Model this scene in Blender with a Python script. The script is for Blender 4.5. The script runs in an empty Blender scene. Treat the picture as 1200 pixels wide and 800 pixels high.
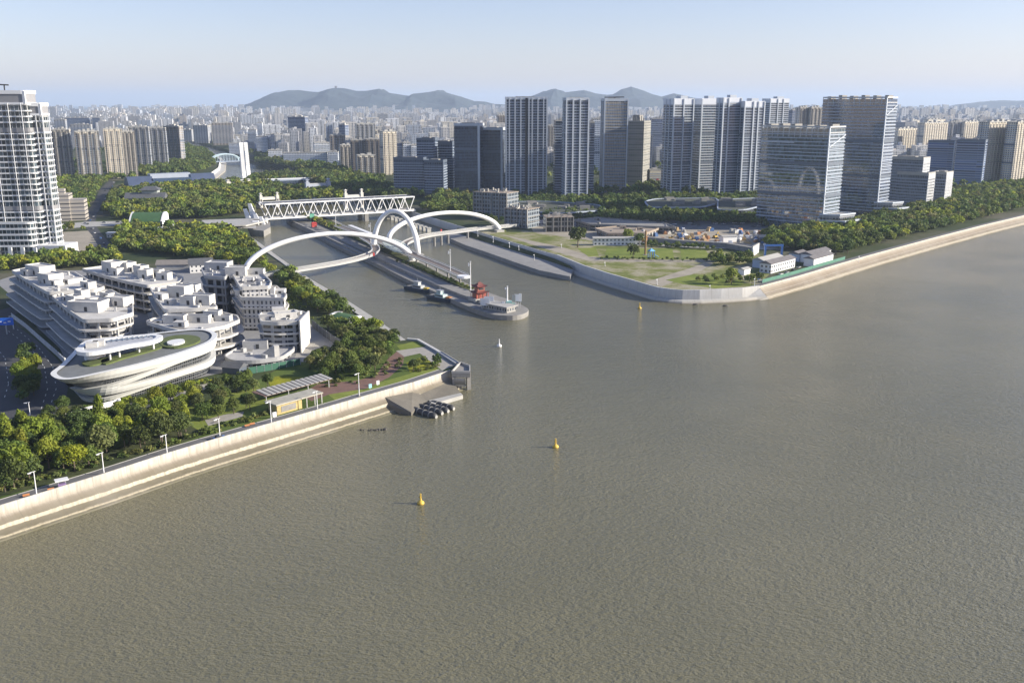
import bpy, math, random
import numpy as np
from math import radians, sin, cos, tan, pi, atan2, hypot, sqrt
from mathutils import Vector, Matrix
from mathutils.geometry import tessellate_polygon

random.seed(7)
RNG = np.random.default_rng(7)
scene = bpy.context.scene
COL = scene.collection

# ------------------------------------------------------------------ camera
FPX, PITCH, CAMZ = 1108.0, radians(14.1), 127.0
cam_d = bpy.data.cameras.new('camera')
cam_d.sensor_width = 36.0
cam_d.lens = 36.0 * FPX / 1200.0
cam_d.clip_start = 1.0
cam_d.clip_end = 90000.0
cam = bpy.data.objects.new('camera', cam_d)
COL.objects.link(cam)
cam.location = (0, 0, CAMZ)
cam.rotation_euler = (pi / 2 - PITCH, 0, 0)
scene.camera = cam

# ------------------------------------------------------------------ light
SUN_EL, SUN_AZ = radians(21), radians(-3)      # azimuth counted from +X towards +Y
S = Vector((cos(SUN_EL) * cos(SUN_AZ), cos(SUN_EL) * sin(SUN_AZ), sin(SUN_EL)))
world = bpy.data.worlds.new('World')
scene.world = world
world.use_nodes = True
wn = world.node_tree
bg = wn.nodes['Background']
sky = wn.nodes.new('ShaderNodeTexSky')
sky.sky_type = 'NISHITA'
sky.sun_disc = False
sky.sun_elevation = SUN_EL
sky.sun_rotation = atan2(S.x, S.y)
sky.altitude = 100
sky.air_density = 1.0
sky.dust_density = 0.6
sky.ozone_density = 2.5
tint = wn.nodes.new('ShaderNodeMix'); tint.data_type = 'RGBA'; tint.blend_type = 'MULTIPLY'
tint.inputs[0].default_value = 1.0
tint.inputs[7].default_value = (.92, .80, .91, 1)             # white balance of the photo
wn.links.new(sky.outputs[0], tint.inputs[6])
wn.links.new(tint.outputs[2], bg.inputs[0])
bg.inputs[1].default_value = 0.103
sd = bpy.data.lights.new('sun', 'SUN')
sd.energy = 4.9
sd.angle = radians(0.5)
sd.color = (1.0, 0.92, 0.78)
so = bpy.data.objects.new('sun', sd)
COL.objects.link(so)
so.rotation_euler = S.to_track_quat('Z', 'Y').to_euler()
so.location = (500, 0, 600)
scene.view_settings.view_transform = 'Standard'
scene.view_settings.look = 'None'
scene.view_settings.exposure = 0.96
scene.view_settings.gamma = 1.0
scene.view_settings.use_curve_mapping = False
scene.cycles.max_bounces = 6
scene.cycles.diffuse_bounces = 2
scene.cycles.glossy_bounces = 3
scene.cycles.volume_bounces = 1
scene.cycles.transmission_bounces = 2
scene.cycles.sample_clamp_indirect = 4.0

# ------------------------------------------------------------------ surveying helpers
CT, ST = cos(PITCH), sin(PITCH)
def _dz(v): return -FPX * ST + (400 - v) * CT
def _dy(v): return FPX * CT + (400 - v) * ST
def Yof(v, z=7.0): return (z - CAMZ) * _dy(v) / _dz(v)
def zat(v, Y): return CAMZ + Y * _dz(v) / _dy(v)
def Xat(u, Y, z): return (u - 600) / FPX * (Y * CT + (CAMZ - z) * ST)
def W(u, v, z=7.0):
    Y = Yof(v, z)
    return Vector((Xat(u, Y, z), Y, z))
def proj(p):
    d = p[1] * CT + (CAMZ - p[2]) * ST
    up = p[1] * ST - (CAMZ - p[2]) * CT
    return 600 + FPX * p[0] / d, 400 - FPX * up / d
def WL(pts, z=7.0): return [W(u, v, z) for u, v in pts]
def inpoly(x, y, poly):
    c = False
    n = len(poly)
    j = n - 1
    for i in range(n):
        xi, yi = poly[i][0], poly[i][1]
        xj, yj = poly[j][0], poly[j][1]
        if (yi > y) != (yj > y) and x < (xj - xi) * (y - yi) / (yj - yi) + xi:
            c = not c
        j = i
    return c
def area2(p): return sum(p[i - 1][0] * p[i][1] - p[i][0] * p[i - 1][1] for i in range(len(p)))
def ccw(p): return list(p) if area2(p) > 0 else list(reversed(p))
def smooth(pts, n=6, closed=False):
    """Catmull-Rom through the points"""
    P = [Vector(p) for p in pts]
    out = []
    m = len(P)
    segs = m if closed else m - 1
    for i in range(segs):
        if closed:
            a, b, c, d = P[(i - 1) % m], P[i], P[(i + 1) % m], P[(i + 2) % m]
        else:
            a, b, c, d = P[max(i - 1, 0)], P[i], P[i + 1], P[min(i + 2, m - 1)]
        for k in range(n):
            t = k / n
            out.append(0.5 * ((2 * b) + (c - a) * t + (2 * a - 5 * b + 4 * c - d) * t * t + (3 * b - a - 3 * c + d) * t ** 3))
    if not closed:
        out.append(P[-1])
    return out
def resample(P, n, closed=True):
    P = [Vector(p) for p in P]
    if closed: P = P + [P[0]]
    L = [0]
    for i in range(1, len(P)): L.append(L[-1] + (P[i] - P[i - 1]).length)
    out = []
    k = 0
    for i in range(n):
        s = L[-1] * i / (n if closed else n - 1)
        while k < len(L) - 2 and L[k + 1] < s: k += 1
        t = (s - L[k]) / max(L[k + 1] - L[k], 1e-9)
        out.append(P[k].lerp(P[k + 1], min(t, 1)))
    return out
def offset(poly, d):
    """move a ccw polygon outward by d"""
    n = len(poly)
    out = []
    for i in range(n):
        p0, p1, p2 = poly[i - 1], poly[i], poly[(i + 1) % n]
        a = Vector((p1[0] - p0[0], p1[1] - p0[1])); b = Vector((p2[0] - p1[0], p2[1] - p1[1]))
        if a.length < 1e-6: a = b
        if b.length < 1e-6: b = a
        a.normalize(); b.normalize()
        na, nb = Vector((a.y, -a.x)), Vector((b.y, -b.x))
        m = na + nb
        if m.length < 1e-4: m = na
        m.normalize()
        k = d / max(m.dot(na), 0.45)
        out.append(Vector((p1[0] + m.x * k, p1[1] + m.y * k)))
    return out
def rounded(poly, r, n=4):
    poly = ccw([Vector((p[0], p[1])) for p in poly])
    out = []
    m = len(poly)
    for i in range(m):
        a, b, c = poly[i - 1], poly[i], poly[(i + 1) % m]
        rr = min(r, (a - b).length * .45, (c - b).length * .45)
        s, e = b + (a - b).normalized() * rr, b + (c - b).normalized() * rr
        for k in range(n + 1):
            t = k / n
            out.append(s * (1 - t) ** 2 + b * 2 * t * (1 - t) + e * t * t)
    return out

# ------------------------------------------------------------------ mesh builder
class MB:
    def __init__(s): s.v, s.f, s.uv, s.mi, s.cur = [], [], [], [], 0
    def face(s, pts, uvs=None):
        i = len(s.v)
        s.v += [tuple(p) for p in pts]
        s.f.append(tuple(range(i, i + len(pts))))
        s.uv += uvs if uvs else [(p[0], p[1]) for p in pts]
        s.mi.append(s.cur)
        return s
    def box(s, x0, x1, y0, y1, z0, z1):
        return s.prism([(x0, y0), (x1, y0), (x1, y1), (x0, y1)], z0, z1, bottom=True)
    def rbox(s, c, w, d, z0, z1, a=0.0):
        ca, sa = cos(a), sin(a)
        return s.prism([(c[0] + ca * x - sa * y, c[1] + sa * x + ca * y) for x, y in
                        ((-w / 2, -d / 2), (w / 2, -d / 2), (w / 2, d / 2), (-w / 2, d / 2))], z0, z1, bottom=True)
    def prism(s, poly, z0, z1, top=True, bottom=False, poly1=None):
        if area2(poly) < 0:
            poly = list(reversed(poly)); poly1 = list(reversed(poly1)) if poly1 else None
        q = poly1 or poly
        n = len(poly)
        L = 0.0
        i0 = len(s.v)
        s.v += [(p[0], p[1], z0) for p in poly] + [(p[0], p[1], z1) for p in q]
        for i in range(n):
            j = (i + 1) % n
            l = hypot(poly[j][0] - poly[i][0], poly[j][1] - poly[i][1])
            s.f.append((i0 + i, i0 + j, i0 + n + j, i0 + n + i))
            s.uv += [(L, z0), (L + l, z0), (L + l, z1), (L, z1)]
            s.mi.append(s.cur)
            L += l
        tri = None
        if n > 4 and (top or bottom):
            tri = tessellate_polygon([[Vector((p[0], p[1], 0)) for p in q]])
        for flag, off, rev, PP in ((top, n, False, q), (bottom, 0, True, poly)):
            if not flag: continue
            fs = [tuple(range(n))] if n <= 4 else [tuple(t) for t in tri]
            for t in fs:
                ar = area2([PP[k] for k in t])
                if (ar < 0) != rev: t = tuple(reversed(t))
                s.f.append(tuple(i0 + off + k for k in t))
                s.uv += [(PP[k][0], PP[k][1]) for k in t]
                s.mi.append(s.cur)
        return s
    def ring(s, poly, z0, z1, d_out, d_in):
        """closed band: outline poly moved out by d_out, hole moved by d_in"""
        poly = ccw([Vector((p[0], p[1])) for p in poly])
        a, b = offset(poly, d_out), offset(poly, d_in)
        n = len(a); i0 = len(s.v)
        s.v += [(p[0], p[1], z0) for p in a] + [(p[0], p[1], z1) for p in a] + [(p[0], p[1], z0) for p in b] + [(p[0], p[1], z1) for p in b]
        L = 0
        for i in range(n):
            j = (i + 1) % n
            l = (a[j] - a[i]).length
            for q in ((i, j, n + j, n + i), (n + i, n + j, 3 * n + j, 3 * n + i), (3 * n + i, 3 * n + j, 2 * n + j, 2 * n + i), (j, i, 2 * n + i, 2 * n + j)):
                s.f.append(tuple(i0 + k for k in q))
                s.uv += [(L, z0), (L + l, z0), (L + l, z1), (L, z1)]
                s.mi.append(s.cur)
            L += l
        return s
    def tube(s, path, r, n=8, caps=True, squash=None):
        P = [Vector(p) for p in path]
        rr = r if isinstance(r, (list, tuple)) else [r] * len(P)
        i0 = len(s.v)
        up0 = None
        for k, p in enumerate(P):
            t = (P[min(k + 1, len(P) - 1)] - P[max(k - 1, 0)]).normalized()
            ref = Vector((0, 0, 1)) if abs(t.z) < .93 else Vector((1, 0, 0))
            if up0 is not None: ref = up0
            x = t.cross(ref)
            if x.length < 1e-4: x = t.cross(Vector((0, 1, 0)))
            x.normalize(); y = x.cross(t).normalized(); up0 = y
            for a in range(n):
                an = 2 * pi * (a + .5) / n
                s.v.append(tuple(p + x * cos(an) * rr[k] + y * sin(an) * rr[k] * (squash or 1)))
        for k in range(len(P) - 1):
            for a in range(n):
                b = (a + 1) % n
                s.f.append((i0 + k * n + a, i0 + k * n + b, i0 + (k + 1) * n + b, i0 + (k + 1) * n + a))
                s.uv += [(a / n, k), (b / n, k), (b / n, k + 1), (a / n, k + 1)]
                s.mi.append(s.cur)
        if caps:
            for base, rev in ((i0, False), (i0 + (len(P) - 1) * n, True)):
                t = tuple(base + a for a in range(n))
                s.f.append(t if rev else tuple(reversed(t)))
                s.uv += [(0, 0)] * n
                s.mi.append(s.cur)
        return s
    def bar(s, a, b, w, h):
        """square bar from a to b"""
        a, b = Vector(a), Vector(b)
        t = (b - a).normalized()
        ref = Vector((0, 0, 1)) if abs(t.z) < .95 else Vector((0, 1, 0))
        x = t.cross(ref).normalized() * w / 2
        y = x.cross(t).normalized() * h / 2
        q = [a - x - y, a + x - y, a + x + y, a - x + y, b - x - y, b + x - y, b + x + y, b - x + y]
        i0 = len(s.v)
        s.v += [tuple(p) for p in q]
        for f in ((0, 1, 2, 3), (7, 6, 5, 4), (0, 4, 5, 1), (1, 5, 6, 2), (2, 6, 7, 3), (3, 7, 4, 0)):
            s.f.append(tuple(i0 + k for k in f))
            s.uv += [(0, 0), (1, 0), (1, 1), (0, 1)]
            s.mi.append(s.cur)
        return s
    def sweep(s, path, profile, side=1, closed=False):
        """profile = (offset to the right-hand side, z) along a ground path; uv = (length, z)"""
        P = [Vector((p[0], p[1])) for p in path]
        n = len(P); m = len(profile)
        i0 = len(s.v); L = [0]
        for k in range(1, n): L.append(L[-1] + (P[k] - P[k - 1]).length)
        for k in range(n):
            a = (P[k] - P[k - 1]).normalized() if k > 0 else (P[1] - P[0]).normalized()
            b = (P[k + 1] - P[k]).normalized() if k < n - 1 else a
            na, nb = Vector((a.y, -a.x)), Vector((b.y, -b.x))
            mm = (na + nb).normalized()
            q = side / max(mm.dot(na), .5)
            for o, z in profile:
                s.v.append((P[k].x + mm.x * o * q, P[k].y + mm.y * o * q, z))
        cs = [0]
        for j in range(1, m): cs.append(cs[-1] + hypot(profile[j][0] - profile[j - 1][0], profile[j][1] - profile[j - 1][1]))
        for k in range(n - 1):
            for j in range(m - 1):
                a, b, c, d = i0 + k * m + j, i0 + (k + 1) * m + j, i0 + (k + 1) * m + j + 1, i0 + k * m + j + 1
                s.f.append((a, b, c, d) if side < 0 else (d, c, b, a))
                z0, z1 = profile[j][1], profile[j + 1][1]
                uv = [(L[k], z0), (L[k + 1], z0), (L[k + 1], z1), (L[k], z1)]
                s.uv += uv if side < 0 else [uv[3], uv[2], uv[1], uv[0]]
                s.mi.append(s.cur)
        return s
    def mesh(s, name, mats=None, shade=False):
        me = bpy.data.meshes.new(name)
        me.from_pydata(s.v, [], s.f)
        ul = me.uv_layers.new(name='UVMap')
        ul.data.foreach_set('uv', np.array(s.uv, dtype=np.float32).ravel())
        if mats:
            for m in (mats if isinstance(mats, (list, tuple)) else [mats]): me.materials.append(m)
        if max(s.mi, default=0) > 0: me.polygons.foreach_set('material_index', s.mi)
        if shade: me.polygons.foreach_set('use_smooth', [True] * len(me.polygons))
        me.update()
        return me

def link(o, parent=None, loc=None, rz=0.0):
    COL.objects.link(o)
    if parent is not None: o.parent = parent
    if loc is not None: o.location = loc
    if rz: o.rotation_euler = (0, 0, rz)
    return o
def part(name, mb, mat, parent, label=None, shade=False, loc=None, rz=0.0):
    me = mb if isinstance(mb, bpy.types.Mesh) else mb.mesh(name, mat, shade)
    o = link(bpy.data.objects.new(name, me), parent, loc, rz)
    if label: o['label'] = label
    return o
def tag(o, label, cat, group=None):
    o['label'] = label; o['category'] = cat
    if group: o['group'] = group
    return o
def thing(name, label, cat, loc=(0, 0, 0), rz=0.0, group=None):
    o = bpy.data.objects.new(name, None)
    o.empty_display_size = 1
    link(o, None, loc, rz)
    return tag(o, label, cat, group)
def solo(name, mb, mat, label, cat, group=None, loc=(0, 0, 0), rz=0.0, shade=False):
    return tag(part(name, mb, mat, None, None, shade, loc, rz), label, cat, group)
def struct(name, mb, mat, shade=False, kind='structure'):
    o = part(name, mb, mat, None, None, shade)
    o['kind'] = kind
    return o
def local(poly, o): return [Vector((p[0] - o[0], p[1] - o[1])) for p in poly]
EXCL = []                                                            # ground already taken (world polygons)
def taken(x, y):
    for bb, p in EXCL:
        if bb[0] <= x <= bb[1] and bb[2] <= y <= bb[3] and inpoly(x, y, p): return True
    return False
def occupy(poly, pad=0.0):
    p = ccw([Vector((q[0], q[1])) for q in poly])
    if pad: p = offset(p, pad)
    xs = [q[0] for q in p]; ys = [q[1] for q in p]
    EXCL.append(((min(xs), max(xs), min(ys), max(ys)), p))

# ------------------------------------------------------------------ materials
def N(nt, t, **kw):
    n = nt.nodes.new(t)
    for k, v in kw.items(): setattr(n, k, v)
    return n
def setin(n, **kw):
    for k, v in kw.items():
        n.inputs[k.replace('_', ' ')].default_value = v
    return n
def newmat(name):
    m = bpy.data.materials.new(name)
    m.use_nodes = True
    nt = m.node_tree
    return m, nt, nt.nodes['Principled BSDF'], nt.links
def c4(c): return (c[0], c[1], c[2], 1.0)
def noise(nt, vec, scale, detail=4, rough=.55, dim='3D'):
    n = N(nt, 'ShaderNodeTexNoise', noise_dimensions=dim)
    n.inputs['Scale'].default_value = scale
    n.inputs['Detail'].default_value = detail
    n.inputs['Roughness'].default_value = rough
    nt.links.new(vec, n.inputs['Vector'])
    return n.outputs['Fac']
def mathn(nt, op, a, b=None, c=None, clamp=False):
    n = N(nt, 'ShaderNodeMath', operation=op, use_clamp=clamp)
    for i, x in enumerate((a, b, c)):
        if x is None: continue
        if isinstance(x, (int, float)): n.inputs[i].default_value = x
        else: nt.links.new(x, n.inputs[i])
    return n.outputs[0]
def mixc(nt, fac, a, b):
    n = N(nt, 'ShaderNodeMix', data_type='RGBA')
    if isinstance(fac, (int, float)): n.inputs[0].default_value = fac
    else: nt.links.new(fac, n.inputs[0])
    for i, x in ((6, a), (7, b)):
        if isinstance(x, (tuple, list)): n.inputs[i].default_value = c4(x)
        else: nt.links.new(x, n.inputs[i])
    return n.outputs[2]
def ramp(nt, fac, stops):
    n = N(nt, 'ShaderNodeValToRGB')
    e = n.color_ramp.elements
    while len(e) < len(stops): e.new(0.5)
    for i, (p, c) in enumerate(stops):
        e[i].position = p; e[i].color = c4(c)
    nt.links.new(fac, n.inputs[0])
    return n.outputs[0]
_MC = {}
def plain(name, col, rough=.7, var=.25, scale=.25, metal=0.0, spec=None, scale2=None):
    """a plain painted, metal or stone surface with uneven tone"""
    if name in _MC: return _MC[name]
    m, nt, b, L = newmat(name)
    geo = N(nt, 'ShaderNodeNewGeometry')
    f = noise(nt, geo.outputs['Position'], scale, 5, .6)
    f = mathn(nt, 'MULTIPLY_ADD', f, 1.8, -.4, True)
    d = tuple(x * (1 - var) for x in col); u = tuple(min(1, x * (1 + var * .6)) for x in col)
    c = mixc(nt, f, d, u)
    if scale2:
        f2 = noise(nt, geo.outputs['Position'], scale2, 3, .6)
        c = mixc(nt, mathn(nt, 'MULTIPLY_ADD', f2, .8, -.2, True), c, tuple(x * .6 for x in col))
    L.new(c, b.inputs['Base Color'])
    b.inputs['Roughness'].default_value = rough
    b.inputs['Metallic'].default_value = metal
    if spec is not None: b.inputs['Specular IOR Level'].default_value = spec
    _MC[name] = m
    return m
def facade(name, wall, glass=(.03, .045, .065), fh=3.3, bay=3.6, wf=.6, hf=.55, group=0, gw=.35, gcol=None, grough=.12, ior=1.5, vtx=False, wv=.18, wrough=.7):
    """wall with a grid of windows laid out in metres along the wall (UV); group = every n-th bay painted darker, like a shaded recessed strip"""
    if name in _MC: return _MC[name]
    m, nt, b, L = newmat(name)
    uv = N(nt, 'ShaderNodeUVMap'); uv.uv_map = 'UVMap'
    sp = N(nt, 'ShaderNodeSeparateXYZ'); L.new(uv.outputs[0], sp.inputs[0])
    geo = N(nt, 'ShaderNodeNewGeometry')
    ns = N(nt, 'ShaderNodeSeparateXYZ'); L.new(geo.outputs['True Normal'], ns.inputs[0])
    side = mathn(nt, 'LESS_THAN', mathn(nt, 'ABSOLUTE', ns.outputs[2]), .6)
    ub = mathn(nt, 'DIVIDE', sp.outputs[0], bay); vb = mathn(nt, 'DIVIDE', sp.outputs[1], fh)
    wu = mathn(nt, 'LESS_THAN', mathn(nt, 'ABSOLUTE', mathn(nt, 'SUBTRACT', mathn(nt, 'FRACT', ub), .5)), wf / 2)
    wv_ = mathn(nt, 'LESS_THAN', mathn(nt, 'ABSOLUTE', mathn(nt, 'SUBTRACT', mathn(nt, 'FRACT', vb), .5)), hf / 2)
    win = mathn(nt, 'MULTIPLY', mathn(nt, 'MULTIPLY', wu, wv_), side)
    cell = N(nt, 'ShaderNodeCombineXYZ')
    L.new(mathn(nt, 'FLOOR', ub), cell.inputs[0]); L.new(mathn(nt, 'FLOOR', vb), cell.inputs[1])
    oi = N(nt, 'ShaderNodeObjectInfo'); L.new(oi.outputs['Random'], cell.inputs[2])
    wn_ = N(nt, 'ShaderNodeTexWhiteNoise', noise_dimensions='3D'); L.new(cell.outputs[0], wn_.inputs['Vector'])
    gl = mixc(nt, mathn(nt, 'POWER', wn_.outputs[0], 2.5), tuple(x * .55 for x in glass), tuple(min(1, x * 2.6 + .02) for x in glass))
    if vtx:
        at = N(nt, 'ShaderNodeVertexColor'); at.layer_name = 'Col'
        wc = at.outputs[0]
    else:
        f = noise(nt, geo.outputs['Position'], .06, 4, .6)
        wc = mixc(nt, f, tuple(x * (1 - wv) for x in wall), tuple(min(1, x * (1 + wv)) for x in wall))
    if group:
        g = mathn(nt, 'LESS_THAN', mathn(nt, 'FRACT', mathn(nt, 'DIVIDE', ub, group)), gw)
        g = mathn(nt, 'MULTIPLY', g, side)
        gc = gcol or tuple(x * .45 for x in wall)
        wc = mixc(nt, g, wc, gc)  # painted shade: darker strips on a wall that stays flat
    c = mixc(nt, win, wc, gl)
    L.new(c, b.inputs['Base Color'])
    r = N(nt, 'ShaderNodeMix', data_type='FLOAT')
    L.new(win, r.inputs[0]); r.inputs[2].default_value = wrough; r.inputs[3].default_value = grough
    L.new(r.outputs[0], b.inputs['Roughness'])
    b.inputs['IOR'].default_value = ior
    _MC[name] = m
    return m
def foliage(name, cols, attr=False):
    if name in _MC: return _MC[name]
    m, nt, b, L = newmat(name)
    if attr:
        at = N(nt, 'ShaderNodeVertexColor'); at.layer_name = 'Col'; tint = at.outputs[0]
    else:
        oi = N(nt, 'ShaderNodeObjectInfo'); tint = oi.outputs['Color']
    geo = N(nt, 'ShaderNodeNewGeometry')
    f = noise(nt, geo.outputs['Position'], .55, 3, .6)
    f = mathn(nt, 'MULTIPLY_ADD', f, 2.2, -.6, True)
    dk = N(nt, 'ShaderNodeMix', data_type='RGBA', blend_type='MULTIPLY')
    dk.inputs[0].default_value = 1.0
    L.new(tint, dk.inputs[6])
    L.new(mixc(nt, f, (.6, .66, .62), (1.3, 1.25, 1.0)), dk.inputs[7])
    L.new(dk.outputs[2], b.inputs['Base Color'])
    b.inputs['Roughness'].default_value = .65
    b.inputs['Specular IOR Level'].default_value = .25
    tr = N(nt, 'ShaderNodeBsdfTranslucent')
    L.new(dk.outputs[2], tr.inputs[0])
    mx = N(nt, 'ShaderNodeMixShader'); mx.inputs[0].default_value = .35
    out = nt.nodes['Material Output']
    L.new(b.outputs[0], mx.inputs[1]); L.new(tr.outputs[0], mx.inputs[2]); L.new(mx.outputs[0], out.inputs[0])
    _MC[name] = m
    return m
# ================================================================== SETTING
# ------------------------------------------------------------------ water
def water_mat():
    m, nt, b, L = newmat('muddy_water')
    geo = N(nt, 'ShaderNodeNewGeometry')
    P = geo.outputs['Position']
    f = noise(nt, P, .0045, 5, .6)
    c = ramp(nt, f, [(0.38, (.130, .121, .068)), (.62, (.168, .155, .092))])
    L.new(c, b.inputs['Base Color'])
    f2 = noise(nt, P, .012, 3, .5)
    r = N(nt, 'ShaderNodeMapRange'); L.new(f2, r.inputs[0])
    r.inputs[1].default_value = .35; r.inputs[2].default_value = .65; r.inputs[3].default_value = .08; r.inputs[4].default_value = .15
    L.new(r.outputs[0], b.inputs['Roughness'])
    b.inputs['IOR'].default_value = 1.48
    mp = N(nt, 'ShaderNodeMapping'); L.new(P, mp.inputs[0])
    mp.inputs['Rotation'].default_value = (0, 0, radians(14))
    mp.inputs['Scale'].default_value = (.75, 1.2, 1)
    h1 = noise(nt, mp.outputs[0], .62, 3, .6)
    mp2 = N(nt, 'ShaderNodeMapping'); L.new(P, mp2.inputs[0])
    mp2.inputs['Rotation'].default_value = (0, 0, radians(-22))
    mp2.inputs['Scale'].default_value = (.5, 1.2, 1)
    h2 = noise(nt, mp2.outputs[0], .13, 3, .5)
    h3 = noise(nt, P, .009, 4, .6)
    patch = mathn(nt, 'MULTIPLY_ADD', h3, 1.4, -.1, True)
    mp3 = N(nt, 'ShaderNodeMapping'); L.new(P, mp3.inputs[0])
    mp3.inputs['Rotation'].default_value = (0, 0, radians(28))
    mp3.inputs['Scale'].default_value = (.8, 1.3, 1)
    h0 = noise(nt, mp3.outputs[0], 1.5, 2, .5)
    h = mathn(nt, 'ADD', mathn(nt, 'ADD', mathn(nt, 'MULTIPLY', h1, 1.0), mathn(nt, 'MULTIPLY', h2, .9)), mathn(nt, 'MULTIPLY', h0, .45))
    bp = N(nt, 'ShaderNodeBump'); bp.inputs['Distance'].default_value = 1.0
    L.new(mathn(nt, 'MULTIPLY_ADD', patch, .38, .30), bp.inputs['Strength'])
    L.new(h, bp.inputs['Height'])
    L.new(bp.outputs[0], b.inputs['Normal'])
    return m
wm = MB()
wm.face([(-2500, -900, 0), (6000, -900, 0), (6000, 6500, 0), (-2500, 6500, 0)])
struct('river', wm, water_mat())

# ------------------------------------------------------------------ outlines (surveyed from the photo, at quay level)
LEFT_WALL = WL([(-260, 664), (-120, 632), (0, 596), (120, 559), (200, 533), (240, 521), (320, 498), (372, 483), (440, 463), (486, 450), (528, 436)])
CORNER = WL([(537, 427), (514, 412), (491, 399), (478, 398)])
CANAL_L = WL([(470, 399), (425, 372), (385, 345), (345, 318), (312, 295), (296, 282), (290, 268), (296, 250), (300, 238), (262, 216), (236, 211), (256, 197), (258, 188), (250, 179), (215, 166)])
CANAL_FAR = WL([(222, 163), (272, 177), (290, 187), (335, 194), (360, 203), (410, 222), (470, 240)])
CANAL_R = WL([(474, 246), (512, 258), (552, 270), (600, 285), (640, 297), (652, 300)])
WHITE_WALL = WL([(652, 300), (684, 313), (712, 322), (740, 330), (757, 335), (772, 339), (787, 341), (800, 342), (820, 342), (845, 341), (870, 339.5), (890, 337)])
RIVER_R = WL([(890, 337), (935, 325), (980, 311.5), (1020, 300), (1090, 281), (1150, 265.5), (1200, 253.5), (1290, 233), (1390, 213), (1600, 182)])
land = LEFT_WALL + CORNER + CANAL_L + CANAL_FAR + CANAL_R + WHITE_WALL[1:] + RIVER_R[1:]
land = [Vector((p.x, p.y)) for p in land] + [Vector((60000, 9000)), Vector((60000, 60000)), Vector((-60000, 60000)), Vector((-60000, -300)), Vector((-700, -60))]

def ground_mat():
    m, nt, b, L = newmat('land_cover')
    geo = N(nt, 'ShaderNodeNewGeometry'); P = geo.outputs['Position']
    f = noise(nt, P, .012, 6, .6)
    g = noise(nt, P, .25, 4, .6)
    near = ramp(nt, f, [(.35, (.035, .055, .022)), (.5, (.06, .075, .03)), (.62, (.13, .12, .085)), (.75, (.17, .16, .13))])
    near = mixc(nt, mathn(nt, 'MULTIPLY_ADD', g, 1, -.25, True), near, (.04, .055, .025))
    L.new(near, b.inputs['Base Color'])
    b.inputs['Roughness'].default_value = .9
    b.inputs['Specular IOR Level'].default_value = .15
    return m
GM = ground_mat()
lm = MB(); lm.prism(land, -3, 7.0)
struct('ground', lm, GM)

# ------------------------------------------------------------------ quays
def quay_mat(name, stops, streak=.7, vscale=.9):
    """concrete coloured by height (tide marks) with streaks running down"""
    m, nt, b, L = newmat(name)
    uv = N(nt, 'ShaderNodeUVMap'); uv.uv_map = 'UVMap'
    sp = N(nt, 'ShaderNodeSeparateXYZ'); L.new(uv.outputs[0], sp.inputs[0])
    geo = N(nt, 'ShaderNodeNewGeometry')
    n1 = noise(nt, geo.outputs['Position'], .35, 5, .65)
    zz = mathn(nt, 'ADD', sp.outputs[1], mathn(nt, 'MULTIPLY_ADD', n1, .7, -.35))
    c = ramp(nt, mathn(nt, 'DIVIDE', mathn(nt, 'ADD', zz, 1), 10), stops)
    mp = N(nt, 'ShaderNodeMapping'); L.new(uv.outputs[0], mp.inputs[0]); mp.inputs['Scale'].default_value = (vscale, .1, 1)
    st = noise(nt, mp.outputs[0], 1.0, 4, .7, '2D')
    c = mixc(nt, mathn(nt, 'MULTIPLY_ADD', st, 2.4 * streak, -1.0 * streak, True), c, (.16, .13, .09))
    jt = mathn(nt, 'LESS_THAN', mathn(nt, 'FRACT', mathn(nt, 'DIVIDE', sp.outputs[0], 12.0)), .02)
    c = mixc(nt, mathn(nt, 'MULTIPLY', jt, .45), c, (.12, .11, .09))
    big = noise(nt, geo.outputs['Position'], .05, 4, .6)
    c = mixc(nt, mathn(nt, 'MULTIPLY_ADD', big, 1.2, -.45, True), c, (.33, .30, .25))
    L.new(c, b.inputs['Base Color'])
    b.inputs['Roughness'].default_value = .85
    return m
QM = quay_mat('weathered_quay_concrete', [(0, (.10, .095, .05)), (.135, (.14, .13, .075)), (.15, (.36, .32, .22)), (.185, (.34, .30, .21)), (.2, (.13, .115, .07)), (.28, (.16, .14, .09)), (.3, (.50, .45, .35)), (.40, (.52, .47, .37)), (.42, (.17, .15, .10)), (.52, (.21, .18, .13)), (.58, (.36, .32, .26)), (.7, (.48, .45, .39)), (.95, (.56, .54, .49))])
def quay(name, path, prof, mat, side, label):
    o = path[len(path) // 2]
    q = local(path, o)
    mb = MB(); mb.sweep(q, prof, side)
    for e in (0, 1):
        d = ((q[1] - q[0]) if e == 0 else (q[-1] - q[-2])).normalized(); n_ = Vector((d.y, -d.x)) * side; b = q[-e]
        pts = [(b.x + n_.x * o_, b.y + n_.y * o_, z_) for o_, z_ in prof] + [(b.x + n_.x * prof[0][0], b.y + n_.y * prof[0][0], prof[-1][1])]
        mb.face(pts, [(0, p_[2]) for p_ in pts])
    return solo(name, mb, mat, label, 'river wall', loc=(o[0], o[1], 0))
PROF_RIVER = [(-.5, 6.9), (-.5, 8.1), (0, 8.1), (.15, 4.9), (.5, 4.6), (3.2, 3.1), (3.4, 1.9), (4.4, 1.5), (6.4, .8), (6.6, .45), (7.6, .3), (10.0, -1.2)]
quay('river_wall', LEFT_WALL, PROF_RIVER, QM, 1, 'long pale concrete river wall with stepped stained foot below the leafy left bank')
lamp_wall_path = LEFT_WALL
QR = quay_mat('brown_stained_quay', [(0, (.12, .10, .06)), (.17, (.18, .15, .10)), (.2, (.46, .41, .31)), (.25, (.42, .37, .28)), (.28, (.14, .115, .08)), (.42, (.15, .12, .085)), (.44, (.36, .31, .24)), (.48, (.17, .135, .095)), (.66, (.26, .21, .15)), (.76, (.44, .39, .32)), (.9, (.56, .53, .47))])
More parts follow.
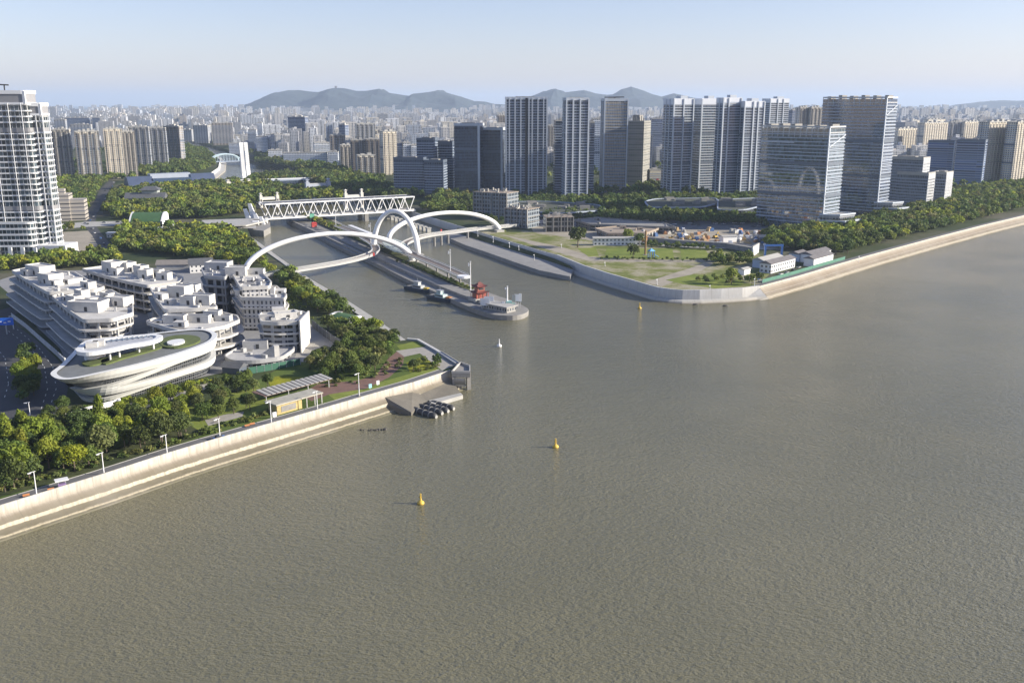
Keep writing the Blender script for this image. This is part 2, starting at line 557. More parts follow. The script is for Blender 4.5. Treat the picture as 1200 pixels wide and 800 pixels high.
PROF_R = [(-.5, 6.9), (-.5, 8.0), (0, 8.0), (.15, 6.6), (.8, 6.4), (3.6, 3.4), (4.3, 3.3), (6.0, 1.3), (6.9, 1.2), (8.5, -1.2)]
quay('river_wall', RIVER_R, PROF_R, QR, 1, 'long brown stained sloping river wall running along the treed right bank')
WM = quay_mat('grey_canal_concrete', [(0, (.14, .13, .10)), (.13, (.2, .18, .14)), (.17, (.40, .37, .31)), (.24, (.44, .42, .37)), (.3, (.43, .43, .42)), (.95, (.56, .56, .55))], streak=.25)
PROF_W = [(-1.2, 6.9), (-1.2, 8.3), (0, 8.3), (.5, 1.9), (3.2, 1.6), (4.2, 1.0), (7.0, -1.2)]
quay('canal_wall', WHITE_WALL, PROF_W, WM, 1, 'high smooth pale grey wall curving round the point where canal meets river')
PROF_C = [(-.6, 6.9), (-.6, 8.0), (0, 8.0), (.5, 3.2), (.6, -1)]
o = RIVER_R[0]; d_ = (RIVER_R[1] - RIVER_R[0]); d_ = Vector((d_.x, d_.y)).normalized(); n_ = Vector((d_.y, -d_.x))
mb = MB(); Q_ = WHITE_WALL[-2].lerp(WHITE_WALL[-1], .35) - o; Q_ = Vector((Q_.x, Q_.y - .6, 1.9)); Q2 = Vector((Q_.x, Q_.y - 6, -1.2))
pr_ = [Vector((n_.x * a + d_.x * .05, n_.y * a + d_.y * .05, z)) for a, z in PROF_R[2:]]
for a, b in zip(pr_[:-1], pr_[1:]): mb.face([a, b, Q_ if b.z > -1 else Q2], [(0, a.z), (0, b.z), (12, 1.9)])
mb.face([pr_[-2], Q2, Q_], [(0, 1.2), (12, -1), (12, 1.9)])
solo('wall_buttress', mb, WM, 'sloping concrete buttress filling the joint of the pale and the brown river walls', 'buttress', loc=(o.x, o.y, 0))
quay('canal_wall', CANAL_R, PROF_C, WM, 1, 'grey retaining wall above the sloping lawn and lower quay of the right canal bank')
quay('canal_wall', CANAL_L[:6], [(-.5, 6.9), (-.5, 7.5), (0, 7.5), (.3, 2.8), (.4, -1)], WM, 1, 'low retaining wall behind the towpath on the left canal bank')
quay('river_wall', CORNER, [(-1.5, 6.9), (-1.5, 8.0), (0, 8.0), (.6, 1.0), (1, -1)], WM, 1, 'dark slanting corner wall where the left bank turns into the canal')
quay('canal_wall', CANAL_L[8:], [(-.5, 6.9), (-.5, 8), (0, 8), (2.5, 2.5), (12, 1.2), (13, -1)], WM, 1, 'curved pale embankment on the far bend of the canal')

# lower towpath, left canal bank
CONC = plain('pale_concrete', (.42, .41, .38), .85, .22, .3, scale2=2.2)
CONCD = plain('old_grey_concrete', (.27, .26, .24), .9, .3, .25, scale2=1.6)
WHITE = plain('white_paint', (.78, .78, .77), .45, .08, .12)
tp_out = WL([(478, 400), (440, 373), (404, 350), (364, 327), (328, 302), (305, 285), (290, 275)], 3.2)
tp_in = [p for p in CANAL_L[:6]]
tp = MB(); tp.prism([Vector((p.x, p.y)) for p in tp_out] + [Vector((p.x, p.y)) for p in reversed(tp_in)], -2, 3.2)
struct('towpath', tp, CONC)

# right lower quay and its lawn slope
def ribbon_poly(a, b): return [Vector((p[0], p[1])) for p in a] + [Vector((p[0], p[1])) for p in reversed(b)]
lq_out = WL([(522, 277), (545, 287), (575, 297), (606, 308), (632, 316.5), (668, 324)], 3.2)
lq_in = WL([(533, 272), (560, 281), (600, 293), (640, 305), (655, 310), (672, 316)], 3.2)
mb = MB(); mb.prism(ribbon_poly(lq_out, lq_in), -2, 3.2); struct('lower_quay', mb, plain('grey_quay_paving', (.27, .265, .255), .88, .25, .12, scale2=.7))
GRASS = None
def grass_mat(name, stops, s=.05):
    m, nt, b, L = newmat(name)
    geo = N(nt, 'ShaderNodeNewGeometry'); P = geo.outputs['Position']
    f = noise(nt, P, s, 5, .65); g = noise(nt, P, 1.1, 3, .6)
    c = ramp(nt, f, stops)
    c = mixc(nt, mathn(nt, 'MULTIPLY_ADD', g, .9, -.2, True), c, tuple(x * .6 for x in stops[0][1]))
    L.new(c, b.inputs['Base Color']); b.inputs['Roughness'].default_value = .9
    b.inputs['Specular IOR Level'].default_value = .1
    return m
LAWN = grass_mat('lawn_grass', [(.35, (.075, .115, .03)), (.6, (.13, .17, .04)), (.75, (.19, .18, .08))])
BRIGHT = grass_mat('bright_turf', [(.35, (.15, .20, .04)), (.65, (.26, .29, .07))])
FIELD = grass_mat('weedy_waste_ground', [(.38, (.14, .17, .045)), (.48, (.22, .23, .08)), (.56, (.34, .31, .20)), (.68, (.46, .42, .33))], .05)
YEL = grass_mat('yellow_flowering_groundcover', [(.35, (.16, .18, .02)), (.65, (.34, .33, .03))], .12)
SLOPE = grass_mat('bank_grass', [(.35, (.04, .055, .025)), (.6, (.09, .10, .045)), (.8, (.2, .19, .14))])
BROWN = plain('red_brown_paving', (.20, .115, .09), .85, .25, .3, scale2=1.5)
PAVE = plain('pale_paving', (.36, .34, .30), .85, .2, .3, scale2=1.3)
ASPH = plain('asphalt', (.055, .056, .06), .85, .25, .2)
ASPH2 = plain('worn_grey_asphalt', (.15, .15, .15), .88, .22, .35, scale2=1.4)
DIRT = plain('pale_bare_soil', (.36, .32, .25), .95, .3, .08, scale2=.5)
sl = MB(); A = lq_in; Bq = WL([(536, 265.5), (560, 272.5), (600, 285.6), (640, 297.8), (652, 302), (668, 309)], 7)
for i in range(len(A) - 1):
    a, b_, c_, d_ = A[i], A[i + 1], Bq[i + 1], Bq[i]
    sl.face([(a.x, a.y, 3.25), (b_.x, b_.y, 3.25), (c_.x, c_.y, 5.6), (d_.x, d_.y, 5.6)])
struct('grass_bank', sl, SLOPE)

_lev = [0]
def patch(name, px, mat, z=None, lvl=1, world=False):
    zz = 7.0 + .012 * lvl if z is None else z
    pts = px if world else WL(px, 7.0)
    mb = MB()
    poly = ccw([Vector((p[0], p[1])) for p in pts])
    for t in tessellate_polygon([[Vector((p.x, p.y, 0)) for p in poly]]):
        t = tuple(t)
        if area2([poly[k] for k in t]) < 0: t = tuple(reversed(t))
        mb.face([(poly[k].x, poly[k].y, zz) for k in t])
    return struct(name, mb, mat)
def strip(path, w0, w1):
    """polygon between two offsets (right-hand side positive) of a path"""
    P = [Vector((p[0], p[1])) for p in path]
    def off(d):
        out = []
        for k in range(len(P)):
            a = (P[k] - P[k - 1]).normalized() if k else (P[1] - P[0]).normalized()
            b = (P[k + 1] - P[k]).normalized() if k < len(P) - 1 else a
            n = (Vector((a.y, -a.x)) + Vector((b.y, -b.x))).normalized()
            out.append(P[k] + n * d / max(n.dot(Vector((a.y, -a.x))), .5))
        return out
    return off(w0) + list(reversed(off(w1)))
prom = strip(LEFT_WALL, -.6, -7.0)
patch('promenade', prom, ASPH2, lvl=3, world=True)
occupy(strip(LEFT_WALL, 3, -8.5))
kb = MB(); kb.sweep(LEFT_WALL, [(-7.0, 7.0), (-7.0, 7.16), (-7.3, 7.16), (-7.3, 7.0)], 1); struct('promenade_kerb', kb, CONC)
promr = strip(RIVER_R, -.6, -7.5)
patch('promenade', promr, ASPH2, lvl=3, world=True)
occupy(strip(RIVER_R, 3, -9))

# park lawns, paving and beds on the left bank
patch('park_lawn', [(0, 560), (120, 520), (240, 480), (330, 430), (440, 400), (500, 405), (528, 434), (440, 458), (320, 492), (200, 526), (0, 588)], LAWN, lvl=1)
patch('lawn', [(150, 498), (240, 470), (300, 452), (318, 462), (330, 478), (250, 500), (190, 512)], BRIGHT, lvl=2)
patch('lawn', [(384, 462), (430, 452), (480, 438), (505, 428), (515, 434), (440, 458), (395, 470)], BRIGHT, lvl=2)
patch('lawn', [(465, 405), (489, 399), (497, 405), (470, 411)], BRIGHT, lvl=2)
patch('flower_bed', [(312, 442), (335, 440), (362, 443), (366, 449), (340, 453), (318, 455)], YEL, lvl=3)
patch('flower_bed', [(476, 425), (495, 418), (512, 424), (500, 434), (480, 436)], YEL, lvl=3)
patch('brown_plaza', [(352, 462), (372, 450), (418, 446), (440, 440), (455, 420), (465, 412), (474, 416), (472, 428), (456, 442), (430, 455), (386, 462), (365, 470)], BROWN, lvl=4)
patch('paved_terrace', [(464, 411), (500, 406), (528, 423), (533, 428), (518, 434), (505, 424), (492, 414), (474, 418)], PAVE, lvl=5)
patch('park_path', [(240, 492), (262, 486), (286, 482), (284, 488), (262, 494), (244, 499)], PAVE, lvl=5)
patch('planting_bed', [(0, 582), (60, 566), (200, 524), (240, 508), (222, 498), (120, 530), (0, 566)], SLOPE, lvl=4)
# service road in front of the curved hall
patch('service_road', [(78, 492), (130, 476), (170, 470), (250, 446), (254, 452), (170, 478), (128, 488), (84, 502)], PAVE, lvl=6)
occupy(WL([(78, 492), (130, 476), (170, 470), (250, 446), (254, 452), (170, 478), (128, 488), (84, 502)]))

# roads
road = [(-120, 352), (-20, 366), (14, 378), (45, 400), (70, 424), (80, 452), (76, 476), (52, 497), (20, 512), (-60, 500), (-160, 470)]
patch('road', road, ASPH, lvl=7); occupy(WL(road))
ramp_r = [(-10, 366), (12, 360), (14, 350), (22, 342), (28, 346), (24, 356), (22, 366), (10, 374)]
patch('road_ramp', ramp_r, ASPH, lvl=8)
MARK = plain('road_marking_paint', (.62, .62, .58), .7, .2, .6)
mk = MB()
def dashes(path, step=9, ln=3.2, w=.28, z=7.1):
    P = [Vector((p.x, p.y)) for p in path]
    for i in range(len(P) - 1):
        d = P[i + 1] - P[i]; L_ = d.length; d.normalize(); n = Vector((d.y, -d.x)) * w / 2
        s = 0
        while s + ln < L_:
            a, b = P[i] + d * s, P[i] + d * (s + ln)
            mk.face([(a.x + n.x, a.y + n.y, z), (b.x + n.x, b.y + n.y, z), (b.x - n.x, b.y - n.y, z), (a.x - n.x, a.y - n.y, z)])
            s += step
dashes(WL([(10, 388), (36, 408), (52, 430), (56, 455), (48, 480)])); dashes(WL([(20, 386), (46, 408), (62, 430), (66, 455), (58, 478)]))
dashes(WL([(-10, 400), (6, 420), (10, 450), (4, 470)])); dashes(WL([(-30, 400), (-12, 420), (-8, 450), (-12, 470)]))
struct('road_markings', mk, MARK)
mr = [(129, 212), (136, 213), (128, 222), (123, 236), (114, 250), (111, 263), (120, 275), (134, 291), (138, 300), (122, 300), (108, 276), (97, 263), (100, 252), (111, 236), (117, 222), (124, 215)]
patch('road', mr, ASPH, lvl=7); occupy(WL(mr), 2)
xr = [(40, 262), (80, 262), (100, 260), (150, 259), (245, 262), (300, 264), (300, 268), (245, 266), (150, 264), (100, 266), (80, 268), (40, 268)]
patch('cross_road', xr, CONC, lvl=9); occupy(WL(xr), 1)
patch('bare_yard', [(72, 272), (112, 270), (120, 290), (100, 305), (60, 300)], DIRT, lvl=6); occupy(WL([(72, 272), (112, 270), (120, 290), (100, 305), (60, 300)]))

# waste ground on the point, right bank
fld = [(545, 266), (585, 268), (640, 272), (720, 282), (860, 296), (900, 300), (905, 318), (888, 335), (870, 338), (845, 339.5), (800, 341), (772, 337), (740, 328), (700, 316), (652, 298), (600, 283)]
patch('waste_ground', fld, FIELD, lvl=1)
patch('dirt_track', [(756, 331), (790, 320), (815, 312), (830, 306), (836, 309), (822, 317), (800, 326), (775, 336)], DIRT, lvl=3)
patch('dirt_track', [(585, 274), (660, 290), (700, 302), (740, 304), (838, 305), (838, 307), (740, 307), (690, 306), (640, 292)], DIRT, lvl=4)
patch('practice_turf', [(676, 291), (698, 290), (702, 300), (690, 301)], BRIGHT, lvl=5)
patch('practice_turf', [(711, 291), (788, 291), (790, 303), (708, 303)], BRIGHT, lvl=5)
patch('practice_turf', [(797, 292), (826, 293), (835, 302), (799, 304)], BRIGHT, lvl=5)
patch('weed_patch', [(780, 328), (810, 322), (850, 322), (872, 330), (868, 336), (838, 338), (800, 333)], BRIGHT, lvl=6)
patch('site_yard', [(620, 262), (760, 262), (930, 276), (925, 290), (860, 292), (800, 286), (700, 283), (625, 272)], DIRT, lvl=7)
patch('service_lane', [(800, 286), (918, 289), (918, 293), (800, 290), (742, 286), (742, 283)], CONC, lvl=8)
patch('shaded_street', [(600, 250), (900, 262), (900, 272), (600, 262)], ASPH2, lvl=9)
for q in (fld,): occupy(WL(q))

# island between the two lock channels
isl = [(345, 250), (338, 258), (360, 268), (400, 289), (436, 305), (474, 324), (500, 336), (530, 349), (548, 357), (566, 363.5), (582, 368), (600, 369), (611, 367), (616, 363), (611, 359), (596, 352), (575, 345), (544, 332), (512, 317), (494, 307), (455, 288), (420, 272), (398, 262), (372, 248)]
ip = smooth(WL(isl, 3.0), 3, True)
mb = MB(); mb.prism(local(offset(ccw([Vector((p.x, p.y)) for p in ip]), 1.8), (0, 0)), -2, 3.0, poly1=None)
struct('island', mb, CONCD)
ISL = ip
ist = WL([(350, 250), (372, 262), (404, 276), (440, 291), (474, 307), (506, 322), (536, 336), (548, 343), (552, 339), (520, 325), (494, 311), (455, 292), (420, 276), (398, 265), (372, 251)], 3.0)
mb = MB(); mb.prism([Vector((p.x, p.y)) for p in ist], 2.9, 4.4); struct('island_lawn', mb, SLOPE)
iw = WL([(398, 283), (436, 301), (474, 320), (510, 336), (540, 348), (566, 357), (580, 359), (584, 356), (560, 346), (540, 340), (506, 328), (474, 313), (440, 297), (404, 281)], 3.0)
mb = MB(); mb.prism([Vector((p.x, p.y)) for p in iw], 2.9, 4.9); struct('island_bank', mb, CONCD)

# ------------------------------------------------------------------ hills: a real height field for each range
HILL = None
def hill_mat():
    m, nt, b, L = newmat('haze_tinted_forest')
    geo = N(nt, 'ShaderNodeNewGeometry')
    f = noise(nt, geo.outputs['Position'], .004, 6, .65)
    L.new(ramp(nt, f, [(.35, (.012, .024, .034)), (.65, (.036, .052, .055))]), b.inputs['Base Color'])  # forest tones pushed to blue, with some distance haze painted in
    b.inputs['Roughness'].default_value = .95
    return m
HM = hill_mat()
from mathutils import noise as mn
def hills(name, prof, Y, depth, seed, vbase=None):
    us = np.array([p[0] for p in prof], float); vs = np.array([p[1] for p in prof], float)
    x0, x1 = Xat(us[0], Y, 100), Xat(us[-1], Y, 100)
    nx, ny = 420, 80
    mb = MB()
    V = []
    for j in range(ny):
        t = (j / (ny - 1)) * 2 - 1
        y = Y + t * depth
        for i in range(nx):
            x = x0 + (x1 - x0) * i / (nx - 1)
            uu = 600 + FPX * x / (Y * CT)
            vv = float(np.interp(uu, us, vs))
            h = max(zat(vv, Y) - 7, 0)
            rg = mn.fractal(Vector((x / 1300, y / 1300, seed)), .8, 2.1, 6)
            spur = mn.noise(Vector((x / 700 + seed, t * 1.2, 3)))
            w = max(0.0, 1 - abs(t) ** (1.25 + .25 * spur))
            rv = 1 - abs(mn.noise(Vector((x / 520, y / 900, seed + 3)))) * 2
            z = 7 + h * w * (1 + (.3 * rg + .42 * (rv - .55)) * min(1, abs(t) * 3.2)) + h * .05 * rg * w
            if z < 7.5: z = 4
            V.append((x, y, z))
    mb.v = V
    for j in range(ny - 1):
        for i in range(nx - 1):
            a = j * nx + i
            mb.f.append((a, a + 1, a + nx + 1, a + nx)); mb.uv += [(0, 0)] * 4; mb.mi.append(0)
    return struct(name, mb, HM, True)
hills('hills', [(285, 126), (300, 121), (312, 115), (325, 109), (340, 106), (352, 105.5), (362, 106.5), (375, 107), (385, 104), (393, 102.5), (405, 103), (418, 106), (432, 106), (445, 104), (455, 109), (470, 111), (480, 112.5), (485, 110), (497, 109), (512, 107.5), (525, 110), (540, 115), (556, 120), (568, 119.5), (580, 122), (596, 123), (615, 126)], 11500, 1300, 1.3)
hills('hills', [(590, 125), (608, 118), (626, 111), (635, 107), (650, 104), (660, 107.5), (672, 106), (684, 105), (697, 109), (711, 111), (718, 110.5), (728, 105), (739, 101), (752, 105), (765, 110), (775, 113), (789, 109.5), (803, 112), (820, 116), (850, 121), (890, 126)], 12500, 1300, 5.7)
hills('hills', [(1050, 127), (1090, 125.5), (1120, 126), (1137, 122), (1155, 119), (1175, 118.5), (1200, 118), (1240, 118.5), (1300, 122), (1360, 127)], 15500, 1500, 9.1)

# ------------------------------------------------------------------ haze
hb = MB(); hb.box(-52000, 59000, -250, 59500, -4, 640)
hz = hb.mesh('haze')
hm_ = bpy.data.materials.new('thin_blue_haze'); hm_.use_nodes = True
hnt = hm_.node_tree
hnt.nodes.remove(hnt.nodes['Principled BSDF'])
pv = hnt.nodes.new('ShaderNodeVolumePrincipled')
pv.inputs['Color'].default_value = (.60, .73, .93, 1)
pv.inputs['Density'].default_value = 4.7e-5
pv.inputs['Anisotropy'].default_value = 0.1
hnt.links.new(pv.outputs[0], hnt.nodes['Material Output'].inputs['Volume'])
hz.materials.append(hm_)
ho = link(bpy.data.objects.new('haze', hz)); ho['kind'] = 'stuff'
# ================================================================== BRIDGES AND LOCK
STEELW = plain('white_painted_steel', (.80, .80, .79), .4, .06, .15)
STEELG = plain('galvanised_steel', (.42, .43, .44), .45, .15, .5, metal=.3)
DARK = plain('dark_recess', (.035, .036, .04), .8, .2, .3)
RAILM = plain('grey_railing', (.45, .45, .44), .5, .1, .4)
DECKM = plain('brown_deck_surface', (.19, .155, .13), .8, .15, .4)
REDM = plain('red_paint', (.45, .05, .04), .5, .15, .5)

def arch_path(a, b, h, n=36, ex=2.0, lean=None):
    a, b = Vector(a), Vector(b)
    out = []
    for i in range(n + 1):
        t = i / n
        s = -cos(pi * t)
        k = (s + 1) / 2
        k = .35 * t + .65 * k
        z = (1 - abs(2 * k - 1) ** ex) ** (1 / ex * 1.0)
        p = a.lerp(b, k)
        p.z = a.z + (b.z - a.z) * k + h * z
        if lean: p += Vector(lean) * z
        out.append(p)
    return out
bridge = thing('arch_footbridge', 'white three-arch footbridge with curving decks crossing both lock channels over the island', 'footbridge', loc=(W(460, 290, 7).x, W(460, 290, 7).y, 0))
BO = Vector((bridge.location.x, bridge.location.y, 0))
def bl(p): return Vector(p) - BO
aL0, aL1 = W(287, 320, 5), W(484, 307, 3.5)
aR0, aR1 = W(455, 282, 9), W(585, 272, 6)
mid = (aL0 + aL1) / 2
hL = zat(273, mid.y + 2) - 4.5
def ribbed(path, r): return [r * (1.15 - .3 * sin(pi * i / (len(path) - 1))) for i in range(len(path))]
pL = arch_path(aL0, aL1, hL, ex=1.9); part('arch', MB().tube([bl(p) for p in pL], ribbed(pL, 2.35), 10, squash=.85), STEELW, bridge, 'long white arch from the left bank to the island', True)
midR = (aR0 + aR1) / 2
pR = arch_path(aR0, aR1, zat(250, midR.y) - 7, ex=2.0); part('arch', MB().tube([bl(p) for p in pR], ribbed(pR, 2.35), 10, squash=.85), STEELW, bridge, 'long white arch from the island to the right bank', True)
aM0, aM1 = W(438, 297, 3.5), W(490, 300, 3.5)
midM = (aM0 + aM1) / 2
pM = arch_path(aM0, aM1, zat(247.5, midM.y) - 3.5, ex=2.1); part('arch', MB().tube([bl(p) for p in pM], ribbed(pM, 2.2), 10, squash=.95), STEELW, bridge, 'steep white arch standing across the island', True)
def deck(name, path, w, th, parent, O, rail=True, label=None, top=DECKM):
    P = smooth(path, 6)
    g = [Vector((p.x, p.y)) for p in P]
    n = len(P)
    def offs(d, dz):
        out = []
        for k in range(n):
            a = (g[k] - g[k - 1]).normalized() if k else (g[1] - g[0]).normalized()
            b = (g[k + 1] - g[k]).normalized() if k < n - 1 else a
            m = (Vector((a.y, -a.x)) + Vector((b.y, -b.x))).normalized()
            out.append(Vector((g[k].x + m.x * d - O.x, g[k].y + m.y * d - O.y, P[k].z + dz)))
        return out
    A, B_, C_, D_ = offs(w / 2, 0), offs(-w / 2, 0), offs(w * .3, -th), offs(-w * .3, -th)
    mb = MB()
    for k in range(n - 1):
        for X, Yq in ((B_, A), (A, C_), (C_, D_), (D_, B_)):
            mb.face([X[k], Yq[k], Yq[k + 1], X[k + 1]])
    mb.face([A[0], C_[0], D_[0], B_[0]]); mb.face([B_[-1], D_[-1], C_[-1], A[-1]])
    o = part(name, mb, STEELW, parent, label)
    s = MB(); E, G = offs(w / 2 - .5, .03), offs(-w / 2 + .5, .03)
    for k in range(n - 1): s.face([G[k], E[k], E[k + 1], G[k + 1]])
    part('walkway', s, top, o)
    if rail:
        for sgn in (1, -1):
            R = offs(sgn * (w / 2 - .15), 0)
            r = MB(); 
            for k in range(n - 1):
                a, b = R[k], R[k + 1]
                r.bar(a + Vector((0, 0, 1.15)), b + Vector((0, 0, 1.15)), .22, .14)
                r.bar(a + Vector((0, 0, .6)), b + Vector((0, 0, .6)), .1, .5)
            part('railing', r, RAILM, o)
    return o
deck('deck', [W(300, 324, 8.5), W(330, 318.5, 9.5), W(365, 313, 10.5), W(400, 307, 11), W(425, 301, 11), W(440, 294, 11), W(437, 285.5, 11), W(425, 278, 11)], 6.5, 1.7, bridge, BO, label='left deck curving from the left bank to the junction')
deck('deck', [W(640, 259, 9), W(616, 262, 10), W(590, 265, 11), W(566, 267, 11), (W(535, 271, 11)), W(505, 275, 11), W(487, 279.5, 11), W(474, 286, 11), W(476, 293, 11), W(486, 298, 11)], 6.5, 1.7, bridge, BO, label='right deck curving from the junction to the right bank')
deck('ramp', [W(396, 264.5, 10), W(412, 270, 10.5), W(436, 279, 11), W(462, 289.5, 11), W(484, 298.5, 11), W(515, 311, 10.8), W(543, 323, 10.5)], 8.5, 1.6, bridge, BO, label='long straight ramp along the island ending in a round tip')
jm = MB(); jm.prism([bl(p).xy for p in WL([(448, 283), (462, 280), (472, 283), (480, 290), (476, 297), (462, 294), (450, 288)], 11)], 10.2, 11.15)
part('junction_platform', jm, plain('pale_green_grey_paving', (.40, .45, .42), .7, .1, .3), bridge)
tip = W(543, 323.2, 10.5); t_ = MB(); t_.prism([(tip.x - BO.x + 4.5 * cos(a), tip.y - BO.y + 4.5 * sin(a)) for a in [2 * pi * i / 18 for i in range(18)]], 9.2, 10.75, bottom=True)
part('ramp_end', t_, STEELW, bridge)
for u, v in ((412, 270), (424, 274.5), (448, 284), (488, 300.5), (500, 305.5), (512, 310.5), (525, 316), (539, 321.6)):
    p = W(u, v, 9.2); q = p - BO
    m = MB(); m.tube([(q.x, q.y, 3.0), (q.x, q.y, 7.8)], .8, 8); m.prism([(q.x - .8, q.y - .8), (q.x + .8, q.y - .8), (q.x + .8, q.y + .8), (q.x - .8, q.y + .8)], 7.8, 9.4, poly1=[(q.x - 2.2, q.y - 1.4), (q.x + 2.2, q.y - 1.4), (q.x + 2.2, q.y + 1.4), (q.x - 2.2, q.y + 1.4)])
    part('pier', m, CONCD, bridge)
for u, v in ((509, 278), (517, 276.5), (525, 275), (548, 271.5)):
    p = W(u, v, 9.4); q = p - BO
    part('pier', MB().tube([(q.x, q.y, 1), (q.x, q.y, 9.6)], 1.2, 8), CONCD, bridge)
for u, v, z in ((484, 307, 3.0), (438, 297, 3.0), (490, 300, 3.0), (287, 320, 6.9), (585, 272, 6.9), (455, 282, 3.0)):
    p = W(u, v, max(z, 3.5)); q = p - BO
    part('footing', MB().rbox((q.x, q.y), 8, 6, z, z + 2.2, .5), CONC, bridge)
for i, (u, v) in enumerate(((517, 272), (438, 300))):
    p = W(u, v, 11)
    m = MB(); m.rbox((0, 0), 1.4, .9, .2, 2.6, .5); m.bar((-.5, 0, 0), (-.5, 0, .3), .2, .2); m.bar((.5, 0, 0), (.5, 0, .3), .2, .2)
    solo('notice_board', m, REDM, ('red notice board on the right deck of the arch footbridge', 'red notice board on the left deck of the arch footbridge')[i], 'sign', 'red notice boards on the footbridge decks', loc=(p.x, p.y, 11.0))

# ------------------------------------------------------------------ steel truss road bridge
tA, tB = W(311, 257, 9), W(486, 246.5, 9)
tdir = (tB - tA); tlen = tdir.length; tang = atan2(tdir.y, tdir.x)
TZ = 9.0
truss = thing('truss_bridge', 'long white steel truss road bridge crossing the lock channels', 'bridge', loc=(tA.x, tA.y, 0), rz=tang)
TH_, TW = 15.5, 22.0
npan = 13
dxp = tlen / npan
for s, y in enumerate((0, TW)):
    m = MB(); m.bar((-1, y, TZ), (tlen + 1, y, TZ), 1.0, 1.3); part('bottom_chord', m, STEELW, truss)
    m = MB(); m.bar((0, y, TZ + TH_), (tlen - 0, y, TZ + TH_), 1.0, 1.3); part('top_chord', m, STEELW, truss)
    for i in range(npan):
        xa, xm, xb = i * dxp, (i + .5) * dxp, (i + 1) * dxp
        if i > 0 or True:
            part('diagonal', MB().bar((xa + .0, y, TZ + TH_), (xm, y, TZ), .62, .75), STEELW, truss)
        part('diagonal', MB().bar((xm, y, TZ), (xb, y, TZ + TH_), .62, .75), STEELW, truss)
for i in range(npan + 1):
    part('cross_beam', MB().bar((i * dxp, 0, TZ + TH_), (i * dxp, TW, TZ + TH_), .6, .8), STEELW, truss)
m = MB(); m.box(-1, tlen + 1, .9, TW - .9, TZ - .5, TZ + .7); rd = part('road_deck', m, ASPH2, truss)
m = MB(); m.box(0, tlen, 1.0, 1.2, TZ + .7, TZ + 1.9); part('parapet', m, RAILM, rd)
m = MB(); m.box(1, tlen - 1, 5, TW - 5, TZ + TH_ + .45, TZ + TH_ + .8); part('upper_walkway', m, plain('dark_grey_roofing', (.10, .105, .12), .7, .2, .3), truss)
for x in (1, tlen * .33, tlen * .66, tlen - 1):
    for y in (1, TW - 1):
        part('pier', MB().box(x - 2.2, x + 2.2, y - 1.2, y + 1.2, -1, TZ - .85), CONCD, truss)

# white gateway pavilions at the bridge
def pavilion_gate(u, v, w, h, label, dark=False, ang=tang):
    p = W(u, v, 7)
    t = thing('gate_pavilion', label, 'gateway', loc=(p.x, p.y, 7), rz=ang, group='white gateway pavilions by the truss bridge')
    mat = plain('grey_blue_stone', (.38, .41, .48), .7, .15, .3) if dark else plain('cream_stone', (.66, .63, .56), .7, .12, .4)
    for s in (-1, 1):
        m = MB(); m.rbox((s * w / 2, 0), w * .16, w * .2, 0, h * .75); tw = part('tower', m, mat, t)
        m = MB(); m.rbox((s * w / 2, 0), w * .20, w * .22, h * .75, h * .78); m.rbox((s * w / 2, 0), w * .10, w * .11, h * .78, h * .93); part('cornice', m, mat, tw)
        m = MB(); m.prism([(s * w / 2 + a * w * .1, b * w * .11) for a, b in ((-1, -1), (1, -1), (1, 1), (-1, 1))], h * .93, h * .99, poly1=[(s * w / 2 + a * .2, b * .2) for a, b in ((-1, -1), (1, -1), (1, 1), (-1, 1))]); part('roof', m, mat, tw)
        m = MB(); m.rbox((s * w / 2, -w * .105), w * .07, .3, h * .15, h * .55); part('arch_opening', m, DARK, tw)
    m = MB(); m.rbox((0, 0), w * .84, w * .1, h * .5, h * .66); part('beam', m, mat, t)
    m = MB(); m.rbox((0, 0), w * .84, w * .05, h * .66, h * .70); part('balustrade', m, RAILM, t)
    return t
pavilion_gate(316, 243, 20, 18, 'cream twin-tower gateway rising behind the left end of the truss bridge')
pavilion_gate(415, 244, 20, 23, 'white twin-tower gateway rising behind the middle of the truss bridge')
pavilion_gate(373, 228, 30, 22, 'blue-grey stone gateway among trees below the cable-stayed bridge deck', True)
pavilion_gate(280, 221, 30, 14, 'cream gateway at the left foot of the white bridge tower')

# ------------------------------------------------------------------ approach viaduct and lock machinery on the left bank
va = thing('approach_viaduct', 'concrete road viaduct on stubby piers joining the truss bridge on the left bank', 'viaduct', loc=(W(275, 264, 7).x, W(275, 264, 7).y, 0))
VO = Vector((va.location.x, va.location.y, 0))
top_ = [p - VO for p in WL([(236, 258), (262, 257), (292, 256), (310, 254), (314, 258), (288, 264), (262, 265), (240, 262)], 9.5)]
part('deck', MB().prism([p.xy for p in top_], 8.2, 9.6, bottom=True), CONC, va)
part('parapet', MB().prism([p.xy for p in [w - VO for w in WL([(240, 262), (262, 265), (288, 264), (288, 264.9), (262, 266), (240, 263)], 9.5)]], 9.6, 10.8), CONC, va)
for u, v in ((262, 267), (271, 267), (281, 266.5), (292, 262)):
    p = W(u, v, 8) - VO; part('pier', MB().rbox(p.xy, 3.2, 2.2, 0, 8.2, .2), CONC, va)
lg = thing('lock_gatehouse', 'dark lock basin wall topped with white angular gate machinery at the left channel', 'lock gate', loc=(W(300, 266, 4).x, W(300, 266, 4).y, 0))
LO = Vector((lg.location.x, lg.location.y, 0))
part('basin_wall', MB().prism([(w - LO).xy for w in WL([(283, 263), (296, 257), (316, 258), (317, 266), (309, 270.5), (285, 268)], 6)], -1, 6), CONCD, lg)
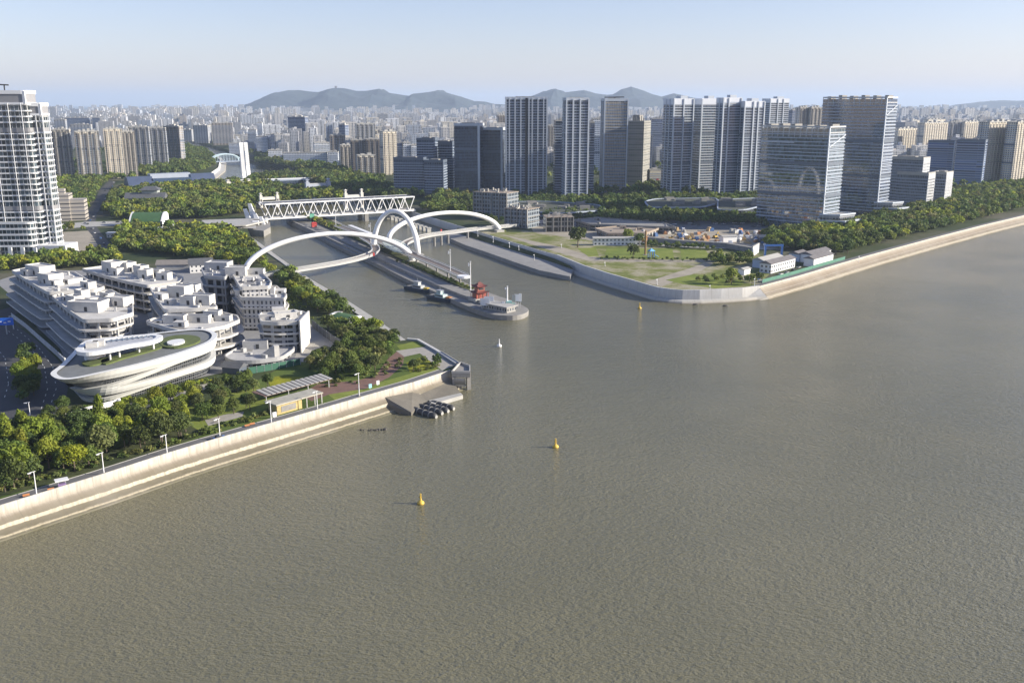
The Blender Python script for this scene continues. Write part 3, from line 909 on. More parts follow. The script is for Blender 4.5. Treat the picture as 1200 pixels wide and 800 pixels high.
for (u, v, h, w_) in ((292, 258, 12, 5), (298, 256, 16, 6), (303, 260, 9, 5), (309, 263, 8, 3)):
    p = W(u, v, 6) - LO
    m = MB(); m.prism([(p.x - w_ / 2, p.y - 2), (p.x + w_ / 2, p.y - 2), (p.x + w_ / 2, p.y + 2), (p.x - w_ / 2, p.y + 2)], 6, 6 + h, poly1=[(p.x - w_ / 2 - 3, p.y - 1), (p.x - w_ / 2 + .5, p.y - 1), (p.x - w_ / 2 + .5, p.y + 1), (p.x - w_ / 2 - 3, p.y + 1)])
    part('gate_arm', m, STEELW, lg)
for (u, v) in ((310, 262), (300, 264)):
    p = W(u, v, 6) - LO; part('drum', MB().tube([(p.x - 3, p.y, 8.5), (p.x + 3, p.y, 8.5)], 2.3, 12), STEELW, lg)
p = W(302, 262, 6) - LO
part('control_cabin', MB().rbox(p.xy, 7, 5, 6, 10), plain('brown_grey_panel', (.2, .19, .18)), lg)

# dark lock walls and dolphins inside the channels
def wall_path(px, w, z0, z1, label, cat='lock wall', mat=CONCD, name='lock_wall', group=None, z=3.0):
    P = WL(px, z); o = P[len(P) // 2]
    m = MB(); m.sweep(local(P, o), [(-w / 2, z0), (-w / 2, z1), (w / 2, z1), (w / 2, z0)], 1)
    for e in (0, -1):
        q = local(P, o); d = (q[1] - q[0]).normalized() if e == 0 else (q[-1] - q[-2]).normalized(); n_ = Vector((d.y, -d.x)) * w / 2; b = q[e]
        m.face([(b.x + n_.x, b.y + n_.y, z0), (b.x - n_.x, b.y - n_.y, z0), (b.x - n_.x, b.y - n_.y, z1), (b.x + n_.x, b.y + n_.y, z1)])
    return solo(name, m, mat, label, cat, group, loc=(o.x, o.y, 0))
wall_path([(338, 258), (366, 271), (400, 287), (432, 302)], 2.6, -1, 4.6, 'dark guide wall along the left edge of the lock island')
wall_path([(400, 268), (418, 276), (440, 286)], 2.0, -1, 4.2, 'short dark wall beside the lock island lawn')
for i in range(12):
    t = i / 11
    p = W(450 + 52 * t, 252 + 17 * t, 2.5)
    m = MB(); m.rbox((0, 0), 4.2, 4.2, -1, 3.8, .5); m.rbox((0, 0), 5.0, 5.0, 3.8, 4.6, .5)
    solo('mooring_dolphin', m, CONC, 'square concrete mooring block in the row along the right lock channel behind the arches', 'mooring block', 'row of mooring blocks in the right lock channel', loc=(p.x, p.y, 0))
gm = thing('lift_gate_walkway', 'slim white covered walkway on posts crossing the right lock channel behind the steep arch', 'walkway', loc=(W(420, 268, 8).x, W(420, 268, 8).y, 0))
GO = Vector((gm.location.x, gm.location.y, 0))
a_, b_ = W(410, 264, 9.5) - GO, W(434, 273.5, 9.5) - GO
part('roof', MB().bar(a_, b_, 4, .6), STEELW, gm)
for t in (.05, .5, .95):
    p = a_.lerp(b_, t); part('post', MB().tube([(p.x, p.y, 2), (p.x, p.y, 9.2)], .35, 6), STEELG, gm)
p = W(366, 262, 3); m = MB(); m.rbox((0, 0), 5, .6, 5, 9); m.bar((-1.6, 0, -.2), (-1.6, 0, 5), .3, .3); m.bar((1.6, 0, -.2), (1.6, 0, 5), .3, .3)
solo('channel_sign', m, plain('green_sign', (.1, .32, .22), .5), 'green sign board on two posts on the lock island near the truss bridge', 'sign', loc=(p.x, p.y, 4.4), rz=.6)
p = W(368, 266, 4.4); m = MB(); m.rbox((0, 0), 5, 4, 0, 3.5); m.prism([(-3, -2.6), (3, -2.6), (3, 2.6), (-3, 2.6)], 3.5, 5, poly1=[(-2, -.2), (2, -.2), (2, .2), (-2, .2)])
solo('lock_hut', m, REDM, 'small red hut on the lock island below the truss bridge', 'hut', loc=(p.x, p.y, 4.4), rz=.5)

# ------------------------------------------------------------------ pavilion, boards and masts at the tip of the island
def curved_roof(w, d, z0, h, over, n=8):
    """hipped roof whose slopes sag and whose corners turn up"""
    m = MB()
    rows = []
    for k in range(n + 1):
        t = k / n
        sx, sy = (w / 2 + over) * (1 - t) + w * .16 * t, (d / 2 + over) * (1 - t) + .15 * t
        z = z0 + h * (t ** 1.7)
        row = []
        for s in range(4):
            (x0, y0), (x1, y1) = (((-1, -1), (1, -1)), ((1, -1), (1, 1)), ((1, 1), (-1, 1)), ((-1, 1), (-1, -1)))[s]
            for q in range(6):
                f = q / 6
                cu = abs(2 * f - 1) ** 3 * (1 - t) ** 2 * over * .9
                row.append((sx * (x0 + (x1 - x0) * f), sy * (y0 + (y1 - y0) * f), z + cu))
        rows.append(row)
    i0 = 0; R = len(rows[0])
    for r in rows: m.v += r
    for k in range(n):
        for q in range(R):
            b = (q + 1) % R
            m.f.append((k * R + q, k * R + b, (k + 1) * R + b, (k + 1) * R + q)); m.uv += [(0, 0)] * 4; m.mi.append(0)
    m.face([rows[0][q] for q in range(R - 1, -1, -1)])
    return m
TILE = plain('dark_red_roof_tile', (.16, .045, .035), .6, .3, .8)
REDWOOD = plain('red_timber', (.30, .09, .06), .6, .2, .8)
p = W(562, 350, 4.5)
pav = thing('chinese_pavilion', 'red two-storey pavilion with dark upturned tiled roofs near the island tip', 'pavilion', loc=(p.x, p.y, 4.9), rz=.55)
part('platform', MB().box(-7, 7, -6, 6, -2, .6), CONC, pav)
part('lower_wall', MB().box(-4.6, 4.6, -4, 4, .6, 5), REDWOOD, pav)
for x in (-5.3, -1.8, 1.8, 5.3):
    for y in (-4.8, 4.8): part('column', MB().tube([(x, y, .6), (x, y, 5)], .25, 8), REDM, pav)
part('lower_roof', curved_roof(10, 9, 5, 2.4, 1.6), TILE, pav)
part('upper_wall', MB().box(-3.2, 3.2, -2.8, 2.8, 6.2, 9.6), REDWOOD, pav)
for s in (-1, 1): part('window', MB().box(-2.2, 2.2, s * 2.85 - .06, s * 2.85 + .06, 7.2, 8.8), DARK, pav)
rf = part('upper_roof', curved_roof(7, 6, 9.6, 3.6, 1.9), TILE, pav)
part('finial', MB().tube([(0, 0, 13.0), (0, 0, 14.6)], [.4, .08], 8), TILE, rf)
pav.scale = (.8, .8, .8)
p = W(566, 358, 5); wing = thing('waterside_annexe', 'low flat-roofed grey annexe beside the red pavilion on the island', 'building', loc=(W(584, 359, 5).x, W(584, 359, 5).y, 3.0), rz=-.75)
part('wall', MB().box(-11, 11, -4, 4, 0, 3.4), facade('annexe_wall', (.3, .29, .27), fh=3.4, bay=2.2, wf=.5, hf=.4), wing)
part('roof', MB().box(-12, 12, -5.2, 5.2, 3.4, 3.9), CONC, wing)
for x in (-10, -4, 2, 8): part('post', MB().tube([(x, -4.9, 0), (x, -4.9, 3.4)], .14, 6), STEELG, wing)
def board(u, v, w, h, zc, label, rz=-.15, z=3.0, posts=1, mat=None):
    p = W(u, v, z)
    t = thing('sign_board', label, 'sign board', loc=(p.x, p.y, z), rz=rz, group='white boards at the island tip')
    m = MB(); m.box(-w / 2, w / 2, -.15, .15, zc, zc + h); part('panel', m, mat or WHITE, t)
    for x in ((0,) if posts == 1 else (-w * .32, w * .32)):
        part('post', MB().tube([(x, .2, -.1), (x, .2, zc + .5)], .16, 6), STEELG, t)
board(573, 360, 6.2, 3.4, 3.5, 'large blank white board directly in front of the red pavilion', z=3)
board(569, 362.5, 5.5, 4.6, 2.4, 'tall white board at the water edge below the pavilion', posts=2)
board(564.5, 362, 1.8, 4.4, 2.4, 'narrow white board at the far left of the boards by the pavilion')
board(602, 361, 2.0, 4.4, 4.2, 'narrow grey board at the left of the three boards on the island tip', mat=CONC)
board(605.5, 361, 3.2, 4.4, 4.4, 'broad white board in the middle of the three boards on the island tip', posts=2)
board(609.5, 361, 1.8, 5.0, 4.2, 'narrow white board nearest the water at the right end of the island tip')
board(590, 362.5, 1.7, 1.8, 3.2, 'small round-cornered white marker board between the annexe and the tall mast')
board(600.5, 361.8, 3.4, 3.0, .8, 'pale green board standing low beside the mast on the island tip', mat=plain('pale_green_paint', (.45, .62, .55), .6))
def mast(u, v, vt, label, r=.28, cabin=False, z=3.0, cat='mast', grp=None, name='radar_mast'):
    p = W(u, v, z); h = zat(vt, p.y) - z
    t = thing(name, label, cat, loc=(p.x, p.y, z), group=grp)
    part('pole', MB().tube([(0, 0, -.2), (0, 0, h)], [r, r * .7], 8), STEELW, t)
    part('bracket', MB().bar((-1.3, 0, h * .93), (.6, 0, h * .93), .3, .3), STEELW, t)
    part('antenna', MB().rbox((-1.1, 0), .8, .8, h * .88, h * .97), STEELW, t)
    part('lamp_head', MB().rbox((.1, 0), 1.0, .7, h, h + .5), STEELW, t)
    if cabin:
        part('equipment_cabinet', MB().rbox((1.0, .3), 3.6, 2.4, 0, 5), plain('aqua_cabinet_paint', (.28, .52, .48), .6), t)
mast(594.5, 362, 336, 'white radar mast with a pale aqua cabinet at the island tip', .55, True)
mast(551.5, 347, 307, 'tall grey camera mast standing behind the end of the ramp', .4, z=3)
mast(528, 331, 293, 'slim pole rising beside the long ramp halfway to its tip', .28, z=3)
mast(394, 272, 249, 'thin lamp pole on the lock island left of the steep arch', .25, z=3)
mast(435, 296, 262, 'thin lamp pole just left of the steep arch foot', .2, z=3)
# ================================================================== LEFT BANK BUILDINGS
FLOORC = plain('raw_white_concrete', (.58, .565, .53), .8, .25, .16, scale2=.9)
FLOORG = plain('grey_raw_concrete', (.42, .42, .42), .85, .2, .2, scale2=1.0)
SLABW = plain('bright_white_cladding', (.70, .70, .68), .5, .06, .1)
SHADE = plain('roof_court_shade', (.13, .13, .14), .9, .3, .12)  # dark grey that paints the shade inside the roof courts
def uvz(px, z): return [Vector((w.x, w.y)) for w in WL(px, z)]

# ------------------------------------------------------------------ curved hall with sweeping ribbons
ZR = 23.0
roof_px = [(61, 437), (66, 442.5), (76, 444.5), (92, 443), (120, 437), (150, 430.5), (180, 423), (210, 414.5), (235, 406), (248, 400), (253, 395), (252, 390.5), (244, 387), (230, 386), (205, 388), (170, 392), (130, 397), (98, 404), (86, 414), (72, 428)]
base_px = [(88, 455), (92, 463), (100, 470), (113, 473), (130, 472), (152, 467.5), (180, 460), (212, 450), (240, 441), (250, 435), (251, 427), (243, 419), (230, 414), (216, 410), (200, 410), (175, 414), (150, 420), (125, 430), (104, 440), (92, 448)]
NR = 96
Rr = resample(smooth([Vector((p.x, p.y, 0)) for p in uvz(roof_px, ZR)], 5, True), NR)
Rb = resample(smooth([Vector((p.x, p.y, 0)) for p in uvz(base_px, 7)], 5, True), NR)
occupy([(p.x, p.y) for p in Rb], 3); occupy([(p.x, p.y) for p in Rr], 2)
cc = sum(Rb, Vector()) / NR
hall = thing('curved_hall', 'swooping white cultural hall wrapped in curved ribbons over dark glass with a planted roof', 'building', loc=(cc.x, cc.y, 0))
def HP(i, z, out=0.0):
    """point on the hall skin at perimeter index i and height z; the skin leans from base to roof outline"""
    t = (z - 7) / (ZR - 7)
    i = i % NR
    p = Rb[i].lerp(Rr[i], min(max(t, 0), 1.15) ** 1.1 if t > 0 else 0)
    q = Rb[(i + 1) % NR].lerp(Rr[(i + 1) % NR], t); r_ = Rb[i - 1].lerp(Rr[i - 1], t)
    d = (q - r_).normalized()
    sgn = 1 if area2([(w.x, w.y) for w in Rr]) > 0 else -1
    n = Vector((d.y, -d.x, 0)) * sgn
    return Vector((p.x + n.x * out - cc.x, p.y + n.y * out - cc.y, z))
glassm = facade('hall_glass', (.13, .135, .14), (.012, .015, .02), fh=1.6, bay=1.3, wf=.8, hf=.72, grough=.1)
g = MB()
zs = [7, 10, 13, 16, 19, 22]
for i in range(NR):
    for a, b in zip(zs[:-1], zs[1:]):
        u0, u1 = i * 2.6, (i + 1) * 2.6
        g.face([HP(i, a, -1.9), HP(i + 1, a, -1.9), HP(i + 1, b, -1.9), HP(i, b, -1.9)][::(1 if area2([(w.x, w.y) for w in Rr]) > 0 else -1)], [(u0, a), (u1, a), (u1, b), (u0, b)])
part('glass_wall', g, glassm, hall)
def ribbon(name, fn_lo, fn_hi, label, i0=0, i1=NR):
    m = MB()
    rng = range(i0, i1)
    for i in rng:
        A0, A1 = fn_lo(i / NR), fn_lo((i + 1) / NR); B0, B1 = fn_hi(i / NR), fn_hi((i + 1) / NR)
        if B0 - A0 < .05 and B1 - A1 < .05: continue
        def pr(k, a, b): return [HP(k, a, -2.0), HP(k, a, .1), HP(k, (a + b) / 2, .12 * (b - a)), HP(k, b, .35), HP(k, b, -1.9)]
        P, Q = pr(i, A0, B0), pr(i + 1, A1, B1)
        for j in range(4): m.face([P[j], Q[j], Q[j + 1], P[j + 1]])
    return part(name, m, plain('hall_white_panels', (.70, .70, .665), .42, .07, .5), hall, label, True)
def sm(x, a, b):
    t = min(max((x - a) / (b - a), 0), 1); return t * t * (3 - 2 * t)
def fr(i): return i % 1.0
# perimeter 0 = left tip, runs along the front to the right end at ~.5 and back
ribbon('roof_ribbon', lambda s: 19.2, lambda s: 23.3, 'broad roof parapet ribbon')
ribbon('ribbon', lambda s: 13.0 + 5.6 * sm(fr(s), .08, .34) * (1 - sm(fr(s), .6, .9)), lambda s: 14.6 + 5.0 * sm(fr(s), .06, .30) * (1 - sm(fr(s), .6, .9)) , 'middle ribbon rising to the right')
ribbon('ribbon', lambda s: 11.0 + .8 * sm(fr(s), .05, .3), lambda s: 14.6 - .6 * sm(fr(s), .08, .3), 'lower ribbon')
ribbon('ribbon', lambda s: 6.9 + 4.2 * sm(fr(s), .07, .30) * (1 - sm(fr(s), .52, .8)), lambda s: 9.2 + 2.8 * sm(fr(s), .08, .30) * (1 - sm(fr(s), .52, .8)), 'ground-level ribbon')
rd_ = MB(); rd_.prism([(HP(i, 22.7, -1.5).x, HP(i, 22.7, -1.5).y) for i in range(NR)], 21.5, 22.75)
part('roof_deck', rd_, plain('grey_roof_paving', (.17, .18, .18), .8, .2, .3), hall)
def roofpatch(px, z, mat, name, z0=None, label=None, par=hall, o=cc, top=None):
    P = [Vector((w.x - o.x, w.y - o.y)) for w in smooth([Vector((q.x, q.y, 0)) for q in uvz(px, z)], 4, True)]
    return part(name, MB().prism(P, z0 if z0 is not None else z - .4, z, bottom=True), mat, par, label)
HEDGE = plain('roof_planting', (.10, .13, .035), .9, .4, .5, scale2=1.2)
roofpatch([(188, 399), (198, 394), (216, 392), (232, 394), (234, 399), (222, 404), (204, 407), (190, 405)], 23.5, HEDGE, 'roof_garden', 22.4)
roofpatch([(196, 400), (204, 397.5), (214, 397), (216, 400), (206, 403), (198, 403)], 24.2, SLABW, 'skylight', 23.2)
roofpatch([(120, 421), (150, 413), (172, 406), (186, 402), (190, 406), (172, 412), (146, 419), (124, 426)], 23.4, HEDGE, 'planting_strip', 22.4)
roofpatch([(96, 424), (110, 420), (126, 418), (128, 422), (116, 426), (102, 428)], 23.4, HEDGE, 'planting_strip', 22.4)
# inner white canopy wing at the tip

# floating oval canopy
can_px = [(89, 410), (94, 403), (104, 398), (125, 395.5), (150, 393), (178, 391), (190, 392.5), (188, 396), (176, 400), (152, 404), (130, 409), (108, 412.5), (95, 412.5)]
ZC = 29.0
ce = [Vector((w.x - cc.x, w.y - cc.y)) for w in smooth([Vector((q.x, q.y, 0)) for q in uvz(can_px, ZC)], 4, True)]
ce = ccw(ce)
part('roof_canopy', MB().ring(ce, ZC - 1.5, ZC, 0, -2.6), SLABW, hall, 'floating oval canopy')
part('canopy_deck', MB().prism(offset(ce, -2.4), ZC - 1.3, ZC - .55, bottom=True), plain('roof_membrane', (.42, .43, .45), .6, .2, .4), hall)
roofpatch([(98, 406), (108, 402), (121, 401), (122, 405), (112, 409), (100, 410)], 27.6, SLABW, 'canopy_core', 22.4)
for u, v in ((108, 405), (116, 403)):
    p = W(u, v, ZC) ; part('plant_box', MB().rbox((p.x - cc.x, p.y - cc.y), 4.5, 4, ZC - .5, ZC + 1.6, .3), FLOORC, hall)
for i in range(9):
    p = W(128 + i * 6.2, 398.4 - i * .75, ZC); part('skylight_bar', MB().rbox((p.x - cc.x, p.y - cc.y), .35, 4.4, ZC - .5, ZC - .1, -.15), plain('blue_glass_panel', (.08, .11, .16), .15), hall)
for u, v in ((139, 407), (162, 401.5), (179, 398), (128, 410)):
    p = W(u, v, ZC - 1.5); part('column', MB().tube([(p.x - cc.x, p.y - cc.y, 22.4), (p.x - cc.x, p.y - cc.y, ZC - 1.4)], .45, 8), SLABW, hall)

# ------------------------------------------------------------------ terraced concrete halls
def terraced(name, label, roof_px, z, nfl, fh, boxes, mat=FLOORC, step=0.0, extra=None, base=7.0, setback=3.0, rr=1.8, louv=False, colsp=9.0, grow=None, parapet=1.1):
    R = uvz(roof_px, z)
    R = rounded(R, rr)
    c = sum((Vector((p.x, p.y)) for p in R), Vector((0, 0))) / len(R)
    t = thing(name, label, 'building', loc=(c.x, c.y, 0))
    L_ = ccw([p - c for p in R])
    occupy([(p.x + c.x, p.y + c.y) for p in L_], 2)
    rs = part('roof_slab', MB().prism(L_, z - 1.1, z - .1, bottom=True), mat, t)
    part('parapet', MB().ring(L_, z - 1.0, z + parapet * .8, .2, -.45), mat, rs)
    for k in range(1, nfl + 1):
        zz = z - k * fh
        if zz < base - 1: break
        g = (k % 2) * .9 + step * k
        G = offset(L_, g)
        if grow: G = [p + Vector(grow) * k for p in G]
        part('floor_slab', MB().prism(G, zz - .7, zz, bottom=True), mat, t)
        part('balcony_edge', MB().ring(G, zz - .62, zz + .35, .12, -.25), mat, t)
    core = offset(L_, -setback)
    if louv:
        part('louvred_wall', MB().prism(offset(L_, -.8), base - .2, z - 1.1), facade('louvre_wall', (.58, .57, .55), (.05, .055, .07), fh=5.2, bay=2.4, wf=.42, hf=.78), t)
    else:
        part('core_wall', MB().prism(core, base - .2, z - 1.1), facade('raw_shell_wall', (.30, .30, .30), (.02, .022, .028), fh=4.6, bay=5.5, wf=.72, hf=.68, wv=.3), t)
    E = offset(L_, -1.2); acc = 0
    n = 0
    for i in range(len(E)):
        a, b = E[i], E[(i + 1) % len(E)]
        d = (b - a).length
        while acc < d and n < 46:
            p = a.lerp(b, acc / max(d, 1e-6))
            part('column', MB().rbox(p, .9, .9, base - .2, z - 1.0), mat, t); n += 1
            acc += colsp
        acc -= d
    rr2 = random.Random(len(label)); ins = offset(L_, -3)
    xs = [p.x for p in ins]; ys = [p.y for p in ins]; q = 0; tries = 0
    while q < (22 if nfl else 5) and tries < 400:
        tries += 1
        x, y = rr2.uniform(min(xs), max(xs)), rr2.uniform(min(ys), max(ys))
        if not inpoly(x, y, ins): continue
        q += 1
        if q % 3 == 0: part('roof_patch', MB().rbox((x, y), rr2.uniform(4, 9), rr2.uniform(2, 5), z - .12, z - .05 + .002 * q, rr2.choice([-.62, -.3, .2])), CONCD if q % 2 else FLOORG, t)
        else: part('roof_vent', MB().rbox((x, y), rr2.uniform(.7, 3.4), rr2.uniform(.6, 2), z - .12, z + rr2.uniform(.5, 2.2), rr2.choice([-.62, -.3, .2])), FLOORG if q % 2 else mat, t)
    for (u, v, w_, d_, h_, a_) in boxes:
        p = W(u, v, z) ; q = Vector((p.x, p.y)) - c
        bx = part('rooftop_box', MB().rbox(q, w_, d_, z - .1, z + h_, a_), mat, t)
        dw = 1.5
        off = Matrix.Rotation(a_, 2) @ Vector((w_ * .1, -d_ / 2 - .05))
        part('opening', MB().rbox(q + off, dw, .25, z + .4, z + min(2.7, h_ - .5), a_), DARK, bx)
        if w_ > 6:
            part('rim', MB().ring([q + Matrix.Rotation(a_, 2) @ Vector(s) for s in ((-w_ / 2, -d_ / 2), (w_ / 2, -d_ / 2), (w_ / 2, d_ / 2), (-w_ / 2, d_ / 2))], z + h_, z + h_ + .7, 0.02, -.4), mat, bx)
    if extra: extra(t, c)
    return t
A1 = -.62
terraced('terraced_hall', 'white concrete terraced shell with a long sloping roof edge, leftmost of its group', [(14, 318), (40, 313), (68, 318), (88, 320), (108, 332), (123, 337), (112, 340.5), (56, 343.5), (44, 337)], 27, 4, 4.6,
    [(48, 321, 16, 10, 5, A1), (60, 331, 12, 9, 5, A1), (66, 334, 6, 5, 3, A1), (104, 337, 8, 5, 3, A1), (86, 331, 5, 9, 2.5, A1), (34, 322, 8, 6, 3, A1), (60, 326, 7, 4, 2, A1)], grow=(-1.2, -.6))
terraced('terraced_hall', 'white concrete terraced shell with many roof boxes, beside the curved hall', [(61, 348), (84, 342), (130, 340.5), (148, 350), (156, 357), (156, 368), (132, 375), (98, 376), (80, 364)], 25.5, 4, 4.5,
    [(97, 350, 7, 5, 4.5, A1), (88, 356, 8, 5, 4, A1), (102, 364, 17, 7, 4.5, A1 + .45), (118, 360, 7, 6, 3.5, A1 + .4), (140, 357, 12, 8, 4, A1 + .3), (108, 355, 5, 5, 3, A1), (126, 348, 8, 4, 2, A1), (80, 352, 5, 4, 2.5, A1)], grow=(-1.0, -.8))
terraced('terraced_hall', 'white concrete shell with a thin cantilevered roof shaped like a wing behind the others', [(96, 316), (126, 312), (162, 313), (198, 319), (215, 326), (211, 331), (172, 335.5), (150, 331), (122, 324)], 24, 3, 4.6,
    [(133, 318, 11, 9, 6, A1), (138, 322, 7, 5, 4, A1), (150, 317, 9, 7, 5, A1), (166, 322, 8, 6, 5.5, A1), (171, 326, 7, 6, 5, A1 + .3), (183, 324, 9, 5, 4, A1 + .3), (193, 327, 8, 5, 3.5, A1 + .3), (157, 318, 5, 5, 3, A1)], setback=6)
terraced('terraced_hall', 'white concrete shell with a square box-covered roof in the middle of the group', [(176, 338), (200, 335), (232, 334.5), (242, 347), (255, 361), (228, 363), (193, 364), (182, 350)], 26, 4, 4.6,
    [(212, 347, 11, 8, 5.5, A1 + .3), (190, 350, 6, 4, 3, A1), (222, 340, 12, 5, 3, A1 + .3), (236, 356, 13, 6, 4.5, A1 + .4), (222, 357, 8, 5, 4, A1 + .4), (205, 340, 5, 4, 3, A1), (200, 356, 5, 4, 2.5, A1)], grow=(-.4, -.6))
terraced('terraced_hall', 'low white concrete shell with stacked curved balconies right behind the curved hall', [(171, 378), (180, 374), (216, 370), (256, 366), (278, 371), (281, 376), (264, 383), (238, 388), (214, 390)], 21.5, 3, 4.7,
    [(206, 378, 11, 5, 3.5, A1 + .5), (212, 382, 6, 4, 2.5, A1 + .5), (232, 377, 13, 4, 3, A1 + .5), (250, 374, 8, 5, 4, A1 + .5), (222, 373, 6, 4, 3, A1 + .5), (186, 378, 5, 3, 1.5, A1 + .5), (262, 375, 8, 4, 2, A1 + .5)], grow=(1.2, -.5), setback=4)
terraced('concrete_block', 'grey concrete block with a tall white stair tower beside the arch foot', [(236, 316), (248, 309.5), (268, 309.5), (270, 318), (264, 326), (240, 324)], 29, 4, 5,
    [(257, 315, 14, 10, 4, -.1), (266, 322, 6, 5, 3, -.1)], FLOORG, rr=1.5, setback=1.5, colsp=7)
terraced('concrete_block', 'white concrete block with two sunken roof courts next to the long arch', [(270, 318), (298, 316), (306, 319), (318, 331), (316, 336.5), (282, 338)], 29, 4, 5,
    [(278, 322, 12, 8, 4.5, 0), (300, 321, 10, 5, 2.5, 0)], rr=1.5, louv=True,
    extra=lambda t, c: [part('court_shade_patch', MB().rbox(Vector((W(u, v, 29).x, W(u, v, 29).y)) - c, 9, 9, 28.9, 29.05, .1), SHADE, t) for u, v in ((289, 330), (304, 328))])  # flat dark patches painted for the shade in the sunken courts
terraced('concrete_block', 'white louvred concrete block with a stepped roof facing the river promenade', [(273, 338), (298, 336), (324, 336), (336, 346), (334, 350.5), (283, 350)], 24.5, 3, 5.2,
    [(294, 343, 11, 9, 4, .05), (314, 344.5, 8, 5, 3, .05), (328, 343, 6, 7, 2, .05), (283, 345, 6, 6, 3, .05)], rr=1.0, louv=True)
terraced('concrete_block', 'box-like white concrete building with one sheer pale side wall nearest the canal', [(303, 369), (318, 367), (352, 365.5), (360, 368), (348, 378), (325, 379), (306, 378)], 22, 2, 5.2,
    [(334, 372, 11, 7, 2.5, .4), (316, 373, 9, 6, 2, .1), (326, 369, 6, 4, 4, .3)], rr=1.0, louv=False, setback=.7, colsp=6)
p = W(354, 392, 14)
terr = terraced('stair_terrace', 'low curving concrete terrace with outside stairs below the box-like white building', [(262, 418), (286, 404), (312, 400), (340, 402), (346, 409), (330, 420), (300, 424), (272, 424)], 9.5, 0, 4, [(300, 408, 12, 5, 3.5, .1)], FLOORG, rr=4, setback=1)
for k, (u0, v0, u1, v1) in enumerate(((305, 404, 322, 392), (308, 416, 324, 404))):
    a, b = W(u0, v0, 9.5), W(u1, v1, 15)
    b = Vector((b.x, b.y, 15)); 
    m = MB()
    for i in range(12):
        q = a.lerp(b, (i + .5) / 12)
        m.rbox((q.x - terr.location.x, q.y - terr.location.y), 2.4, 2.4, 9.3, q.z, .5)
    part('stair', m, FLOORC, terr)
# sheer pale side wall of the box building
a, b = W(350, 379, 22), W(361, 367, 22)
sw = MB(); sw.prism([(a.x, a.y), (a.x + .8, a.y - .6), (b.x + .8, b.y - .3), (b.x, b.y)], 7, 23.4)
solo('screen_wall', sw, FLOORC, 'tall pale windowless screen wall on the canal side of the box-like white building', 'wall')
# courtyard plinth between the halls
pl = uvz([(20, 352), (60, 392), (90, 412), (170, 400), (250, 395), (300, 392), (350, 392), (366, 408), (340, 424), (262, 430), (240, 440)], 7)
patch('courtyard', [(-6, 330), (20, 352), (44, 384), (70, 408), (84, 436), (110, 470), (245, 440), (300, 428), (345, 424), (372, 412), (388, 405), (372, 388), (350, 365), (330, 345), (300, 322), (262, 312), (130, 316), (30, 318)], plain('grey_courtyard_paving', (.24, .24, .24), .85, .2, .15), lvl=2)
occupy(WL([(-6, 330), (20, 352), (44, 384), (70, 408), (84, 436), (110, 470), (245, 440), (300, 428), (345, 424), (372, 412), (388, 405), (372, 388), (350, 365), (330, 345), (300, 322), (262, 312), (130, 316), (30, 318)]))
patch('construction_apron', [(344, 424), (352, 396), (366, 386), (380, 390), (400, 404), (392, 414), (370, 424)], PAVE, lvl=6)
occupy(WL([(344, 424), (352, 396), (366, 386), (380, 390), (404, 404), (392, 414), (370, 424)]))

# hoardings, fences
def fence(name, px, h, mat, label, cat, th=.3, z=7.0, grp=None):
    P = WL(px, z); o = P[0]
    t = thing(name, label, cat, loc=(o.x, o.y, z), group=grp)
    m = MB(); m.sweep(local(P, o), [(-th / 2, 0), (-th / 2, h), (th / 2, h), (th / 2, 0)], 1); part('panel', m, mat, t)
    q = resample([Vector((p.x, p.y, 0)) for p in P], max(3, len(P) * 2), False)
    for k in q[:16]:
        part('post', MB().rbox((k.x - o.x, k.y - o.y), .3, .5, -.05, h + .15), STEELG, t)
    return t
BLUEH = None
m_, nt_, b_2, L_2 = newmat('blue_white_hoarding')
u_ = N(nt_, 'ShaderNodeUVMap'); u_.uv_map = 'UVMap'; s_ = N(nt_, 'ShaderNodeSeparateXYZ'); L_2.new(u_.outputs[0], s_.inputs[0])
k_ = mathn(nt_, 'LESS_THAN', mathn(nt_, 'FRACT', mathn(nt_, 'DIVIDE', s_.outputs[0], 13)), .3)
L_2.new(mixc(nt_, k_, (.62, .64, .66), (.06, .18, .42)), b_2.inputs['Base Color']); BLUEH = m_
fence('hoarding', [(362, 425), (370, 424), (388, 417), (403, 410)], 3.2, BLUEH, 'blue and white site hoarding closing the yard beside the box-like building', 'hoarding')
fence('site_fence', [(292, 438), (310, 435), (332, 431), (352, 427)], 3.0, plain('green_mesh_fence', (.04, .13, .085), .8), 'green mesh fence between the concrete halls and the yellow flower bed', 'fence')
fence('hoarding', [(14, 372), (30, 384), (48, 400), (66, 416), (76, 426)], 2.6, plain('grey_white_panels', (.5, .51, .53), .6, .3, .8), 'row of grey white panels between the road and the terraced halls', 'hoarding')
fence('garden_wall', [(75, 494), (98, 487), (134, 478), (141, 475)], 3.2, WHITE, 'low white garden wall in front of the curved hall', 'wall', th=.8)
fence('site_fence', [(366, 383), (378, 393), (394, 404), (400, 407)], 4.0, plain('dark_grey_fence', (.12, .125, .13), .8), 'tall dark fence behind the box-like white building', 'fence')

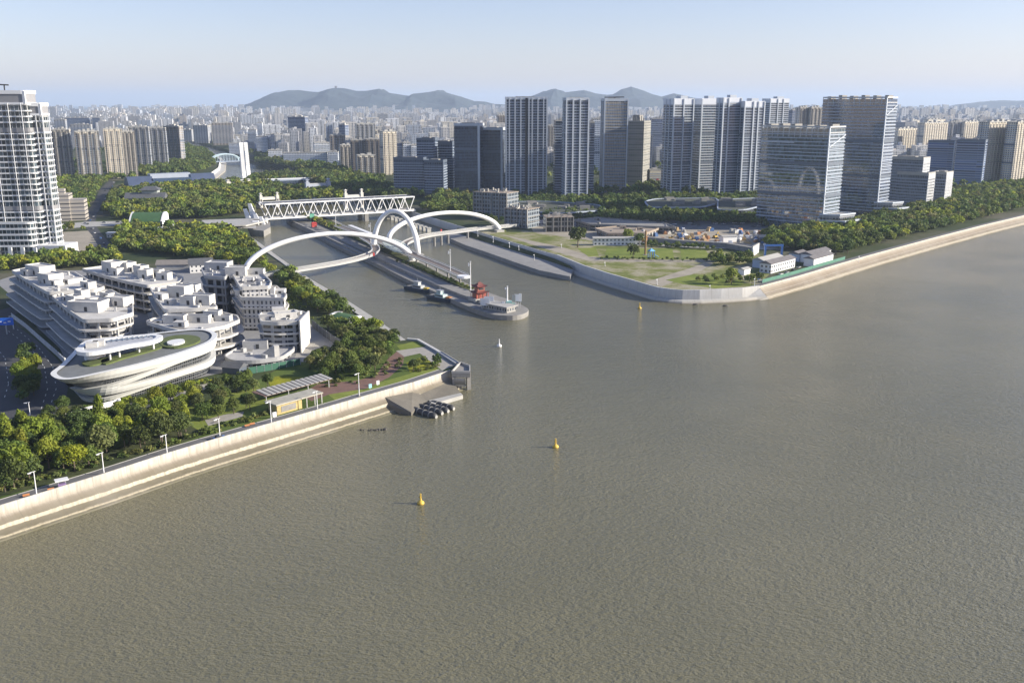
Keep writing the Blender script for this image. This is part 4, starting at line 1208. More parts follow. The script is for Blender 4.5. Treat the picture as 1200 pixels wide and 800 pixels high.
# small things around: hut, kiosk, boards
p = W(374, 408, 7)
def gable(name, label, u, v, w, d, h, rh, rz, wall, roof, cat='building', z=7.0, grp=None, win=True):
    p = W(u, v, z)
    t = thing(name, label, cat, loc=(p.x, p.y, z), rz=rz, group=grp)
    part('wall', MB().box(-w / 2, w / 2, -d / 2, d / 2, 0, h), wall, t)
    m = MB(); o_ = .8
    A = [(-w / 2 - o_, -d / 2 - o_, h), (w / 2 + o_, -d / 2 - o_, h), (w / 2 + o_, 0, h + rh), (-w / 2 - o_, 0, h + rh), (-w / 2 - o_, d / 2 + o_, h), (w / 2 + o_, d / 2 + o_, h)]
    m.face([A[0], A[1], A[2], A[3]]); m.face([A[3], A[2], A[5], A[4]]); m.face([A[1], A[5], A[2]]); m.face([A[0], A[3], A[4]]); m.face([A[0], A[4], A[5], A[1]])
    part('roof', m, roof, t)
    xy = Matrix.Rotation(rz, 2)
    occupy([Vector((p.x, p.y)) + xy @ Vector(s) for s in ((-w / 2, -d / 2), (w / 2, -d / 2), (w / 2, d / 2), (-w / 2, d / 2))], 2)
    return t
GREYROOF = plain('grey_tile_roof', (.10, .105, .115), .75, .25, .4)
HOUSEW = facade('white_house_wall', (.66, .65, .62), fh=3.2, bay=3.0, wf=.35, hf=.4)
gable('house', 'white gabled house with a dark roof just behind the concrete halls', 236, 318, 16, 11, 6, 4, .35, HOUSEW, GREYROOF)
gable('house', 'long low house with a brown grey roof among trees behind the concrete halls', 205, 315, 24, 10, 4, 3, .1, plain('grey_house_wall', (.4, .39, .37)), plain('brown_grey_roof', (.22, .20, .18), .8, .2, .5))
gable('site_hut', 'small dark gabled site hut with white trim in front of the green fence', 275, 436, 9, 6, 3, 2, -.3, plain('dark_hut_wall', (.08, .10, .13)), GREYROOF, 'hut')
# promenade kiosk with louvred roof
kp = W(345, 478, 7)
kio = thing('riverside_kiosk', 'yellow walled kiosk with a flat striped roof beside the river promenade', 'kiosk', loc=(kp.x, kp.y, 7), rz=atan2(*(LEFT_WALL[8] - LEFT_WALL[6]).yx))
part('wall', MB().box(-10, 2, -2.5, 3.5, 0, 4.2), plain('yellow_brown_panel', (.46, .36, .15), .7, .35, .8), kio)
part('roof', MB().box(-11, 12, -3.6, 4.5, 4.2, 4.7), plain('pale_yellow_grey_roof', (.40, .38, .31), .7, .25, .4), kio)
for x in (4, 8, 11.5): part('post', MB().box(x - .2, x + .2, -3.2, -2.8, 0, 4.2), CONC, kio)
part('shutter', MB().box(-8, -1, -2.62, -2.5, .8, 3.2), CONCD, kio)
part('side_window', MB().box(2.0, 2.12, -1.8, 2.8, .9, 3.4), DARK, kio)
gp = W(343, 461, 7)
can = thing('louvred_canopy', 'long flat canopy with slanted light and dark stripes behind the yellow kiosk', 'canopy', loc=(gp.x, gp.y, 7), rz=kio.rotation_euler.z)
part('frame', MB().box(-17, 17, -4.6, 4.6, 3.4, 3.75), plain('brown_timber', (.16, .10, .08), .8), can)
for k in range(14):
    x = -15.8 + k * 2.43
    part('roof_panel', MB().prism([(x, -5), (x + 1.75, -5), (x + 3.0, 5), (x + 1.25, 5)], 3.76, 3.95, bottom=True), CONC, can)
for x in (-16, -5, 5, 16):
    for y in (-4.2, 4.2): part('post', MB().box(x - .15, x + .15, y - .15, y + .15, 0, 3.4), STEELG, can)
occupy([Vector((gp.x, gp.y)) + Matrix.Rotation(can.rotation_euler.z, 2) @ Vector(s) for s in ((-18, -12), (18, -12), (18, 6), (-18, 6))], 1)
# green-roofed stage pavilion on the towpath side, and the one in the wood
def shell_roof(u, v, label, w, d, h, rz, seg=12):
    p = W(u, v, 7)
    t = thing('green_roof_pavilion', label, 'pavilion', loc=(p.x, p.y, 7), rz=rz, group='pavilions with curved green roofs')
    m = MB(); f = MB()
    for i in range(seg):
        a0, a1 = i / seg, (i + 1) / seg
        z0, z1 = h * sin(pi * (.12 + .6 * a0)), h * sin(pi * (.12 + .6 * a1))
        y0, y1 = d * (a0 - .5), d * (a1 - .5)
        m.face([(-w / 2, y0, z0), (w / 2, y0, z0), (w / 2, y1, z1), (-w / 2, y1, z1)])
        for s in (-1, 1):
            xa, xb = sorted((s * w / 2, s * (w / 2 + 1.6)))
            f.face([(xa, y0, z0 + .5), (xb, y0, z0 + .5), (xb, y1, z1 + .5), (xa, y1, z1 + .5)])
            f.face([(s * (w / 2 + 1.6), y0, 0), (s * (w / 2 + 1.6), y1, 0), (s * (w / 2 + 1.6), y1, z1 + .5), (s * (w / 2 + 1.6), y0, z0 + .5)])
    part('green_roof', m, plain('artificial_turf', (.05, .12, .045), .9), t)
    part('roof_rim', f, WHITE, t)
    part('hall_wall', MB().box(-w / 2 + .5, w / 2 - .5, -d / 2 + 1, d / 2 - 1, 0, h * .4), plain('blue_grey_wall', (.16, .2, .27)), t)
    occupy([(p.x - w / 2, p.y - d / 2), (p.x + w / 2, p.y - d / 2), (p.x + w / 2, p.y + d / 2), (p.x - w / 2, p.y + d / 2)], 8)
shell_roof(175, 264, 'curved green roof pavilion with white rims deep in the wood', 30, 22, 13, .05)
shell_roof(403, 376, 'small green-topped shelter with white rims close to the towpath', 15, 12, 3.4, -.75)

# ------------------------------------------------------------------ dark-roofed museum hall, temple style museum
p0, p1 = W(150, 222, 7), W(252, 217, 7)
mus = thing('long_museum', 'long dark blue metal-roofed museum hall with slanted skylights in the middle', 'museum', loc=((p0.x + p1.x) / 2, (p0.y + p1.y) / 2, 7), rz=atan2(p1.y - p0.y, p1.x - p0.x))
ML = (p1 - p0).length
NAVY = plain('navy_metal_roof', (.055, .075, .13), .45, .2, .1)
def lean(m, x0, x1, y0, y1, z0, z1, yt0, yt1):
    m.prism([(x0, y0), (x1, y0), (x1, y1), (x0, y1)], z0, z1, poly1=[(x0, yt0), (x1, yt0), (x1, yt1), (x0, yt1)])
    return m
part('roof_wing', lean(MB(), -ML / 2, -ML * .22, -12, 22, 0, 17, 2, 14), NAVY, mus, 'left roof wing')
part('roof_wing', lean(MB(), ML * .22, ML / 2, -12, 22, 0, 18, 2, 14), NAVY, mus, 'right roof wing')
part('centre_wall', MB().box(-ML * .22, ML * .22, -4, 20, 0, 14), plain('blue_glass_wall', (.05, .08, .14), .2), mus)
part('centre_roof', lean(MB(), -ML * .23, ML * .23, 2, 22, 14, 20, 6, 20), plain('grey_metal_roof', (.28, .31, .36), .5, .1, .2), mus)
for k in range(13):
    x = -ML * .2 + k * ML * .4 / 12
    part('skylight_rib', MB().bar((x, -5, 3), (x + 1.5, 4, 15), 1.1, 1.2), plain('pale_rib', (.5, .52, .52), .6), mus)
occupy([Vector((mus.location.x, mus.location.y)) + Matrix.Rotation(mus.rotation_euler.z, 2) @ Vector(s) for s in ((-ML / 2, -16), (ML / 2, -16), (ML / 2, 22), (-ML / 2, 22))], 3)
t = gable('temple_museum', 'white colonnaded building with hipped dark roofs among trees below the long museum', 172, 240, 46, 20, 9, 6, .12, facade('colonnade_wall', (.6, .58, .54), (.06, .06, .07), fh=9, bay=3.2, wf=.5, hf=.8), GREYROOF)
part('upper_hall', MB().box(-4, 14, -2, 12, 9, 18), plain('grey_green_wall', (.35, .38, .36)), t)
m = MB(); m.prism([(-7, -5), (17, -5), (17, 15), (-7, 15)], 18, 22, poly1=[(-1, 4), (11, 4), (11, 6), (-1, 6)]); part('upper_roof', m, GREYROOF, t)
for (u, v, s, lb) in ((146, 236, 8, 'small white flat-roofed kiosk beside the road left of the colonnaded building'), (205, 229, 26, 'long low pale wall-like building just below the dark museum hall'), (182, 274, 16, 'white low park building below the curved green roof in the wood'), (193, 272, 12, 'small white hut right of the curved green roof in the wood'), (131, 278, 7, 'small white round kiosk beside the dark road')):
    p = W(u, v, 7)
    t = thing('park_building', lb, 'building', loc=(p.x, p.y, 7), rz=.1)
    part('wall', MB().box(-s / 2, s / 2, -3, 3, 0, 4), HOUSEW, t); part('roof', MB().box(-s / 2 - .6, s / 2 + .6, -3.6, 3.6, 4, 4.6), WHITE, t)
    occupy([(p.x - s / 2, p.y - 4), (p.x + s / 2, p.y - 4), (p.x + s / 2, p.y + 4), (p.x - s / 2, p.y + 4)], 4)
p = W(76, 258, 7)
t = thing('stepped_building', 'grey-brown stepped stone building half hidden right of the white tower', 'building', loc=(p.x, p.y, 7), rz=.25)
STN = facade('stone_strip_wall', (.36, .33, .29), (.08, .08, .09), fh=4, bay=60, wf=.98, hf=.3)
part('wall', MB().box(-12, 8, -10, 12, 0, 28), STN, t); part('wing', MB().box(8.05, 22, -8, 12, 0, 22), STN, t); part('roof_hut', MB().box(-6, 3, -3, 6, 28, 33), STN, t)
occupy([(p.x - 16, p.y - 14), (p.x + 24, p.y - 14), (p.x + 24, p.y + 14), (p.x - 16, p.y + 14)], 2)

# ------------------------------------------------------------------ white round-cornered tower at the left edge
BAND = plain('white_tower_band', (.70, .71, .72), .35, .05, .1)
TG = facade('tower_window_band', (.42, .43, .43), (.035, .05, .06), fh=4.4, bay=3.2, wf=.84, hf=.9, ior=1.6)
TY = Yof(300)
def txy(u, z=7): return Xat(u, TY, z)
tw = thing('white_tower', 'tall white apartment tower with round-cornered floor bands at the left edge of the photo', 'tower', loc=(txy(30), TY, 7))
X0 = txy(30)
zl, zr = zat(107, TY + 8) - 7, zat(121.5, TY + 12) - 7
xL0, xL1 = Xat(-42, TY, 130) - X0, Xat(25, TY, 130) - X0
xR1 = Xat(54, TY, 120) - X0 - 7
volA = rounded([Vector((xL0, -2)), Vector((xL1 + 3, 3)), Vector((xL1 + 3, 20)), Vector((xL0, 20))], 4, 4)
volB = rounded([Vector((xL1 - 4, 6)), Vector((xR1, 8.5)), Vector((xR1, 21)), Vector((xL1 - 4, 21))], 3, 4)
occupy([(p.x + X0, p.y + TY) for p in volA], 3); occupy([(p.x + X0, p.y + TY) for p in volB], 6)
part('left_block', MB().prism(offset(volA, -.7), 0, zl - 7), TG, tw)
part('right_block', MB().prism(offset(volB, -.7), 0, zr - 5), TG, tw)
MESHG = plain('grey_metal_mesh', (.25, .25, .26), .6, .1, .5)
for vol, zt, cap, nm in ((volA, zl, 9.5, 'left'), (volB, zr, 8.5, 'right')):
    part('crown', MB().prism(offset(vol, -.1), zt - cap, zt - 1.6), MESHG, tw)
    part('crown_rim', MB().ring(vol, zt - 2.2, zt + .6, .5, -1.2), BAND, tw)
    part('crown_rim', MB().ring(vol, zt - cap - .8, zt - cap + .9, .5, -1.2), BAND, tw)
    part('crown_post', MB().rbox((vol[6].x, vol[6].y), 2.2, 1.5, zt - cap, zt), BAND, tw)
fh_ = 4.4
meA = MB().ring(volA, -.5, .5, .5, -1).mesh('floor_band', BAND); meB = MB().ring(volB, -.5, .5, .5, -1).mesh('floor_band', BAND)
k = 0
z = 9.0
while z < zl - 11:
    if k not in (7, 21):
        if z < zl - 11: part('floor_band', meA, None, tw, loc=(0, 0, z))
        if z < zr - 10: part('floor_band', meB, None, tw, loc=(0, 0, z + .8))
    z += fh_; k += 1
for kk in (7, 21):
    zz = 9 + kk * fh_
    for vol in (volA, volB): part('louvre_band', MB().ring(vol, zz - 3.2, zz + .2, .3, -1), MESHG, tw)
for (vv, xs, yy, zt) in ((volA, [xL0 + 6, xL0 + 20, xL0 + 33, xL0 + 43], -1.2, zl - 9), (volB, [xL1 + 6, xL1 + 11, xL1 + 16], 7.2, zr - 9)):
    for x in xs:
        part('pier', MB().rbox((x, yy + (x - xs[0]) * .06), .5, .5, 0, zt), BAND, tw)
pod = rounded([Vector((xL0 - 2, -6)), Vector((xL1 - 2, -4)), Vector((xL1 - 2, 10)), Vector((xL0 - 2, 10))], 5, 5)
for k in range(5): part('podium_band', MB().ring(pod, 8 + k * 4.6, 9.4 + k * 4.6, .3, -1.5), BAND, tw)
part('podium', MB().prism(offset(pod, -.8), 0, 28), TG, tw)
part('entrance_block', MB().box(xL1, xR1 + 12, -4, 18, 0, 9), SLABW, tw)
for x in (xL0 + 4, xL0 + 14, xL0 + 24, xL0 + 34, xL0 + 44): part('column', MB().rbox((x, -6.3), 3, 1.2, 0, 8), SLABW, tw)
crane = thing('roof_crane', 'small dark window-cleaning crane on the roof of the white tower', 'crane', loc=(txy(1, 136), TY + 6, 7 + zl))
part('mast', MB().bar((0, 0, -.5), (0, 0, 5), .7, .7), DARK, crane); part('jib', MB().bar((-5, 0, 5), (3.5, 0, 4.6), 1.0, 1.0), DARK, crane)
# ================================================================== CITY
TG1 = (.035, .05, .075)
M_T = facade('tower_glass_floor', (.18, .215, .265), (.014, .026, .05), fh=3.4, bay=2.6, wf=.86, hf=.84, grough=.15)
BANDG = plain('pale_grey_band', (.33, .38, .46), .5, .08, .1)
BANDW = plain('white_band', (.46, .50, .55), .5, .06, .1)
BANDB = plain('bronze_band', (.36, .33, .28), .5, .1, .1)
BANDD = plain('dark_grey_band', (.10, .125, .165), .5, .1, .1)
def footprint(ul, uc, ur, vt, vb, a, dep=None):
    """footprint from the three roof corners seen in the photo; a = turn of the front wall"""
    Y = Yof(vb); zt = zat(vt, Y)
    C = Vector((Xat(uc, Y, zt), Y))
    e1 = Vector((cos(a), sin(a))); e2 = Vector((-sin(a), cos(a)))
    def solve(d, u):
        k = (u - 600) / FPX
        den = d.x - k * d.y * CT
        t = (k * (C.y * CT + (CAMZ - zt) * ST) - C.x) / den
        return t
    if a < 0:
        w = abs(solve(-e1, ul)); d = dep or abs(solve(e2, ur))
        P = [C - e1 * w, C, C + e2 * d, C - e1 * w + e2 * d]
    else:
        w = abs(solve(e1, ur)); d = dep or abs(solve(e2, ul))
        P = [C, C + e1 * w, C + e1 * w + e2 * d, C + e2 * d]
    return P, zt, w, d
def boxuv(P, z0, z1, mb=None):
    return (mb or MB()).prism(P, z0, z1)
def tower(name, label, ul, uc, ur, vt, vb, a, dep=None, body=None, band=None, fh=3.4, piers=(), pside=(), crown='rim', bt=.42, bo=.6, cat='tower', group=None, slit=None, base=7.0, pmat=None, pw=1.6):
    P, zt, w, d = footprint(ul, uc, ur, vt, vb, a, dep)
    body = body or M_T; band = band or BANDG
    c = sum(P, Vector((0, 0))) / 4
    t = thing(name, label, cat, loc=(c.x, c.y, base), rz=a, group=group)
    L_ = [Vector(s) for s in ((-w / 2, -d / 2), (w / 2, -d / 2), (w / 2, d / 2), (-w / 2, d / 2))]
    H = zt - base
    occupy(P, 6)
    part('wall', MB().prism(L_, 0, H - 1.0), body, t)
    if band:
        me = MB().ring(L_, -bt, bt, bo, -.6).mesh('floor_band', band)
        n = int((H - 8) / fh)
        mech = {n // 3, 2 * n // 3} if n > 18 else set()
        for k in range(min(n, 60)):
            if k in mech: part('plant_floor', MB().ring(L_, -1.5, 1.3, bo - .1, -.6), BANDD, t, loc=(0, 0, 6 + k * fh))
            else: part('floor_band', me, None, t, loc=(0, 0, 6 + k * fh))
    pm = pmat or (BANDW if band is BANDG else band) or BANDG  # piers over grey bands are paler, painting in their sunlit edges
    for f in piers:
        part('pier', MB().box(-w / 2 + f * w - pw / 2, -w / 2 + f * w + pw / 2, -d / 2 - bo - .8, -d / 2 + .3, 0, H), pm, t)
    for f in pside:
        sx = 1 if a < 0 else -1
        x = sx * (w / 2)
        part('pier', MB().box(min(x - .3, x + sx * (bo + .35)), max(x - .3, x + sx * (bo + .35)), -d / 2 + f * d - pw / 2, -d / 2 + f * d + pw / 2, 0, H), pm, t)
    if slit:
        part('slit_shade_strip', MB().box(-w / 2 + slit * w - 1.6, -w / 2 + slit * w + 1.6, -d / 2 - bo - .5, -d / 2 + .4, 0, H), DARK, t)  # dark strip proud of the front, painted for the shade in the slit
    if crown == 'rim':
        part('roof_rim', MB().ring(L_, H - 2, H + 1.6, .3, -.8), pm, t)
        part('roof_plant', MB().box(-w * .25, w * .2, -d * .2, d * .25, H - 1.2, H + 2.2), CONCD, t)
    elif crown == 'screen':
        part('roof_screen', MB().ring(L_, H - 7, H + .5, .35, -.8), plain('pale_roof_screen', (.62, .65, .70), .5, .06, .1), t)
        part('lift_house', MB().box(-w * .05, w * .3, -d * .3, d * .2, H - 1.2, H + 4), BANDW, t)
    elif crown == 'frame':
        for k in range(13):
            x = -w / 2 + w * k / 12
            part('crown_post', MB().box(x - .35, x + .35, -d / 2 - .2, -d / 2 + .5, H - 9, H + 1), STEELG, t)
        part('crown_rim', MB().ring(L_, H, H + 1.5, .3, -1), STEELG, t)
        part('crown_rim', MB().ring(L_, H - 5, H - 4.2, .3, -1), STEELG, t)
        for k in range(6):
            x = -w * .45 + w * .9 * k / 5
            part('roof_plant', MB().box(x - 2, x + 2, -d * .25, d * .2, H - 1.1, H + RNG.uniform(1.5, 3.5)), CONCD, t)
    return t, w, d, H
# --- front row of apartment and office towers (right of the canal)
tower('apartment_tower', 'twin-slab apartment tower with a dark vertical slit, leftmost of the high row', 593, 593, 641, 115, 229, .05, 24, piers=(0, .08, .22, .36, .56, .64, .78, .92, 1), slit=.5)
tower('apartment_tower', 'slim pale apartment tower standing second from left in the high row', 660, 664, 690, 116, 235, .15, 24, piers=(0, .3, .62, 1), pside=(.5,), pw=1.8)
tower('office_tower', 'beige-edged glass tower with a rooftop crane, third in the high row', 706, 709, 736, 117, 226, .1, 26, band=BANDG, piers=(0, 1), pside=(.1, .5, .9), body=facade('beige_tower_glass', (.42, .37, .30), (.04, .055, .08), fh=3.9, bay=2.4, wf=.8, hf=.75), fh=3.9)
P_, zt_, w_, d_ = footprint(706, 709, 736, 117, 226, .1, 26)
cr = thing('roof_crane', 'long flat dark crane jib on the roof of the beige-edged glass tower', 'crane', loc=(sum(p.x for p in P_) / 4, sum(p.y for p in P_) / 4, zt_ - .8), rz=.1)
part('mast', MB().box(-.8, .8, -.8, .8, 0, 4), DARK, cr); part('jib', MB().bar((-14, 0, 4), (13, 0, 4.4), 1.4, 1.4), DARK, cr)
tower('apartment_tower', 'pale apartment tower with white rib and shaded left wall, fourth in the row', 778, 790, 813, 116, 230, .34, None, piers=(0, .5, 1), pside=(.35, .7), crown='screen', band=BANDW)
tower('apartment_tower', 'pale apartment tower partly hidden behind its neighbour in the middle of the high row', 819, 823, 843, 116, 228, .34, 22, piers=(0, 1), crown='screen', band=BANDW)
tower('apartment_tower', 'broad pale apartment tower with white corner line, middle of the high row', 840, 848, 869, 115, 232, .34, None, piers=(0, .3, 1), pside=(.5,), crown='screen', band=BANDG)
tower('apartment_tower', 'slightly lower apartment tower right beside the big glass office block', 869, 873, 896, 119, 232, .34, 24, piers=(0, .45, .7, 1), crown='screen', band=BANDG)
tower('apartment_tower', 'narrow pale apartment tower peeking above the shorter glass office block', 897, 903, 925, 116, 205, .34, 24, piers=(0, .4, .7), crown='screen', band=BANDW)
# scaffolded tower under construction
t, w, d, H = tower('unfinished_tower', 'grey tower under construction with ragged top and scaffold netting', 735, 755, 763, 141, 221, -.35, None, body=facade('netted_concrete', (.24, .235, .21), (.05, .055, .05), fh=3.8, bay=3.2, wf=.5, hf=.4, wv=.4), band=BANDB, fh=7.6, bt=.3, bo=.3, crown=None, cat='tower')
for k in range(9):
    x = -w / 2 + w * (k + .5) / 9; part('rebar_column', MB().box(x - .5, x + .5, -d / 2 + .4, -d / 2 + 1.4, H - 1, H + 2 + (k * 37 % 5)), CONCD, t)
part('top_frame', MB().box(-w * .3, w * .1, -d * .2, d * .3, H - 1, H + 7), CONCD, t)
# glass office blocks
GL1 = facade('office_curtain_wall', (.09, .11, .125), (.04, .062, .075), fh=4.2, bay=1.5, wf=.92, hf=.93, grough=.04, ior=2.2)
GL2 = facade('blue_curtain_wall', (.05, .065, .095), (.018, .03, .06), fh=4.2, bay=1.5, wf=.92, hf=.93, grough=.07, ior=2.2)
def office(label, ul, uc, ur, vt, vb, a, body, nlines):
    t, w, d, H = tower('glass_office_block', label, ul, uc, ur, vt, vb, a, None, body=body, band=None, crown='frame', piers=(1,), pside=(), pmat=BANDW, pw=1.0)
    L_ = [Vector(s) for s in ((-w / 2, -d / 2), (w / 2, -d / 2), (w / 2, d / 2), (-w / 2, d / 2))]
    me = MB().ring(L_, -.12, .12, .15, -.4).mesh('floor_line', BANDG)
    me2 = MB().box(w / 2 + .02, w / 2 + .3, -d / 2 + .5, d / 2 - .5, -.22, .22).mesh('floor_line', BANDG)
    for k in range(nlines):
        z = 7 + k * (H - 18) / nlines
        if k % 3 == 0: part('floor_line', me, None, t, loc=(0, 0, z))
        else:
            f0 = RNG.uniform(-.48, .1); f1 = f0 + RNG.uniform(.15, .4)
            part('floor_line', MB().box(f0 * w, min(f1, .49) * w, -d / 2 - .3, -d / 2 - .02, z - .2, z + .2), BANDG, t)
        part('side_line', me2, None, t, loc=(0, 0, z + 1.5))
    part('sky_lobby_band', MB().box(-w / 2, w * .0, -d / 2 - .5, -d / 2 - .02, H - 15, H - 14), BANDW, t)
    part('diagonal_brace', MB().bar((w / 2 + .6, -d / 2, H - 18), (w / 2 + .6, d / 2, H - 7), .9, .9), BANDW, t)
    # stepped podium terraces with white edges
    for k, (h_, e) in enumerate(((5, 26), (10, 20), (15.5, 13))):
        q = [Vector((w / 2 - 2, -d / 2 - 3)), Vector((w / 2 + e, -d / 2 + 2 + k * 3)), Vector((w / 2 + e + 4, d / 2)), Vector((w / 2 - 2, d / 2))]
        part('podium', MB().prism(q, h_ - 4.6, h_ - .6), facade('podium_glass', (.25, .26, .28), (.03, .04, .05), fh=4.4, bay=3, wf=.85, hf=.7), t)
        part('podium_edge', MB().ring(q, h_ - 1, h_ + .5, .5, -1.2), BANDW, t)
        part('podium_roof', MB().prism(q, h_ - .6, h_ - .45), CONC, t)
    return t
office('lower mirror-glass office block with white corner line nearest the river on the right bank', 893, 973, 991, 150, 270, -.76, GL1, 26)
office('taller dark blue glass office block with open roof frame behind the lower mirror-glass one', 965, 1040, 1052, 115, 254, -.76, GL2, 30)
GS = facade('grey_strip_office', (.22, .24, .27), (.04, .05, .07), fh=3.8, bay=2.0, wf=.7, hf=.7, grough=.15)
WE = facade('pale_end_wall', (.52, .53, .54), (.2, .21, .22), fh=3.8, bay=1.2, wf=.4, hf=.9)
for nm, lb, r in (('low_office', 'grey mid-rise office slab with a pale end wall right of the tall blue glass block', (1043, 1082, 1090, 186, 243, -.76)), ('low_office', 'lower front step of grey offices with wide pale end wall above the river trees', (1052, 1088, 1096, 204, 244, -.76)), ('low_office', 'smaller dark office wing with pale end wall rightmost of the grey office steps', (1094, 1109, 1117, 203, 240, -.76))):
    t, w, d, H = tower(nm, lb, *r, None, body=GS, band=None, crown='rim', cat='office', pmat=CONC)
    part('end_wall', MB().box(w / 2 + .02, w / 2 + .6, -d / 2, d / 2, 0, H), WE, t)
BLS = facade('blue_striped_glass', (.16, .22, .36), (.035, .06, .14), fh=3.8, bay=30, wf=.99, hf=.6, grough=.15)
for lb, r in (('left half of the pair of dark blue striped office slabs before the cream apartments', (1088, 1119, 1122, 166, 214, -.6)), ('right half of the pair of dark blue striped office slabs before the cream apartments', (1122, 1155, 1158, 165, 218, -.6))):
    t, w, d, H = tower('blue_office_slab', lb, *r, None, body=BLS, band=None, crown='rim', cat='office', pmat=BANDD)
    part('white_fin', MB().box(w / 2 - .4, w / 2 + .9, -d / 2 - .8, -d / 2 + .8, 0, H + 1), BANDW, t)
# --- dark glass office group left of the high row
DG = facade('dark_strip_glass', (.085, .105, .14), (.014, .024, .045), fh=3.9, bay=2.2, wf=.86, hf=.7, grough=.12)
DG2 = facade('dark_grid_office', (.09, .115, .16), (.014, .026, .052), fh=3.8, bay=2.4, wf=.6, hf=.6, grough=.15)
tower('dark_office_tower', 'dark banded office tower with a bright right edge, tallest of the dark group', 532, 561, 564, 146, 228, -.25, 26, body=DG, band=BANDD, fh=3.9, piers=(1,), pw=3.0, crown='rim', pmat=BANDW)  # white edge pier added to paint the narrow sunlit side
tower('dark_office_tower', 'dark banded office tower just left of the twin-slab apartment tower', 563, 588, 590, 151, 227, -.25, 24, body=DG, band=BANDD, fh=3.9, crown='rim', piers=(1,), pw=2.6, pmat=BANDW)  # here too the pale pier stands in for the lit side wall
for lb, r in (('dark grid office block second highest in the dark group left of the banded towers', (488, 507, 509, 163, 226, -.2)), ('long dark grid office block wedged between taller dark offices', (507, 530, 534, 167, 224, -.2)),
              ('lowest wide dark office block with a lit window patch above the truss bridge end', (461, 496, 499, 186, 230, -.15)), ('dark office block with one bright white corner edge by the canal', (497, 519, 521, 189, 231, -.15))):
    tower('dark_office_block', lb, *r, 24, body=DG2, band=None, crown='rim', cat='office', pmat=BANDD, piers=((1,) if 'bright' in lb else ()), pw=1.4)
# --- second row, behind the high row
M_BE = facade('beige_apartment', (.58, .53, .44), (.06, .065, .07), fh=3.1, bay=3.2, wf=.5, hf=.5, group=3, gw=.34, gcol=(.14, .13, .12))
M_CR = facade('cream_apartment', (.72, .65, .52), (.09, .09, .09), fh=3.1, bay=3.4, wf=.5, hf=.5, group=4, gw=.26, gcol=(.46, .41, .33))
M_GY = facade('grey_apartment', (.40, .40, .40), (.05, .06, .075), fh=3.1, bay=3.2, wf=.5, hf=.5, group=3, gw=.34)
M_WH = facade('white_office', (.62, .64, .67), (.06, .08, .12), fh=3.6, bay=3.2, wf=.7, hf=.5)
M_DB = facade('dark_blue_tower', (.12, .15, .22), (.03, .045, .09), fh=3.5, bay=2.6, wf=.6, hf=.7)
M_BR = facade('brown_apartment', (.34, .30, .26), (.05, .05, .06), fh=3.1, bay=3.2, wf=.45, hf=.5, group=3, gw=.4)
def roof_bits(t, w, d, H, mat, n=3):
    for k in range(n):
        x = -w * .38 + w * .76 * (k + .5) / n
        s = min(w / n * .45, 7)
        part('roof_hut', MB().box(x - s / 2, x + s / 2, -d * .2, d * .2, H - 1.05, H + 2.2 + (k * 31 % 3)), mat, t)
def slab(label, ul, uc, ur, vt, vb, a, mat, dep=16, cat='apartment block', name='apartment_block', huts=3, group=None):
    t, w, d, H = tower(name, label, ul, uc, ur, vt, vb, a, dep, body=mat, band=None, crown=None, cat=cat, group=group)
    part('roof_rim', MB().ring([(-w / 2, -d / 2), (w / 2, -d / 2), (w / 2, d / 2), (-w / 2, d / 2)], H - 1.2, H + .4, .25, -.6), CONC, t)
    roof_bits(t, w, d, H, CONC, huts)
    if vb > 180 and mat in (M_BE, M_CR, M_GY, M_BR):
        nf = max(3, int(w / 9)); fm_ = MB().box(-.75, .75, -.75, .2, 0, H - .2).mesh('bay_pier', mat); fw = MB().box(-1.9, 1.9, -1.5, .2, 0, H - 3).mesh('bay_window_stack', mat)
        for k in range(nf + 1): part('bay_pier', fm_, None, t, loc=(-w / 2 + w * k / nf, -d / 2, 0))
        for k in range(nf): part('bay_window_stack', fw, None, t, loc=(-w / 2 + w * (k + .5) / nf, -d / 2, 0))
    return t
slab('dark strip-windowed tower half hidden at the left of the slim pale apartment tower', 648, 651, 664, 141, 228, .1, DG, cat='tower', name='office_tower')
slab('narrow dark tower behind the right edge of the slim pale apartment tower', 690, 692, 697, 143, 228, .1, DG, cat='tower', name='office_tower')
slab('white and blue slab with a bright top seen between the second and third high towers', 693, 695, 708, 139, 200, .1, M_WH, cat='office', name='office_block')
slab('blue striped building visible between the unfinished tower and the next pale tower', 760, 764, 778, 139, 196, .1, M_DB, cat='office', name='office_block')
slab('brown apartment block visible just left of the twin-slab tower', 579, 584, 593, 135, 182, .3, M_BR)
slab('low beige block in the gap right of the twin-slab apartment tower', 640, 643, 652, 147, 190, .2, M_BE)
t = slab('cream low building with a red poster on its wall seen between two high towers', 760, 762, 775, 199, 219, .1, plain('cream_wall', (.6, .54, .42)), cat='building', name='low_building', huts=1)
part('poster', MB().box(1.5, 5, -8.35, -8.05, 4, 12), REDM, t)
slab('small cream building with a pink end seen beside the fourth high tower', 812, 814, 821, 195, 212, .1, M_CR, cat='building', name='low_building', huts=1)
slab('beige apartment tower, left one of the pair above the shorter glass office block', 934, 938, 949, 126, 190, .35, M_BE, cat='tower', name='apartment_tower')
slab('beige apartment tower, right one of the pair above the shorter glass office block', 949, 951, 964, 126, 190, .35, M_BE, cat='tower', name='apartment_tower')
slab('dark grey block peeking out at the left of the beige apartment pair', 926, 929, 936, 129, 186, .3, M_DB, cat='tower', name='apartment_tower')
